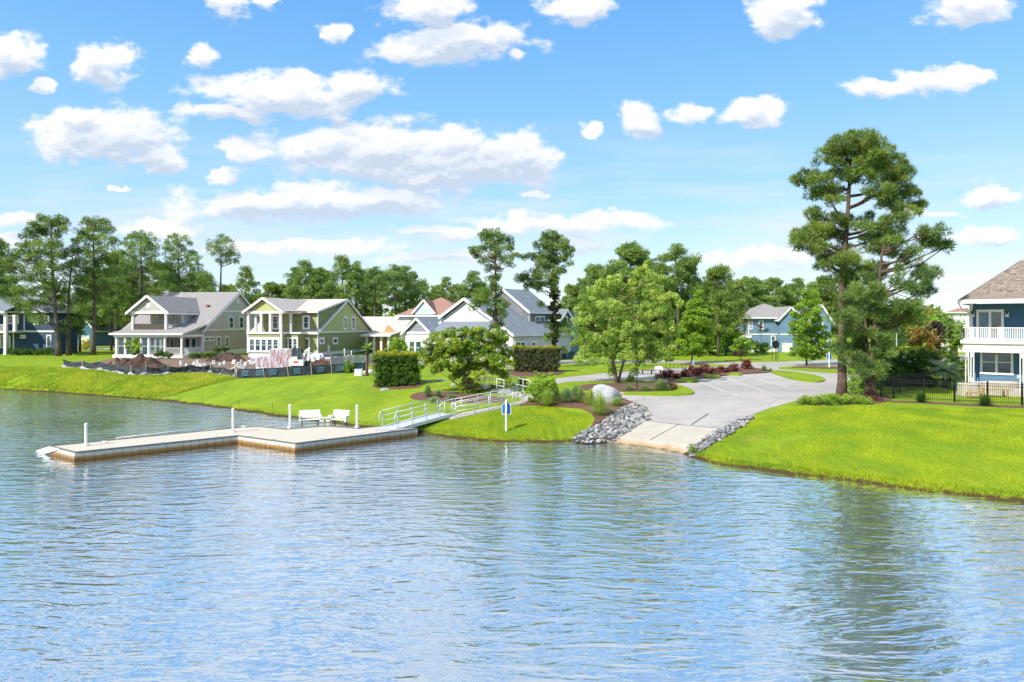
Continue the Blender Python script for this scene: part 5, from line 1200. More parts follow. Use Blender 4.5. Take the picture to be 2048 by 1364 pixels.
# ---------------------------------------------------------------- distant blue house across the street
D2 = 122.0
def ex(H, wd, ze, zr):
    gl, _ = H.onb(1560, 640, -1.2); gr, _ = H.onb(1602, 640, -1.2); H.gable(gl, gr, -1.2, 5, 1.8, ze, ze + 1.9, axis='b', over=.5, side_over=.3)
    g2, _ = H.onb(1622, 640, -2); g3, _ = H.onb(1662, 640, -2); H.gable(g2, g3, -2, 6, 1.8, ze - .4, ze + 2.3, axis='b', over=.5, side_over=.3)
    zm = HC - (668.5 - HY) / F * D2; H.box('trim', 0, gl, -.07, 0, zm - .12, zm + .12); H.box('trim', gl, gr, -1.27, -1.2, zm - .12, zm + .12)
    H.box('foundation', 0, gl - .01, -.05, 0, 1.8, 2.3, M['white'])
    H.slab([(-6, -1.5, 4.4), (0, -1.5, 4.6), (0, 6, 6.0), (-5.5, 6, 5.2)], .14); H.box('trim', -6, 0, -1.6, -1.5, 4.3, 4.7); H.box('wall', -5.2, -.01, 0, 6, 1.8, 4.6)
    for a in (-5.6, -3.2, -1.0): H.post(a, -1.3, 1.8, 4.4, .2)
    H.box('garage_door', g2 + .4, g3 - .4, -2.06, -2, 1.8, 4.4, M['white']); H.window('b', -2, 1636, 636, 1646, 654, fr=.2)
    H.box('utility_box', gl + .3, gl + 1.6, -2.6, -1.3, 1.8, 3.4, M['vinyl'])
simple_house('blue_house', 'distant mid blue house with grey hip roof across the street', 1497, 1600, D2, 0, 636, 607, M['sid_mid'], M['roof_grey'], 10, hip=True,
             wins=((1517, 641, 1527, 659), (1541.5, 671, 1551, 692), (1555.5, 641, 1562, 659), (1491 + 8, 643, 1505, 659)), extra=ex).done()
# far right houses
def ex(H, wd, ze, zr):
    for px in (1918, 1926): H.window('b', 0, px, 627, px + 6, 634, fr=.2)
simple_house('white_house', 'far white house with salmon roof above the trees left of the near blue house', 1912, 1945, 170, 0, 625, 617, M['white'], M['roof_red'], 3, hip=True, extra=ex).done()
simple_house('low_house', 'low pale house with pinkish roof seen past the palm crowns', 1893, 1945, 120, 0, 664, 655, M['vinyl'], M['roof_tan'], 3, 'a').done()

# ---------------------------------------------------------------- near blue house at the right edge
H = House('blue_house', 'near deep blue house with white balcony and brown shingle hip roof at right edge', ((1933 - CX) / F * 50, 50), -40, 1.8, None, M['roof_brown'])
_, zE = H.onb(1933, 603, 0); _, zB1 = H.onb(1933, 686, -.0); _, zB0 = H.onb(1940, 697, 0)
Wd, Dp = 11.0, 9.0
zfl = 2.35
# real lapped boards on the two seen faces
def laps(a0, a1, b, z0, z1, holes=(), pitch=.17):
    m_ = H.mb('wall', M['sid_blue']); z = z0
    while z < z1 - .01:
        zt_ = min(z + pitch, z1); segs = [(a0, a1)]
        m_.quad(H.P(a0, b - .035, z), H.P(a1, b - .035, z), H.P(a1, b - .008, zt_), H.P(a0, b - .008, zt_)); m_.quad(H.P(a0, b, z), H.P(a1, b, z), H.P(a1, b - .035, z), H.P(a0, b - .035, z)); z = zt_
M['sid_blue_plain'] = mat('blue_paint', (0.11, 0.24, 0.36), .6, .1, 1.2); H.mats['wall'] = M['sid_blue_plain']
bU = 1.6; bL = 1.6                                               # the walls stand back from the balcony and porch line
H.box('wall', 0.12, Wd, bU, Dp, zfl, zE - .15); laps(.12, Wd, bU, 5.2, zE - .2); laps(.12, Wd, bL, zfl, zB0 - .1)
H.box('trim', .0, .22, bU - .05, bU + .3, zfl, zE - .1)
o = .40
ridge = zE + 3.0
H.slab([(-o, -.4, zE), (4.4 + 2.4, -.4, zE), (3.1, 3.4, ridge)], .14); H.slab([(-o, -.4, zE), (3.1, 3.4, ridge), (3.1, 6, ridge), (-o, 9.6, zE)], .14); H.slab([(6.8, -.4, zE), (6.8, 9.6, zE), (3.1, 6, ridge), (3.1, 3.4, ridge)], .14)
H.slab([(2.0, 2.2, zE + 1.0), (14, 2.2, zE + 1.0), (14, 7, zE + 5), (5.2, 7, zE + 5)], .14); H.slab([(2.0, 2.2, zE + 1.0), (5.2, 7, zE + 5), (2.0, 9, zE + 1.0)], .14)
H.box('trim', -o, Wd, -.52, -.4, zE - .16, zE + .12); H.box('trim', -o - .1, -o, -.4, 9.6, zE - .16, zE + .12); H.box('soffit', -o, Wd, -.4, bU, zE - .12, zE - .08, M['white'])
H.box('trim', -.05, Wd, .0, .18, zE - .42, zE - .14) if False else None
H.box('balcony_floor', -.35, Wd, -.35, bU, zB1 - .02, zB1 + .22, M['white']); H.box('trim', -.2, Wd, -.2, .02, zB0 - .25, zB1 - .02)
_, zrt = H.onb(1940, 655.5, -.2); H.rail([(-.15, bU), (-.15, -.2), (Wd - .2, -.2)], zB1 + .22, zrt, gap=.125, w=.045)
for px in (1945.5, 1999.5):
    a, _ = H.onb(px, 680, -.2); H.post(a, -.2, zB1 + .22, zrt + .06, .2, name='railing_post')
for px in (1934.5, 1945.0, 2043.5):
    a, _ = H.onb(px, 730, -.1); m_ = MB(); c = H.P(a, -.1, 2.0); ang = R(-40)
    m_.box(c, .22, .22, .25, ang); m_.box(c + Vector((0, 0, zB0 - 2.6)), .22, .22, .3, ang)
    for sx in (-.085, .085): m_.box(c + H.e1 * sx, .055, .2, zB0 - 2.1, ang)
    m_.build('column', M['white'], H.root)
H.box('trim', .1, Wd, bL - .07, bL, zfl, zfl + .28); H.box('porch_floor', -.3, Wd, -.3, bL, 1.75, 2.1, M['concrete']); H.box('ceiling', 0, Wd, 0, bL, zB0 - .05, zB0, M['white'])
zc = lambda x, y: (1700 + x / 4.4, 520 + y / 4.4)
# sliding door on the balcony with a curtain behind one leaf, twin windows below
dr = H.window('b', bU - .02, *zc(1112, 437), *zc(1355, 710), units=2, sash=False, fr=.16, name='sliding_door')
a0, z1_ = H.onb(*zc(1150, 475), bU); a1_, z0_ = H.onb(*zc(1226, 700), bU)
m_ = MB(); 
for k in range(9): m_.box(H.P(a0 + (a1_ - a0) * (k + .5) / 9, bU - .055 + .012 * (k % 2), z0_), (a1_ - a0) / 9, .02, z1_ - z0_, R(-40))
m_.build('curtain', M['curtain'], dr) if dr else None
H.window('b', bL - .02, *zc(1145, 783), *zc(1438, 1015), units=2, sash=True, fr=.15, gm=M['glass_dark'])
M['lamp_glass'] = mat('lantern_glass', (.7, .7, .68), .2)
for x_, y_ in ((1082, 475), (1384, 475)):
    a, z_ = H.onb(*zc(x_, y_), bU); q = H.P(a, bU - .14, z_)
    ln_ = MB(); ln_.box(q + Vector((0, 0, -.22)), .22, .10, .34, R(-40)); l_ = ln_.build('wall_lantern', M['white'], H.root)
    ln_ = MB(); ln_.box(q + Vector((0, 0, -.02)) - H.e2 * .1, .13, .13, .24, R(-40)); ln_.box(q + Vector((0, 0, .24)) - H.e2 * .1, .05, .05, .1, R(-40)); ln_.build('lantern_cage', M['black'], l_)
a, z_ = H.onb(*zc(1484, 1027), bL); H.box('outlet_box', a - .08, a + .08, bL - .08, bL - .04, z_ - .1, z_ + .1, M['white'])
a, z_ = H.onb(*zc(1285, 770), .8); q = H.P(a, .8, zB0 - .28); m_ = MB(); m_.tube([q + Vector((0, 0, .25)), q], .03, 6); m_.tube([q, q - Vector((0, 0, .12))], .1, 10)
for k in range(5): t_ = k * 1.2566; m_.beam(q - Vector((0, 0, .05)), q + Vector((math.cos(t_) * .6, math.sin(t_) * .6, -.05)), .14, .015)
m_.build('ceiling_fan', M['wood'], H.root)
H.mb('downspout', M['white']).tube([H.P(-.5, -.3, zE - .05), H.P(-.35, .2, zE - .5), H.P(-.02, bU - .1, zE - .8)], .045, 6)
NEAR = H; H.done()

# ================================================================ the lake shore
# floating dock
ZD = 0.47
def at_z(px, py, z): D = (HC - z) * F / (py - HY); return Vector(((px - CX) / F * D, D, z))
DOCK = [(101,892),(150.6,904),(476,871),(591,886.5),(835,856.5),(760,852),(716,857),(662,852.8),(636,853.3),(571,858.6),(519,853),(486,854)]
m, n, b = bsdf_mat('dock_float_panels')
tc = n.add('ShaderNodeTexCoord'); v = tc.outputs['Object']; g = n.add('ShaderNodeNewGeometry'); s = n.add('ShaderNodeSeparateXYZ'); n.l.new(g.outputs['Position'], s.inputs[0])
z = n.math('ADD', s.outputs[2], n.math('MULTIPLY', n.math('SUBTRACT', n.noise(v, 2.2, 4, .7), .5), .16))
col = n.mix(n.rng(z, .17, .30, 1, 0), (.72, .69, .60), (.36, .20, .05)); col = n.mix(n.rng(z, .02, .14, 1, 0), col, (.16, .075, .012))
n.l.new(col, b.inputs['Base Color']); b.inputs['Roughness'].default_value = .5; M['float'] = m
m, n, b = bsdf_mat('dock_deck_boards')
tc = n.add('ShaderNodeTexCoord'); v = tc.outputs['Object']; s = n.add('ShaderNodeSeparateXYZ'); n.l.new(v, s.inputs[0])
q_ = n.math('ADD', n.math('MULTIPLY', s.outputs[0], .53), n.math('MULTIPLY', s.outputs[1], .85)); fr = n.math('FRACT', n.math('DIVIDE', q_, .30))
c = n.mix(n.math('LESS_THAN', fr, .05), (.58, .52, .42), (.31, .27, .21)); c = n.mix(n.rng(n.noise(v, 1.1, 4, .6), .5, .75, 0, .35), c, (.55, .48, .38))
n.l.new(c, b.inputs['Base Color']); b.inputs['Roughness'].default_value = .75; M['deck'] = m
pts = [at_z(x, y, ZD) for x, y in DOCK]; cen = sum(pts, Vector()) / len(pts)
dk = empty('floating_dock', (cen.x, cen.y, 0), 'L shaped white floating dock with orange waterline stains on the lake', 'dock')
mb = MB(); mb.extrude([Vector((p.x, p.y, ZD - .02)) for p in pts], (0, 0, -.035)); mb.f = mb.f; mb.build('deck', M['deck'], dk)
mb = MB(); tr_ = MB()
for i in range(len(pts)):
    a, b_ = pts[i], pts[(i + 1) % len(pts)]; L = (b_ - a).length; d = (b_ - a).normalized(); nn = Vector((d.y, -d.x, 0)); k = max(1, round(L / .42))
    for j in range(k):
        p0, p1 = a + d * (L * j / k + .012), a + d * (L * (j + 1) / k - .012)
        for z0, z1, o in ((-.25, ZD - .06, .03),): mb.hexa([Vector((q.x, q.y, z)) + nn * w_ for z in (z0, z1) for q, w_ in ((p0, -.12), (p1, -.12), (p1, o), (p0, o))])
    tr_.beam(a + Vector((0, 0, .0)), b_ + Vector((0, 0, .0)), .09, .035)
mb.build('float_panel', M['float'], dk); M['edge'] = mat('dark_edge_trim', (.19, .18, .15), .6); tr_.build('edge_board', M['edge'], dk)
mb = MB(); mb.extrude([Vector((p.x * .998 + cen.x * .002, p.y * .998 + cen.y * .002, -.2)) for p in pts], (0, 0, ZD + .14)); mb.build('float_core', M['float'], dk)
for px, py in ((196,900),(320,885),(430,874),(500,874),(545,880),(640,878),(720,868),(790,860),(487,856),(210,886)):
    q = at_z(px, py - 1.5, ZD); mb = MB(); mb.box(q, .22, .06, .05); mb.box(q + Vector((0, 0, .05)), .3, .05, .03); mb.build('cleat', M['alu'], dk)
rp = [at_z(101, 892, ZD), at_z(72, 901, .02), at_z(84, 907, .02), at_z(118, 897, ZD)]
ld = MB(); ld.extrude([rp[0], rp[1], rp[2], rp[3]], (0, 0, -.06)); tag(ld.build('launch_ramp', M['vinyl'], None, loc=rp[0]), 'small sloping ramp off the left end of the dock into the water', 'ramp')
# launch rails behind the left arm
def pipe(name, paths, rad, mt, par=None, n=6):
    mb = MB()
    for p in paths: mb.tube(p, rad, n)
    return mb.build(name, mt, par, smooth=True)
rt = empty('launch_rails', at_z(232, 886, 0), 'low white pipe rails of the kayak launch behind the dock arm', 'rail')
for x0, x1, y0, y1 in ((233, 474, 874, 846), (240, 474, 881, 851)):
    A, B = at_z(x0, y0 + 2, .42), at_z(x1, y1 + 2, .42); A2, B2 = A.copy(), B.copy()
    ps = [[A, B]] + [[A.lerp(B, t), A.lerp(B, t) - Vector((0, 0, .5))] for t in (0, .17, .34, .5, .67, .84, 1)]
    pipe('rail', ps, .026, M['white'], rt)
# mooring posts
def mooring(px, ytop, ybase, zb, lab):
    D = (HC - zb) * F / (ybase - HY); p = Vector(((px - CX) / F * D, D, -.6)); zt = HC - (ytop - HY) / F * D
    r = empty('mooring_post', p, lab, 'post', 'white posts of the dock'); mb = MB(); mb.tube([p, (p.x, p.y, zt)], .072, 14); mb.build('post', M['white'], r, smooth=False)
    mb = MB(); mb.tube([(p.x, p.y, zt), (p.x, p.y, zt + .03), (p.x, p.y, zt + .09)], [.095, .095, .02], 14); mb.build('cap', M['white'], r)
    mb = MB(); mb.tube([(p.x, p.y, .40), (p.x, p.y, .56)], .15, 14); mb.build('collar', M['vinyl'], r)
mooring(172, 849, 901, .2, 'white post at the outer left end of the dock'); mooring(466, 819, 873, .2, 'white post at the inner bend of the dock front')
mooring(580, 811, 858, .4, 'white post on the dock just left of the benches'); mooring(714, 812, 857, .4, 'white post on the dock just right of the benches')
# benches on the back edge
def bench(cx, cy, wd, ang, label, zb=ZD):
    p = at_z(cx, cy, zb); r = empty('dock_bench', p, label, 'bench', 'benches on the dock'); ca, sa = math.cos(ang), math.sin(ang)
    def Q(x, y, z): return Vector((p.x + x * ca - y * sa, p.y + x * sa + y * ca, p.z + z))
    def bx(m, x0, x1, y0, y1, z0, z1): m.hexa([Q(x, y, z) for z in (z0, z1) for x, y in ((x0, y0), (x1, y0), (x1, y1), (x0, y1))])
    w = wd / 2; mb = MB()
    for i in range(4): mb.hexa([Q(x, .16 + .03 * i + dy, z) for z, dy in ((.50 + i * .118, 0), (.608 + i * .118, .03)) for x, dy2 in ((-w, 0), (w, 0))] and [Q(-w, .14 + .03 * i, .50 + i * .12), Q(w, .14 + .03 * i, .50 + i * .12), Q(w, .18 + .03 * i, .50 + i * .12), Q(-w, .18 + .03 * i, .50 + i * .12), Q(-w, .17 + .03 * i, .61 + i * .12), Q(w, .17 + .03 * i, .61 + i * .12), Q(w, .21 + .03 * i, .61 + i * .12), Q(-w, .21 + .03 * i, .61 + i * .12)])
    mb.build('backrest', M['vinyl'], r)
    mb = MB()
    for i in range(3): bx(mb, -w, w, -.30 + i * .14, -.18 + i * .14, .40, .44)
    mb.build('seat', M['vinyl'], r)
    for sx in (-1, 1):
        mb = MB(); bx(mb, sx * w - .05, sx * w + .05, -.3, .2, .62, .67); mb.hexa([Q(sx * w - .05, -.3, .3), Q(sx * w + .05, -.3, .3), Q(sx * w + .05, -.05, .3), Q(sx * w - .05, -.05, .3), Q(sx * w - .05, -.3, .62), Q(sx * w + .05, -.3, .62), Q(sx * w + .05, .1, .62), Q(sx * w - .05, .1, .62)]); mb.build('armrest', M['vinyl'], r)
        mb = MB(); bx(mb, sx * w * .75 - .03, sx * w * .75 + .03, -.28, -.22, 0, .40); bx(mb, sx * w * .75 - .03, sx * w * .75 + .03, .12, .18, -.05, .5); bx(mb, sx * w * .75 - .02, sx * w * .75 + .02, -.22, .12, .34, .38); mb.build('leg', M['edge'], r)
bench(620, 851.5, 1.28, R(20), 'left white slatted bench on the dock facing the lake'); bench(679, 851.5, 1.12, R(-16), 'right white slatted bench on the dock facing the lake')
for x, lab in ((643.5, 'left small white side table between the dock benches'), (656, 'right small white side table between the dock benches')):
    p = at_z(x, 852, ZD); r = empty('side_table', p, lab, 'table', 'side tables between the benches'); mb = MB(); mb.box(p + Vector((0, 0, .5)), .34, .34, .05, .4); mb.build('tabletop', M['vinyl'], r); mb = MB(); mb.box(p, .06, .06, .5); mb.box(p + Vector((0, 0, .28)), .24, .24, .2, .4); mb.build('leg', M['vinyl'], r)

# gangway
def railing(paths_pts, hgt, mt, par, loops=(True, False), rad=.028, gap=1.15, levels=(1.0, .68, .36), name='railing'):
    mb = MB(); P = [Vector(p) for p in paths_pts]
    for k, lv in enumerate(levels): mb.tube([p + Vector((0, 0, hgt * lv)) for p in P], rad * (1.0 if k == 0 else .8), 6)
    for a, b_ in zip(P, P[1:]):
        L = (b_ - a).length; c = max(1, round(L / gap))
        for i in range(c + 1): q = a.lerp(b_, i / c); mb.tube([q - Vector((0, 0, .05)), q + Vector((0, 0, hgt))], rad, 6)
    for end, on in ((0, loops[0]), (-1, loops[1])):
        if on:
            q = P[end]; d = (P[end] - P[1 if end == 0 else -2]).normalized(); pts_ = []
            for k in range(7): a_ = math.pi * k / 6; pts_.append(q + d * (.30 * math.sin(a_)) + Vector((0, 0, hgt * (.68 + .32 * math.cos(a_)) if True else 0)))
            mb.tube(pts_, rad, 6)
    return mb.build(name, mt, par, smooth=True)
A = at_z(796, 857.5, .50); E = G(905, 833); E = Vector((E.x, E.y, E.z + .18)); d = (E - A); d.z = 0; d.normalize(); pr = Vector((-d.y, d.x, 0)) * 1.35
gw = empty('gangway', A, 'white aluminium gangway with looped handrails sloping from dock to shore', 'gangway')
mb = MB(); mb.extrude([A, E, E + pr, A + pr], (0, 0, -.05)); mb.build('deck', M['alu'], gw)
for o, nm in ((Vector(), 'side_beam'), (pr, 'side_beam')):
    mb = MB(); mb.beam(A + o + Vector((0, 0, -.06)), E + o + Vector((0, 0, -.06)), .06, .22); mb.build(nm, M['white'], gw)
mb = MB(); mb.extrude([A + Vector((0, 0, -.01)), A + pr + Vector((0, 0, -.01)), A + pr - d * .8 - Vector((0, 0, .02)), A - d * .8 - Vector((0, 0, .02))], (0, 0, -.012)); mb.build('transition_plate', M['alu'], gw)
railing([A, E], 1.02, M['alu'], gw, (True, True)); railing([A + pr, E + pr], 1.02, M['alu'], gw, (True, True))
def gz(x, y, o=.1): p = G(x, y); return Vector((p.x, p.y, p.z + o))
r = empty('path_railing', G(930, 833), 'grey metal railing on the near side of the concrete path', 'railing'); railing([gz(911, 837), gz(950, 829.5), gz(1004, 816.5), gz(1046, 807)], 1.0, M['alu'], r, (True, False))
r = empty('path_railing', G(930, 826), 'grey metal railing on the far side of the concrete path', 'railing'); railing([gz(889, 834.5), gz(955, 821), gz(1006, 812), gz(1036, 803)], 1.0, M['alu'], r, (True, False))
r = empty('path_railing', G(1000, 778), 'upper grey metal railing along the turned leg of the path', 'railing'); railing([gz(968, 771.5), gz(1020, 781), gz(1060, 790.5)], 1.0, M['alu'], r, (False, False), levels=(1.0, .5))
r = empty('path_railing', G(980, 785), 'inner grey metal railing where the path turns beside the myrtle', 'railing'); railing([gz(952, 775.5), gz(1008, 789)], 1.0, M['alu'], r, (False, False), levels=(1.0, .5))

# blue signs seen from the side
def blue_sign(bx, by, ytop, sx0, sx1, sy0, sy1, label, rad=.068):
    g = G(bx, by); r = empty('sign_post', g, label, 'sign'); D = g.y; zt = HC - (ytop - HY) / F * D
    mb = MB(); mb.tube([g - Vector((0, 0, .2)), (g.x, g.y, zt)], rad, 12); mb.tube([(g.x, g.y, zt), (g.x, g.y, zt + .07)], [rad * 1.1, .02], 12); mb.build('post', M['white'], r)
    X = lambda q: (q - CX) / F * (D + .1); Z = lambda q: HC - (q - HY) / F * (D + .1)
    pl = [(X(sx0), Z(sy1)), (X(sx1), Z(sy1)), (X(sx1), Z(sy0 + (sy1 - sy0) * .22)), ((X(sx0) * .3 + X(sx1) * .7), Z(sy0)), ((X(sx0) * .7 + X(sx1) * .3), Z(sy0)), (X(sx0), Z(sy0 + (sy1 - sy0) * .22))]
    mb = MB(); mb.extrude([(x, D + .10, z) for x, z in pl], (0, .03, 0)); bd = mb.build('panel_border', M['white'], r)
    cx_, cz_ = sum(p[0] for p in pl) / 6, sum(p[1] for p in pl) / 6
    mb = MB(); mb.extrude([(cx_ + (x - cx_) * .88, D + .095, cz_ + (z - cz_) * .9) for x, z in pl], (0, .02, 0)); mb.build('panel', M['signblue'], r)
M['signblue'] = mat('blue_sign_panel', (.015, .16, .50), .4, .03, 3)
blue_sign(1012.5, 862, 801, 1003.5, 1022, 805, 829, 'white post with a blue sign panel on the lawn by the water')
blue_sign(1658.5, 738, 704, 1653, 1664, 705, 720, 'white post with a blue sign panel at the car park exit', .07)

# boulder
g = G(1216, 803); mb = MB(); mb.blob((g.x, g.y, g.z + .30), (.95, .7, .82), 5, .30, 4, .9)
M['boulder'] = mat('pale_granite', (.52, .52, .53), .85, .2, 7, bump=1.0, bscale=10, col2=(.24, .25, .27))
tag(mb.build('boulder', M['boulder'], None, loc=g, smooth=True), 'large pale granite boulder beside the car park and ornamental grasses', 'boulder')

# riprap: every stone its own object
M['rock'] = [mat('riprap_stone', c, .85, .15, 5, bump=.8, bscale=14) for c in ((.37, .36, .345), (.25, .245, .24), (.49, .475, .455))]
RK = []
for i in range(9):
    mb = MB(); mb.blob((0, 0, 0), (1, random.uniform(.65, .95), random.uniform(.45, .7)), i + 20, .30, 2, 1.2)
    me = bpy.data.meshes.new('stone'); me.from_pydata(mb.v, [], mb.f); me.materials.append(M['rock'][i % 3]); RK.append(me)
def scatter_rocks(poly, n, s0, s1, label, group, mind):
    p = [(g.x, g.y) for g in poly_px(poly)]; x0, x1 = min(q[0] for q in p), max(q[0] for q in p); y0, y1 = min(q[1] for q in p), max(q[1] for q in p)
    done = []; tries = 0; poly_np = p
    while len(done) < n and tries < n * 60:
        tries += 1; x, y = random.uniform(x0, x1), random.uniform(y0, y1)
        if not inside(np.array([x]), np.array([y]), poly_np)[0]: continue
        if any((x - a) ** 2 + (y - b) ** 2 < mind ** 2 for a, b in done): continue
        done.append((x, y)); s_ = s0 + (s1 - s0) * random.random() ** 1.6 * 1.15; o = bpy.data.objects.new('riprap_rock', RK[random.randrange(9)]); COL.objects.link(o)
        o.location = (x, y, max(-.05, h1(x, y)) + .05 + s_ * .25); o.scale = (s_, s_, s_ * random.uniform(.8, 1.15)); o.rotation_euler = (random.uniform(-.4, .4), random.uniform(-.4, .4), random.uniform(0, 6.28))
        tag(o, label, 'rock', group)
scatter_rocks([(1264,810),(1290,815),(1299,830),(1296,841),(1247,872),(1232,885),(1180,889),(1143,886),(1180,858),(1214,842),(1228,829),(1250,815)], 270, .10, .22, 'grey riprap stone in the rock slope left of the boat ramp', 'riprap left of the ramp', .235)
scatter_rocks([(1502,831),(1474,845),(1442,859),(1411,880),(1370,904),(1386,915),(1404,903),(1440,882),(1470,863),(1508,838)], 110, .10, .21, 'grey riprap stone in the rock strip right of the boat ramp', 'riprap right of the ramp', .225)

# ornamental grasses, shrubs, palms
def tuft(px, py, hpx, wpx, mt, label, group=None, n=620, name='tufted_plant', wd=.026, cat='grass clump', arch=.8):
    g = G(px, py); D = g.y; h = hpx / F * D; w_ = wpx * .72 / F * D; r = empty(name, g, label, cat, group)
    a = RNG.uniform(0, 2 * np.pi, n); e = RNG.uniform(0, 1, n) ** .7; hh = h * (1.0 - .78 * e ** 1.8) * RNG.uniform(.7, 1.08, n)
    dr = np.stack([np.cos(a), np.sin(a), 0 * a], 1); sd = np.stack([-np.sin(a), np.cos(a), 0 * a], 1) * (wd / 2)
    b0 = np.array(g) + dr * (w_ * .12 * RNG.random((n, 1))); quads = []; prev = b0
    for k in range(1, 4):
        t = k / 3; q = b0 + dr * (w_ * (e * t ** 1.25))[:, None] + np.array([0, 0, 1.0]) * (hh * (math.sin(t * (1.1 + arch))) / math.sin(min(1.57, 1.1 + arch)))[:, None]
        f0, f1 = 1 - (k - 1) / 3.3, 1 - k / 3.3
        quads.append(np.stack([prev - sd * f0, prev + sd * f0, q + sd * f1, q - sd * f1], 1)); prev = q
    V = np.concatenate(quads); tn = np.clip(np.tile(RNG.uniform(0, 1, n), 3) * .7 + np.repeat([0, .15, .3], n), 0, 1)
    np_mesh('blades', V, 4, mt, r, attrs={'tint': tn}); return r
LG, BG = M['limegrass'], M['bluegrass']
for i, (x, y, h, w, mt, lab) in enumerate((
 (1200,831,50,58,LG,'bright lime ornamental grass fountain, lowest on the bed by the riprap'), (1094,812,38,44,LG,'lime ornamental grass clump beside the path railing end'),
 (1133,806,34,44,BG,'grey green grass clump left of the boulder, behind the mown lawn tip'), (1160,806,34,34,BG,'grey green grass clump between two others just left of the boulder'),
 (1180,812,36,34,LG,'green grass clump leaning against the left foot of the boulder'), (1112,802,28,32,BG,'pale grass clump behind the round green shrub'),
 (1234,812,20,34,LG,'low straw green grass at the right foot of the boulder'), (1152,792,22,30,BG,'pale grass clump behind the boulder on the kerbed island'),
 (1320,784,30,36,BG,'blue green grass clump in front of the nearest red shrub'), (1258,784,16,28,BG,'short grass clump left of the slim post on the island'), (1290,785,16,32,BG,'short grass clump in the middle of the island mulch'),
 (1336,784,16,24,BG,'short blue green grass at the right end of the island mulch'), (856,794,26,22,BG,'grey grass clump at the left of the myrtle bed'), (877,796,18,18,BG,'smaller grey grass clump left of the myrtle trunk'),
 (868,806,14,22,LG,'low green grass at the front of the myrtle bed'), (905,801,14,30,BG,'low grass clump under the left side of the myrtle'), (1528,743,14,17,BG,'round grass clump at the far end of the red hedge'), (1541,744,8,9,BG,'tiny grass clump at the far end of the red hedge'),
 (1012,768,24,40,BG,'tall grass clump behind the upper path railing'), (1045,770,20,34,BG,'grass clump behind the upper railing near the browned hedge'), (985,780,14,30,LG,'grass clump inside the railings by the myrtle'))):
    tuft(x, y, h, w, mt, lab, 'ornamental grasses')
tuft(1385, 910, 26, 20, M['leaf_green'], 'spiky green water plant among the rocks right of the ramp', None, 60, 'agave', .06, 'plant', .1)
tuft(1842, 805, 26, 28, M['leaf_dark'], 'dark yucca clump at the fence, left one of two', 'yuccas at the fence', 500, 'yucca', .035, 'plant', .1)
tuft(1970, 812, 27, 32, M['leaf_dark'], 'dark yucca clump at the fence below the wooden bench', 'yuccas at the fence', 500, 'yucca', .035, 'plant', .1)

def tipz(p): return lambda a, d, T: (RNG.random(len(T)) < p) * np.clip(d[:, 2] * 1.2 + .1, 0, 1)
RED = [(1318,762,9,8),(1330,758,9,9),(1343,757,10,10),(1352,760,9,9),(1371,756,11,11),(1386,751,11,11),(1397,753,10,10),(1412,749,11,11),(1424,750,10,10),(1438,747,11,10),(1452,747,9,9),(1462,745,9,9),(1471,744,9,9),(1491,740,13,12)]
for i, (x, y, rx, ry) in enumerate(RED):
    bl = [(x + random.uniform(-.45, .45) * rx, y - ry * .9 + random.uniform(-.45, .55) * ry, rx * .62, ry * .55) for _ in range(6)]
    bush('red_shrub', bl, M['leaf_red'], 'rounded burgundy shrub, %s in the hedge row beside the parking bays' % (ORD[i] if i < len(RED) - 1 else 'tallest and rightmost'), 'shrub', base=(x, y), depth=.3, seed=300 + i, group='burgundy shrubs along the parking bays', kw=dict(rp=.24, ln=.11, wd=.07, puffs=12, per=60, tipfn=tipz(.55)))
bush('red_shrub', [(1336,770,12,9),(1328,768,9,8),(1343,774,10,8),(1338,778,11,7)], M['leaf_red'], 'dark rounded shrub at the tip of the island behind the blue green grass', 'shrub', base=(1336,783), depth=.4, seed=330, kw=dict(rp=.25, ln=.11, wd=.07, puffs=14, per=60, tipfn=tipz(.3)))
def shrub(bl, mt, label, base, seed, name='shrub', depth=.5, tip=.2, cat='shrub', group=None, **kw):
    k = dict(rp=.28, ln=.13, wd=.085, puffs=13, per=60, tipfn=tipz(tip)); k.update(kw); D = k.pop('D', None)
    return bush(name, bl, mt, label, cat, D=D, base=base, depth=depth, seed=seed, kw=k, group=group)
shrub([(1085,762,14,12),(1070,772,14,12),(1098,768,14,12),(1082,780,20,12),(1062,788,14,10),(1090,792,16,9),(1102,756,8,8),(1108,776,10,10),(1076,750,7,7),(1070,798,12,7)], M['leaf_green'], 'bushy bright green shrub at the end of the path railings', (1082,804), 340, tip=.4)
jb = [(x, 796 + abs(x - 1665) * .06 + random.uniform(-3, 3), 13, 6) for x in range(1612, 1736, 9)] + [(x, 803, 14, 5) for x in range(1606, 1732, 11)]
shrub(jb, M['leaf_green'], 'low spreading lime green juniper mat at the foot of the tallest pine', (1668,808), 341, name='juniper', depth=.7, tip=.5, ln=.12, wd=.03, per=110, rp=.26)
for i, (x, y) in enumerate(((1733,801),(1752,803))): shrub([(x, y - 5, 7, 4), (x + 3, y - 3, 6, 3)], M['leaf_red'], '%s low red brown shrub on the mulch by the twin trunk pine' % ('left' if i == 0 else 'right'), (x, y), 345 + i, depth=.2, tip=.2)
shrub([(1712,720,14,16),(1705,745,12,16),(1722,748,16,18),(1712,768,16,14),(1735,765,18,16),(1728,730,12,14),(1752,760,16,18),(1700,770,10,12),(1745,778,18,9),(1718,782,16,7)], M['leaf_green'], 'tall mixed green bush directly behind the twin trunk pine', (1725,790), 350, depth=.9, tip=.15, D=53)
hb = [(x, y, 14, 12) for x in range(1762, 1862, 12) for y in range(712 if x > 1780 else 730, 784, 13)]
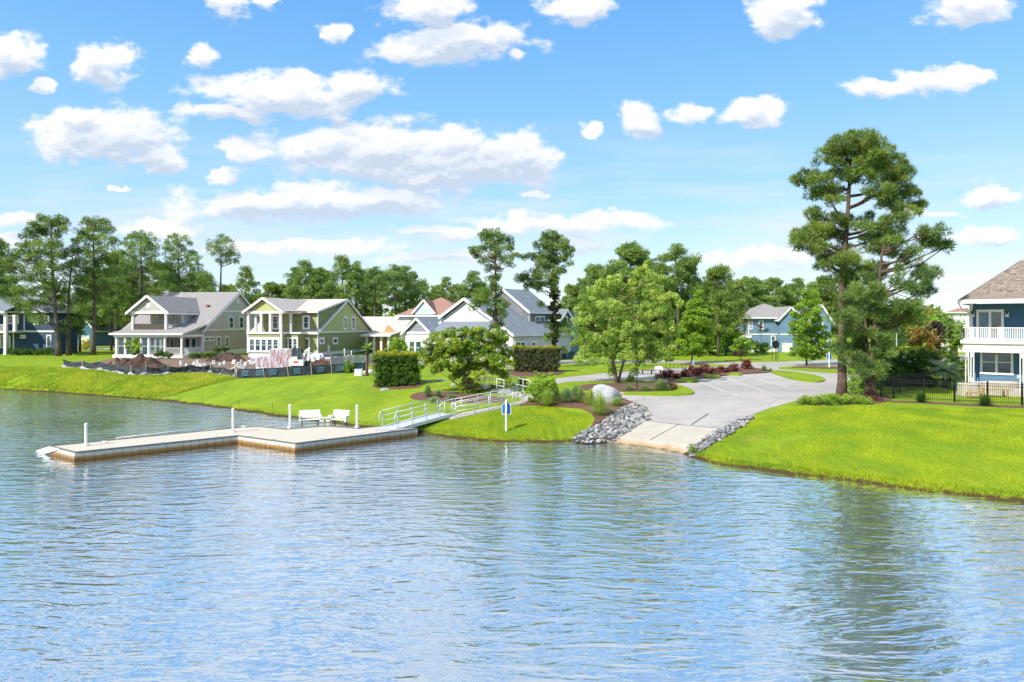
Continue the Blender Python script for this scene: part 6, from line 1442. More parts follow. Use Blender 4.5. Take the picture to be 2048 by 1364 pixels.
shrub([(x + random.uniform(-4, 4), y + random.uniform(-4, 4), a, b_) for x, y, a, b_ in hb], M['leaf_dark'], 'big dark green hedge mass behind the black fence', (1810,786), 351, name='hedge', depth=1.0, tip=.05, D=56.5, cat='hedge')
shrub([(x, 701 + (x - 1790) * .06 + random.uniform(-4, 4), 11, 8) for x in range(1788, 1868, 7)] + [(1835,712,16,8),(1852,712,14,8)], M['leaf_yellow'], 'bright yellow leaved bush top above the dark hedge', (1828,722), 352, depth=.6, D=59, puffs=10)
shrub([(1830,672,14,9),(1845,664,16,9),(1862,668,12,9),(1836,686,14,10),(1852,684,16,10),(1866,690,10,12),(1860,710,12,14),(1868,730,12,14),(1872,750,10,14)], M['leaf_rust'], 'rust and green magnolia with glossy leaves behind the yellow bush', (1856,768), 353, name='magnolia', depth=.9, D=68, tip=.6, ln=.24, wd=.12, rp=.4, cat='tree')
shrub([(1862,652,10,9),(1874,656,10,10),(1880,672,8,12),(1868,662,12,9),(1882,692,8,12),(1880,712,8,12)], M['leaf_plum'], 'dark plum coloured tree behind the rust magnolia', (1874,760), 354, name='plum_tree', depth=.9, D=74, tip=0, rp=.4, ln=.2, wd=.14, cat='tree')
shrub([(1800,662,10,9),(1790,672,10,9),(1808,674,10,9),(1798,686,14,10)], M['leaf_dark'], 'dark blue green tree behind the lamp post', (1800,725), 355, name='leafy_tree', depth=1, D=92, tip=0, rp=.5, ln=.25, wd=.17, cat='tree')
shrub([(1900,705,12,12),(1892,722,14,12),(1912,720,14,12),(1905,738,16,12),(1925,730,12,14),(1922,750,12,12),(1885,742,12,12),(1900,758,16,12),(1925,768,14,10),(1880,765,12,12)], M['leaf_green'], 'green shrubbery between the palms and the near blue house', (1905,782), 356, depth=1.2, D=61, tip=.3)
shrub([(795,682,12,9),(806,690,12,9),(785,694,12,9),(800,700,16,8),(815,698,10,8),(778,702,10,6)], M['leaf_green'], 'light green shrub above the clipped hedge, in front of the grey house', (800,712), 357, D=82, tip=.6)
shrub([(268,682,8,7),(262,690,9,8),(274,692,9,8),(268,700,12,8)], M['leaf_green'], 'young light green tree in front of the beige house porch', (268,714), 358, name='young_tree', D=94, depth=.6, tip=.5, ln=.2, wd=.14, rp=.36, cat='tree')
shrub([(693,728,8,7),(700,732,8,7),(690,736,8,6),(697,740,8,5)], M['leaf_green'], 'green bushy weed in front of the printed silt fence', (696,746), 359, depth=.3, tip=.3)
for i, (x, y, r_, c) in enumerate(((318,707,9,0),(338,710,8,0),(436,699,8,1),(448,697,7,1),(385,711,7,2),(398,711,7,2),(412,710,8,2),(426,711,7,2),(460,712,6,2))):
    nm = ('round dark shrub beside the beige house porch', 'upright dark green shrub against the beige side wall', 'low clipped green shrub along the beige house base')[c]
    shrub([(x, y - r_ * .2, r_, r_ * .7), (x + r_ * .4, y + r_ * .2, r_ * .8, r_ * .6), (x - r_ * .4, y + r_ * .1, r_ * .8, r_ * .6)], M['leaf_dark'] if c < 2 else M['leaf_hedge'], '%s, %s of nine' % (nm, ORD[sorted([318,338,436,448,385,398,412,426,460]).index(x)]), (x, y + r_ * .9), 360 + i, D=97, tip=.1, group='shrubs around the beige house')
for i, x in enumerate(range(22, 118, 12)): shrub([(x, 701, 7, 5), (x + 3, 705, 7, 5)], M['leaf_dark'], '%s low dark shrub in the row along the navy wall' % ORD[i], (x, 710), 380 + i, D=108, tip=.05, group='shrubs along the navy house')
shrub([(172,682,7,6),(176,690,9,6),(168,693,7,5)], M['leaf_yellow'], 'bright yellow green bush between pine trunks in front of the teal house', (172,699), 392, D=130, rp=.4, ln=.2, wd=.14)
# small trees across the street
shrub([(1478,688,12,9),(1490,682,12,9),(1500,692,10,8),(1470,698,9,7),(1485,700,14,8)], M['leaf_green'], 'rounded green shrub tree with a reddish underside beside the street', (1483,719), 395, name='redbud_tree', D=94, depth=.9, tip=.3, rp=.36, ln=.18, wd=.12, cat='tree')
shrub([(1476,706,9,5),(1484,709,8,4)], M['leaf_red'], 'reddish low shrub under the rounded street side tree', (1480,718), 396, D=93, tip=.2)
shrub([(1512,690,10,7),(1522,694,10,7),(1530,690,8,6),(1518,700,14,6),(1530,700,9,6)], M['leaf_wood'], 'olive green shrub in front of the distant blue house', (1520,710), 397, D=112, rp=.4, ln=.2, wd=.14)
shrub([(1482,640,7,5),(1494,636,8,5),(1500,644,7,5),(1486,648,7,5)], M['leaf_tan'], 'thin yellowish tree in front of the distant blue house, left side', (1490,706), 398, name='sparse_tree', D=112, depth=.8, rp=.4, ln=.2, wd=.14, per=24, cat='tree')
shrub([(1524,652,7,6),(1532,658,7,5),(1518,660,6,5),(1510,646,5,5)], M['leaf_plum'], 'sparse dark reddish tree in front of the distant blue house wall', (1522,706), 399, name='sparse_tree', D=114, depth=.8, rp=.4, ln=.2, wd=.14, per=22, cat='tree')

shrub([(1885,650,12,10),(1898,642,12,10),(1912,646,12,10),(1906,660,14,10),(1890,664,12,10),(1920,662,12,10),(1896,676,14,10),(1915,678,14,10)], M['leaf_wood'], 'mixed olive trees behind the palms left of the near blue house', (1903,725), 357.5 and 401, name='leafy_tree', D=98, depth=1.5, tip=0, rp=.5, ln=.28, wd=.18, cat='tree')
# palms
def palm(bx, by, cx, cy, rpx, label, mt, nf=26, D=None, trunk_r=.16, fan=False, name='palm_tree', droop=1.0, tmt=None, seed=1):
    g = G(bx, by); D = D or g.y; x = (bx - CX) / F * D; base = Vector((x, D, h1(x, D))); c = W(cx, cy, D); r_ = rpx / F * D; rt = empty(name, base, label, 'palm')
    mb = MB(); mb.tube([base - Vector((0, 0, .1)), base.lerp(c, .5), c], [trunk_r * 1.2, trunk_r, trunk_r * .9], 9); mb.build('trunk', tmt or M['bark'], rt)
    rnd = random.Random(seed); V = []; T = []
    for k in range(nf):
        az = k * 2.39996 + rnd.uniform(-.2, .2); up = rnd.uniform(.05, 1.35); tn = rnd.random(); L = r_ * rnd.uniform(.8, 1.1)
        d_ = Vector((math.cos(az), math.sin(az), 0)); prev = c.copy(); pts_ = [prev]
        for j in range(1, 9):
            t = j / 8; an = up - droop * 1.35 * t; prev = prev + (d_ * math.cos(an) + Vector((0, 0, math.sin(an)))) * (L / 8); pts_.append(prev)
        sd = d_.cross(Vector((0, 0, 1)))
        for j in range(1, 9):
            w0 = L * .26 * math.sin(math.pi * min(1, .22 + j / 9.5)); tdir = (pts_[j] - pts_[j - 1]).normalized()
            for q in (0, .33, .66):
                p = pts_[j - 1].lerp(pts_[j], q)
                for sg in (-1, 1):
                    e = p + sd * (sg * w0) + tdir * w0 * .7 + Vector((0, 0, -.25 * w0 + rnd.uniform(-.03, .03))); hw = tdir * (.028 if not fan else .05)
                    V += [p - hw, p + hw, e]; T.append(tn)
    np_mesh('fronds', np.array([tuple(q) for q in V]), 3, mt, rt, attrs={'tint': T})
palm(1890, 776, 1890, 744, 52, 'silvery green pindo palm with drooping fronds behind the fence', M['frond'], 40, trunk_r=.17, seed=3, droop=.95)
palm(1912, 770, 1912, 690, 30, 'taller green palm beside the corner of the near blue house', M['frond_green'], 30, D=63, trunk_r=.16, seed=4, fan=True)
palm(1904, 770, 1900, 668, 20, 'farther green palm crown left of the near blue house balcony', M['frond_green'], 24, D=80, trunk_r=.16, seed=6, fan=True)
palm(733, 752, 735, 698, 20, 'young palm with a bare reddish trunk and small tuft, beside the green house', M['frond_green'], 14, trunk_r=.15, seed=5, droop=.5)

# ---------------------------------------------------------------- fences
def metal_fence(pts, h, label, post_at):
    P = [G(*p) for p in pts]; rt = empty('metal_fence', P[0], label, 'fence'); mb = MB(); UP = Vector((0, 0, 1))
    for a, b_ in zip(P, P[1:]):
        L = (b_ - a).length; n_ = int(L / .105)
        for lv in (h, h - .17, .16): mb.beam(a + UP * lv, b_ + UP * lv, .022, .026)
        for i in range(n_): q = a.lerp(b_, (i + .5) / n_); mb.beam(q + UP * .05, q + UP * h, .014, .014, up=(1, 0, 0))
    mb.build('picket_panel', M['black'], rt)
    for p in post_at: q = G(*p); m_ = MB(); m_.box(q - UP * .1, .075, .075, h + .2); m_.box(q + UP * (h + .1), .1, .1, .04); m_.build('post', M['black'], rt)
metal_fence([(1787,797.5),(1848,801),(1909,804.5),(1975,808),(2044,811),(2110,814)], 1.32, 'black metal picket fence in front of the near blue house yard', [(1787,797.5),(1848,801),(1909,804.5),(1975,808),(2044,811)])
metal_fence([(1745,795),(1762,793),(1800,786),(1848,778),(1900,772)], 1.30, 'black metal picket fence running in front of the dark hedge', [(1762,793),(1800,786),(1848,778),(1900,772)])

M['silt'] = mat('black_silt_fabric', (.012, .018, .027), .75, .3, 2, bump=.8, bscale=6, col2=(.05, .06, .07)); M['silt_white'] = mat('pale_silt_fabric', (.52, .52, .52), .8, .15, 1.5, bump=.6, bscale=5)
M['stake'] = mat('wooden_stake', (.60, .50, .36), .8, .1, 5); M['print'] = mat('blue_print', (.10, .24, .36), .7, .1, 5)
def cloth_strip(name, P, h, mt, par, lo=0, wob=.06, sag=.06, seed=0, lean=0.0):
    mb = MB(); N_ = 10; rows = 4; grid = []
    for si, (a, b_) in enumerate(zip(P, P[1:])):
        d = (b_ - a); nn = Vector((-d.y, d.x, 0)).normalized()
        for i in range(N_ + (1 if si == len(P) - 2 else 0)):
            t = i / N_; q = a.lerp(b_, t); col = []
            for k in range(rows + 1):
                f = k / rows; hh = lo + (h - lo) * f - sag * math.sin(math.pi * t) * f
                w_ = wob * mnoise.noise(Vector((q.x * 2.2 + seed, q.y * 2.2, f * 3))) * 2; col.append(q + nn * (w_ + lean * f) + Vector((0, 0, hh)))
            grid.append(col)
    vs = [v for c_ in grid for v in c_]; w_ = rows + 1
    off = Vector((0, .012, 0)); n0 = len(vs); fs = []
    for i in range(len(grid) - 1):
        for k in range(rows): fs.append((i * w_ + k, (i + 1) * w_ + k, (i + 1) * w_ + k + 1, i * w_ + k + 1)); a_ = [x + n0 for x in fs[-1]]; fs.append(tuple(reversed(a_)))
    mb.add(vs + [v + off for v in vs], fs); return mb.build(name, mt, par, smooth=True)
PA = [G(x, y) for x, y in ((128,736),(165,739.5),(200,741),(236,748),(262,751),(292,752),(336,751),(380,748),(421,748),(445,752),(470,756))]
fa = empty('silt_fence', PA[0], 'crumpled black and white silt fence along the rough grass bank', 'fence')
cloth_strip('fabric', PA, 1.0, M['silt'], fa, .22, .16, .22, 1); cloth_strip('fabric_skirt', [p + Vector((0, -.1, 0)) for p in PA], .42, M['silt_white'], fa, -.02, .2, .26, 5)
for i, q in enumerate(PA): m_ = MB(); m_.box(q, .05, .05, .95 + .1 * (i % 3)); m_.build('stake', M['stake'], fa)
PB = [G(x, y) for x, y in ((474,757),(529,755.5),(577,753),(624,750),(664,747),(706,745),(735,743))]
fb = empty('silt_fence', PB[0], 'taut black silt fence with pale blue print in front of the green house', 'fence')
cloth_strip('fabric', PB, 1.0, M['silt'], fb, 0, .03, .05, 2)
for q in PB: m_ = MB(); m_.beam(q + Vector((0, -.04, 0)), q + Vector((-.12, -.06, 1.25)), .05, .05); m_.build('stake', M['stake'], fb)
m_ = MB()
rnd = random.Random(4)
for a, b_ in zip(PB, PB[1:]):
    d = (b_ - a).normalized(); L = (b_ - a).length
    for t in np.arange(.9, L - .3, 1.55):
        for rw, (z0, hh) in enumerate(((.66, .13), (.46, .13), (.26, .13))):
            x_ = -.36
            while x_ < .30:
                w_ = rnd.uniform(.05, .12); q = a + d * (t + x_) + Vector((0, -.10, z0)); m_.hexa([q + Vector((0, 0, zz)) + d * xx + Vector((0, yy, 0)) for zz in (0, hh) for xx, yy in ((0, 0), (w_, 0), (w_, .01), (0, .01))]); x_ += w_ + .035
m_.build('print', M['print'], fb)
PC = [G(x, y) + Vector((0, 0, .3)) for x, y in ((661,737),(700,735),(742,733))]
fc = empty('silt_fence', PC[0], 'upright pale grey fabric barrier below the green house side wall', 'fence'); cloth_strip('fabric', PC, 1.15, M['silt_white'], fc, .1, .08, .08, 7)
for q in PC: m_ = MB(); m_.box(q - Vector((0, 0, .3)), .05, .05, 1.6); m_.build('stake', M['stake'], fc)

# ---------------------------------------------------------------- construction site
def mound(cx, cy, wpx, hpx, mt, label, seed, dep=2.4, name='soil_mound'):
    g = G(cx, cy); D = g.y; w_ = wpx / 2 / F * D; h = hpx / F * D; mb = MB(); n_ = 40; vs = []; fs = []
    for j in range(n_ + 1):
        for i in range(n_ + 1):
            u, v_ = i / n_ * 2 - 1, j / n_ * 2 - 1; rr = math.hypot(u, v_); k = max(0, 1 - rr ** 1.7)
            nz = 1.0 * mnoise.fractal(Vector((u * 2.6 + seed * 5, v_ * 2.2, seed)), 1.0, 2.0, 5); nf = mnoise.noise(Vector((u * 11, v_ * 11, seed)))
            z = max(0, k * (1 + .75 * nz)) * h + (.12 * nf if k > .02 else 0) - .05; vs.append((g.x + u * w_, g.y + v_ * dep, g.z + z))
    for j in range(n_):
        for i in range(n_): a = j * (n_ + 1) + i; fs.append((a, a + 1, a + n_ + 2, a + n_ + 1))
    mb.add(vs, fs); tag(mb.build(name, mt, None, loc=g), label, 'soil heap')
M['topsoil'] = mat('dark_topsoil', (.13, .075, .05), .95, .2, .55, bump=1, bscale=7, col2=(.028, .015, .014))
mound(278, 738, 122, 23, M['topsoil'], 'largest dark brown soil heap in front of the beige porch', 3, 3.2); mound(238, 738, 60, 20, M['dirt'], 'lighter brown soil heap at the left end of the building site', 8)
mound(452, 722, 84, 15, M['topsoil'], 'long dark soil heap between the beige and green houses', 5); mound(640, 735, 90, 14, M['soil'], 'low red brown soil heap below the olive side wall', 6)
M['rubble'] = mat('pale_rubble', (.62, .58, .54), .9, .2, 3, bump=1, bscale=9, col2=(.30, .25, .21)); mound(478, 750, 46, 22, M['rubble'], 'pale rubble heap at the left end of the printed silt fence', 9, 1.6, 'rubble_heap')
mound(395, 742, 60, 14, M['rubble'], 'low heap of pale debris behind the crumpled silt fence', 11, 1.6, 'rubble_heap')
k = 0
for x, y, w_, h in ((363,731,8,9),(373,734,6,7),(388,731,7,9),(396,729,7,9),(408,732,8,6),(427,729,7,9),(441,731,8,5),(448,729,6,8),(468,728,8,9),(483,727,6,5),(491,733,7,9),(503,729,9,5)):
    g = G(x, y); ww, hh = w_ / F * g.y, h / F * g.y; a_ = random.uniform(-.6, .6); r = empty('paint_pail' if k % 3 == 0 else 'paver_block', g, '%s small white %s scattered in front of the beige house' % (ORD[k], 'pail' if k % 3 == 0 else 'block'), 'pail' if k % 3 == 0 else 'block', 'white pails and blocks on the site')
    mb = MB()
    if k % 3 == 0: mb.tube([g, g + Vector((0, 0, hh))], [ww * .38, ww * .46], 12); mb.build('body', M['plastic'], r); mb = MB(); mb.tube([g + Vector((0, 0, hh)), g + Vector((0, 0, hh + .04))], ww * .5, 12); mb.build('lid', M['plastic'], r)
    else: mb.box(g, ww * .9, ww * .7, hh * .55, a_); mb.build('body', M['vinyl'], r, bevel=.02); mb = MB(); mb.box(g + Vector((.03, 0, hh * .55 + .003)), ww * .7, ww * .6, hh * .4, a_ + .3); mb.build('upper_block', M['vinyl'], r, bevel=.02)
    k += 1
# wrapped brick pallets
m, n, b = bsdf_mat('brick_stack'); tc = n.add('ShaderNodeTexCoord'); bt = n.add('ShaderNodeTexBrick'); n.l.new(tc.outputs['Object'], bt.inputs['Vector']); bt.inputs['Scale'].default_value = 2.2
bt.inputs['Color1'].default_value = (.34, .09, .08, 1); bt.inputs['Color2'].default_value = (.46, .16, .14, 1); bt.inputs['Mortar'].default_value = (.25, .12, .10, 1); n.l.new(bt.outputs[0], b.inputs['Base Color']); M['bricks'] = m
m, n, b = bsdf_mat('plastic_wrap'); tc = n.add('ShaderNodeTexCoord'); v = tc.outputs['Object']; b.inputs['Base Color'].default_value = (.84, .83, .86, 1); b.inputs['Roughness'].default_value = .18
tp = n.add('ShaderNodeBsdfTransparent'); mx = n.add('ShaderNodeMixShader'); mp = n.add('ShaderNodeMapping'); n.l.new(v, mp.inputs[0]); mp.inputs['Rotation'].default_value = (0, .7, 0); mp.inputs['Scale'].default_value = (5, 5, .8)
n.l.new(n.rng(n.noise(mp.outputs[0], 1.1, 5, .65, dist=1.0), .42, .66, .10, .9), mx.inputs[0]); n.l.new(tp.outputs[0], mx.inputs[1]); n.l.new(b.outputs[0], mx.inputs[2]); n.l.new(mx.outputs[0], n.n['Material Output'].inputs[0]); M['wrap'] = m
def pallet(x0, x1, yt, yb, label, seed, dep=1.5):
    g = G((x0 + x1) / 2, yb); D = g.y; w_ = (x1 - x0) / F * D; h = (yb - yt) / F * D; r = empty('brick_pallet', g, label, 'pallet', 'wrapped brick pallets'); 
    mb = MB(); 
    for i in range(3): mb.box(g + Vector((0, -dep / 2 + .1 + i * (dep - .2) / 2, 0)), w_, .1, .1)
    for i in range(5): mb.box(g + Vector((-w_ / 2 + .08 + i * (w_ - .16) / 4, 0, .1)), .14, dep, .03)
    mb.build('pallet_base', M['stake'], r); mb = MB(); mb.box(g + Vector((0, 0, .14)), w_ * .9, dep * .88, h - .22); mb.build('bricks', M['bricks'], r)
    vs, fs = [], []; n_ = 16
    for k in range(n_ * 4):
        s_, t = divmod(k, n_); t /= n_; c_ = [(-1, -1), (1, -1), (1, 1), (-1, 1)]; a, b_ = c_[s_], c_[(s_ + 1) % 4]; X_, Y_ = a[0] + (b_[0] - a[0]) * t, a[1] + (b_[1] - a[1]) * t
        for j in range(9):
            f = j / 8; o = 1 + .05 * mnoise.noise(Vector((k * .5 + f * 3, f * 2.5, seed))) * 2 + .10 * (1 - f) ** 3; vs.append((g.x + X_ * w_ / 2 * o, g.y + Y_ * dep / 2 * o, g.z + .02 + (h - .02) * f))
    N4 = n_ * 4
    for k in range(N4):
        for j in range(8): fs.append((k * 9 + j, ((k + 1) % N4) * 9 + j, ((k + 1) % N4) * 9 + j + 1, k * 9 + j + 1))
    fs.append(tuple(k * 9 + 8 for k in range(N4))); mb = MB(); mb.add(vs, fs); mb.build('plastic_wrap', M['wrap'], r, smooth=True)
    mb = MB(); mb.box(g + Vector((0, 0, h + .005)), w_ * .96, dep * .95, .04); mb.build('top_sheet', M['plastic'], r)
pallet(543, 588, 698, 743, 'tall plastic wrapped stack of red bricks in front of the green house', 1); pallet(516, 541, 712, 742, 'lower plastic wrapped stack of red bricks, left of the tall one', 5, 1.2)
for (x0, x1, yt, yb, lab, sd) in ((500,545,711,722,'crumpled white sheeting heap at the corner of the green house', 2), (622,648,706,722,'crumpled white sheeting heap below the olive corner board', 4), (508,540,735,745,'white bagged material beside the lower brick pallet', 6)):
    g = G((x0 + x1) / 2, yb + 4); D = g.y; mb = MB(); mb.blob((g.x, g.y, g.z + .2), ((x1 - x0) / 2 / F * D, .8, (yb - yt) / F * D), sd, .3, 3, 2.2); tag(mb.build('plastic_sheeting', M['plastic'], None, loc=g), lab, 'sheeting')
# compact excavator
g = G(618, 742); D = g.y; k = D / F; ex_ = empty('mini_excavator', g, 'white compact excavator with an orange panel between the brick stack and house', 'excavator')
M['orange'] = mat('orange_paint', (.75, .17, .03), .4, .05, 3)
def eb(nm, x0, x1, z0, z1, dep, mt, par=None, yo=0, bev=.04):
    X0, X1 = (x0 - CX) * k, (x1 - CX) * k; zz = lambda y: g.z + (742 - y) * k
    mb = MB(); mb.box(((X0 + X1) / 2, g.y + yo, zz(z1)), X1 - X0, dep, zz(z0) - zz(z1)); return mb.build(nm, mt, par or ex_, bevel=bev)
eb('body', 582, 611, 719, 731, 1.5, M['white']); eb('engine_cover', 584, 598, 713, 719.5, 1.3, M['white']); eb('side_panel', 592, 600, 721, 725, .04, M['orange'], yo=-.77, bev=0)
for s_ in (-.55, .55):
    mb = MB(); za = g.z + .28; X0, X1 = (584 - CX) * k, (616 - CX) * k; prof = []
    for j in range(9): a = math.pi / 2 + math.pi * j / 8; prof.append((X0 + .28 + math.cos(a) * .28, za + math.sin(a) * .28))
    for j in range(9): a = -math.pi / 2 + math.pi * j / 8; prof.append((X1 - .28 + math.cos(a) * .28, za + math.sin(a) * .28))
    mb.extrude([(x, g.y + s_ - .16, z_) for x, z_ in prof], (0, .32, 0)); mb.build('track', M['rubber'], ex_)
eb('undercarriage', 588, 612, 731, 737, 1.0, M['black'])
cabx0, cabx1 = 585, 602
mb = MB(); zz = lambda y: g.z + (742 - y) * k
for x in (cabx0, cabx1):
    for yo in (-.5, .5): mb.box(((x - CX) * k, g.y + yo, zz(719)), .07, .07, zz(698) - zz(719))
mb.box(((593.5 - CX) * k, g.y, zz(698)), 1.25, 1.12, .08); mb.build('cab', M['black'], ex_)
eb('cab_glass', 586, 601, 699, 719, .96, M['glass_dark'], bev=0)
X = lambda x: (x - CX) * k
mb = MB(); mb.beam((X(606), g.y - .1, zz(726)), (X(612), g.y - .1, zz(702)), .2, .26); mb.beam((X(612), g.y - .1, zz(702)), (X(620), g.y - .1, zz(696)), .2, .24); mb.build('boom', M['white'], ex_)
mb = MB(); mb.beam((X(619), g.y - .1, zz(695)), (X(617), g.y - .1, zz(722)), .17, .2); mb.build('arm', M['white'], ex_)
mb = MB(); mb.tube([(X(608), g.y - .25, zz(722)), (X(613), g.y - .25, zz(708))], .04, 6); mb.tube([(X(610), g.y + .05, zz(718)), (X(615), g.y + .05, zz(702))], .04, 6); mb.build('hydraulic_ram', M['black'], ex_)
mb = MB(); mb.extrude([(X(612), g.y - .35, zz(722)), (X(621), g.y - .35, zz(721)), (X(622), g.y - .35, zz(730)), (X(614), g.y - .35, zz(733)), (X(610), g.y - .35, zz(728))], (0, .5, 0)); mb.build('bucket', M['black'], ex_)
for x, yb, yt, lab in ((689,722,699,'tall white pipe riser below the olive side wall'),(703,719,703,'second white pipe riser right of the tall one'),(696,719,711,'short white pipe stub between the two risers')):
    g = G(x, yb + 6); kk = g.y / F; r = empty('pipe_riser', g, lab, 'pipe', 'pipe risers'); mb = MB(); t_ = g + Vector((0, 0, (yb + 6 - yt) * kk)); mb.tube([g, t_], .06, 8); mb.build('pipe', M['white'], r); mb = MB(); mb.tube([t_ - Vector((0, 0, .1)), t_ + Vector((0, 0, .12))], [.1, .08], 8); mb.build('cap', M['white'], r)
g = G(717, 752); r = empty('storage_crate', g, 'white plastic crate on the lawn beside the young palm', 'crate'); mb = MB(); mb.box(g, .75, .6, .62, .1); mb.build('body', M['plastic'], r, bevel=.04); mb = MB(); mb.box(g + Vector((0, 0, .63)), .8, .65, .06, .1); mb.build('lid', M['plastic'], r)
g = G(737, 749); mb = MB(); mb.blob(g + Vector((0, 0, .22)), (.5, .35, .28), 7, .3, 3, 2); tag(mb.build('cement_bag', M['vinyl'], None, loc=g, smooth=True), 'lumpy off white bag at the foot of the young palm', 'bag')
for x, y, lab in ((405,803,'leftmost thin black stake in the sloping lawn'), (476,812,'thin black stake in the lawn, second from the left'), (545,817,'thin black stake in the lawn near the dock bench end'), (640,792,'thin black stake high on the sloping lawn'), (742,768,'thin black stake left of the clipped hedge')):
    g = G(x, y); mb = MB(); mb.tube([g, g + Vector((0, 0, .42))], .014, 6); mb.tube([g + Vector((0, 0, .42)), g + Vector((0, 0, .47))], .025, 6); tag(mb.build('lawn_stake', M['black'], None, loc=g), lab, 'stake', 'stakes in the lawn')
for x, y, w_, lab in ((856,763,20,'flat pale stone left of the myrtle crown gap'), (882,762,22,'flat pale stone in the lawn behind the myrtle'), (907,770,11,'small pale stone in the lawn under the myrtle'), (770,780,18,'pale edging stone below the clipped hedge')):
    g = G(x, y); mb = MB(); mb.blob(g + Vector((0, 0, .02)), (w_ / 2 / F * g.y, .3, .12), int(x), .25, 3, 1.6); tag(mb.build('flat_stone', M['boulder'], None, loc=g, smooth=True), lab, 'stone')

# ---------------------------------------------------------------- street furniture
g = G(1793, 742); g = Vector(((1793 - CX) / F * 82, 82, 1.8)); kk = 82 / F; r = empty('lamp_post', g, 'slim grey street lamp with a white lantern above the yellow bush', 'street lamp')
zt = HC - (662 - HY) * kk; mb = MB(); mb.tube([g, (g.x, g.y, g.z + .5), (g.x, g.y, zt)], [.12, .07, .05], 8); mb.build('pole', M['alu'], r); mb = MB(); mb.tube([(g.x, g.y, zt), (g.x, g.y, zt + .12), (g.x, g.y, zt + .42)], [.06, .17, .24], 10); mb.build('lantern', M['lamp_glass'], r)
mb = MB(); mb.tube([(g.x, g.y, zt + .42), (g.x, g.y, zt + .50), (g.x, g.y, zt + .68), (g.x, g.y, zt + .8)], [.27, .22, .06, .02], 10); mb.build('lantern_cap', M['black'], r)
g = G(1552, 723); kk = g.y / F; r = empty('street_sign', g, 'black backed round topped sign on a black pole across the street', 'sign'); mb = MB(); mb.tube([g, g + Vector((0, 0, 34 * kk))], .06, 8); mb.build('pole', M['black'], r)
mb = MB(); c_ = g + Vector((0, .05, 34 * kk)); mb.extrude([c_ + Vector((math.cos(a) * .5, 0, math.sin(a) * .55)) for a in [math.pi / 8 + math.pi / 4 * i for i in range(8)]], (0, .05, 0)); mb.build('sign_plate', M['black'], r)
for sx in (-.35, .45): mb = MB(); mb.tube([c_ + Vector((sx, .4, -.5)), g + Vector((sx, .4, .2))], .035, 6); mb.build('side_post', M['black'], r)
g = G(1387, 731); r = empty('fire_hydrant', g, 'pale blue hydrant at the foot of the young street maple', 'hydrant'); mb = MB(); M['hyd'] = mat('pale_blue_paint', (.30, .48, .58), .5)
mb.tube([g, g + Vector((0, 0, .08)), g + Vector((0, 0, .1)), g + Vector((0, 0, .55)), g + Vector((0, 0, .72))], [.2, .2, .14, .13, .03], 12); mb.build('barrel', M['hyd'], r)
for sx in (-.18, .18): mb = MB(); mb.tube([g + Vector((0, 0, .42)), g + Vector((sx, 0, .42))], .06, 8); mb.build('outlet', M['hyd'], r)
g = G(1344, 743); kk = g.y / F; r = empty('bike_rack', g, 'black looped bicycle rack behind the burgundy hedge', 'bicycle rack'); mb = MB()
for i in range(6):
    x = -1.05 + i * .42; mb.tube([g + Vector((x, 0, 0)), g + Vector((x, 0, .95)), g + Vector((x + .40, 0, .95)), g + Vector((x + .40, 0, 0))], .022, 6)
mb.build('hoops', M['black'], r); mb = MB(); mb.beam(g + Vector((-1.2, 0, .05)), g + Vector((1.5, 0, .05)), .06, .06); mb.beam(g + Vector((-1.2, 0, .38)), g + Vector((1.5, 0, .38)), .03, .03); mb.build('base_rail', M['black'], r)
g = G(1303, 749); r = empty('park_bench', g, 'black metal bench between the birch and the burgundy hedge', 'bench')
mb = MB()
for i in range(14): mb.box(g + Vector((-.95 + i * .146, .25, .45)), .025, .03, .42)
mb.beam(g + Vector((-1, .26, .88)), g + Vector((1, .26, .88)), .04, .05); mb.build('backrest', M['black'], r)
mb = MB(); mb.box(g + Vector((0, 0, .42)), 2.0, .45, .04); mb.build('seat', M['black'], r)
for sx in (-.9, 0, .9): mb = MB(); mb.box(g + Vector((sx, 0, 0)), .05, .42, .42); mb.build('leg', M['black'], r)
g = G(1318, 744); mb = MB(); mb.blob(g + Vector((0, 0, .3)), (.5, .35, .36), 12, .2, 3, 1.5); tag(mb.build('white_lump', M['vinyl'], None, loc=g, smooth=True), 'unidentified white rounded object behind the black bench', 'boulder')  # stand-in lump for a pale object that could not be identified
g = G(1274, 783); r = empty('marker_post', g, 'slim dark pole standing on the mulched island right of the birch', 'pole'); mb = MB(); mb.tube([g, g + Vector((0, 0, 3.0))], .035, 8); mb.build('pole', M['black'], r); mb = MB(); mb.tube([g, g + Vector((0, 0, .25))], .08, 8); mb.build('base', M['black'], r)
g = G(1243, 799); r = empty('marker_post', g, 'short wooden marker post at the right foot of the boulder', 'post'); mb = MB(); mb.box(g, .09, .09, .55); mb.build('post', M['stake'], r); mb = MB(); mb.box(g + Vector((.04, -.06, .38)), .3, .03, .14); mb.build('plate', M['stake'], r)

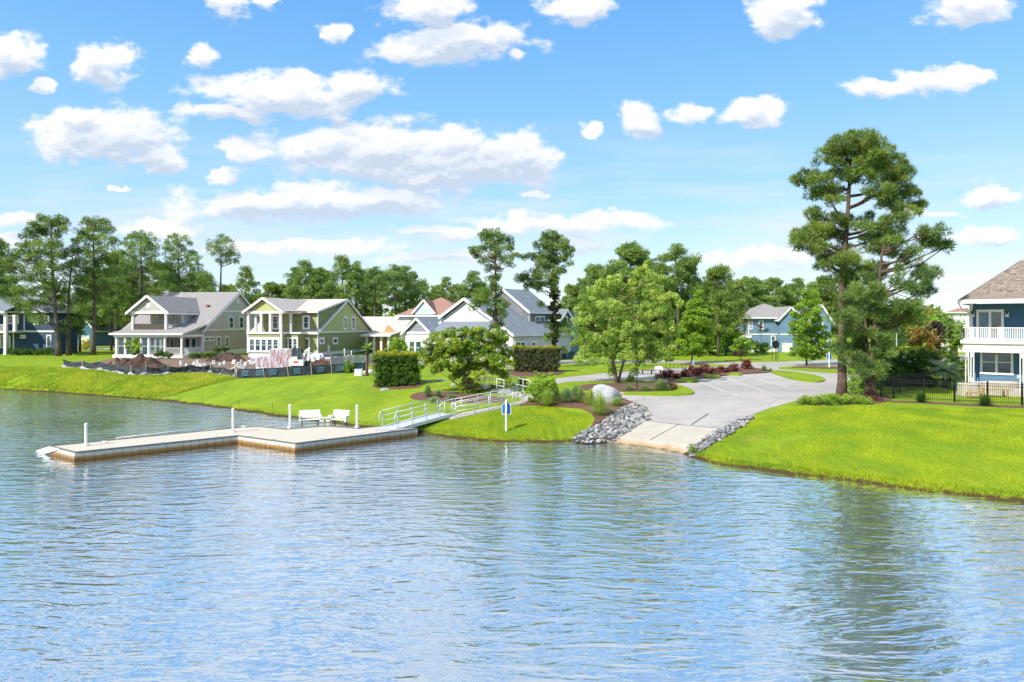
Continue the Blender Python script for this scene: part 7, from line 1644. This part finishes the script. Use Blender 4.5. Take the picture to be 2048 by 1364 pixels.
# ---------------------------------------------------------------- patio furniture at the near blue house
def cover(x0, x1, yt, yb, D, label, seed, dep=.9):
    kk = D / F; X0, X1 = (x0 - CX) * kk, (x1 - CX) * kk; zb = h1((X0 + X1) / 2, D); h = (HC - (yt - HY) * kk) - zb; g = Vector(((X0 + X1) / 2, D, zb)); vs, fs = [], []; n_ = 48
    for j in range(12):
        f = j / 9; 
        for k in range(n_):
            a = 2 * math.pi * k / n_; c_, s_ = math.cos(a), math.sin(a); e = .45; X_ = math.copysign(abs(c_) ** e, c_); Y_ = math.copysign(abs(s_) ** e, s_)
            fold = 1 + .035 * math.sin(a * 13 + seed) * (1 - min(f, 1)) + .03 * mnoise.noise(Vector((a * 3, f * 3, seed))); sc = fold * (1.0 - .05 * f) if j < 9 else (.93, .7, .05)[j - 9] * fold
            z_ = h * min(f, .96) if j < 9 else h * (.97 + .02 * (j - 9)); z_ += .05 * h * mnoise.noise(Vector((X_ * 2, Y_ * 2, seed))) * min(1, f); vs.append((g.x + X_ * (X1 - X0) / 2 * sc, g.y + Y_ * dep / 2 * sc, g.z + .02 + z_))
    for j in range(11):
        for k in range(n_): fs.append((j * n_ + k, j * n_ + (k + 1) % n_, (j + 1) * n_ + (k + 1) % n_, (j + 1) * n_ + k))
    fs.append(tuple(11 * n_ + k for k in range(n_))); mb = MB(); mb.add(vs, fs); tag(mb.build('furniture_cover', M['cover'], None, loc=g, smooth=True), label, 'furniture cover', 'covered patio furniture')
DP = G(1940, 792).y
cover(1919, 1953, 766, 790, DP, 'beige cover over rounded patio furniture, leftmost behind the fence', 1, 1.0); cover(1964, 2034, 763, 792, DP + .9, 'long beige cover over a patio sofa under the twin window', 2, 1.0); cover(2030, 2060, 779, 795, DP - .2, 'beige cover over low patio furniture at the photo edge', 5, .9)
def wood_frame(x0, x1, yt, yb, D, label, nm, seat=False, backx=None):
    kk = D / F; X0, X1 = (x0 - CX) * kk, (x1 - CX) * kk; z0 = HC - (yb - HY) * kk; z1 = HC - (yt - HY) * kk; r = empty(nm, ((X0 + X1) / 2, D, z0), label, nm.split('_')[-1]); 
    for x in (X0 + .04, X1 - .04):
        for y in (D - .2, D + .2): mb = MB(); mb.box((x, y, z0), .07, .07, z1 - z0); mb.build('leg', M['wood'], r)
    mb = MB()
    for i in range(4): mb.box(((X0 + X1) / 2, D - .2 + i * .133, z1 + .002), X1 - X0, .10, .05)
    mb.build('seat', M['wood'], r)
    if backx is not None:
        mb = MB(); bxx = (backx - CX) * kk
        for y in (D - .2, D + .2): mb.box((bxx, y, z1 + .055), .06, .06, .36)
        for i in range(3): mb.box((bxx, D, z1 + .1 + i * .11), .05, .46, .05)
        mb.build('backrest', M['wood'], r)
wood_frame(1936, 1966, 786, 793, DP - 1.2, 'small yellowish wooden lounge chair behind the fence', 'lounge_chair', backx=1963); wood_frame(1970, 2012, 780, 793, DP - .6, 'yellowish wooden bench in front of the long beige cover', 'wooden_bench')
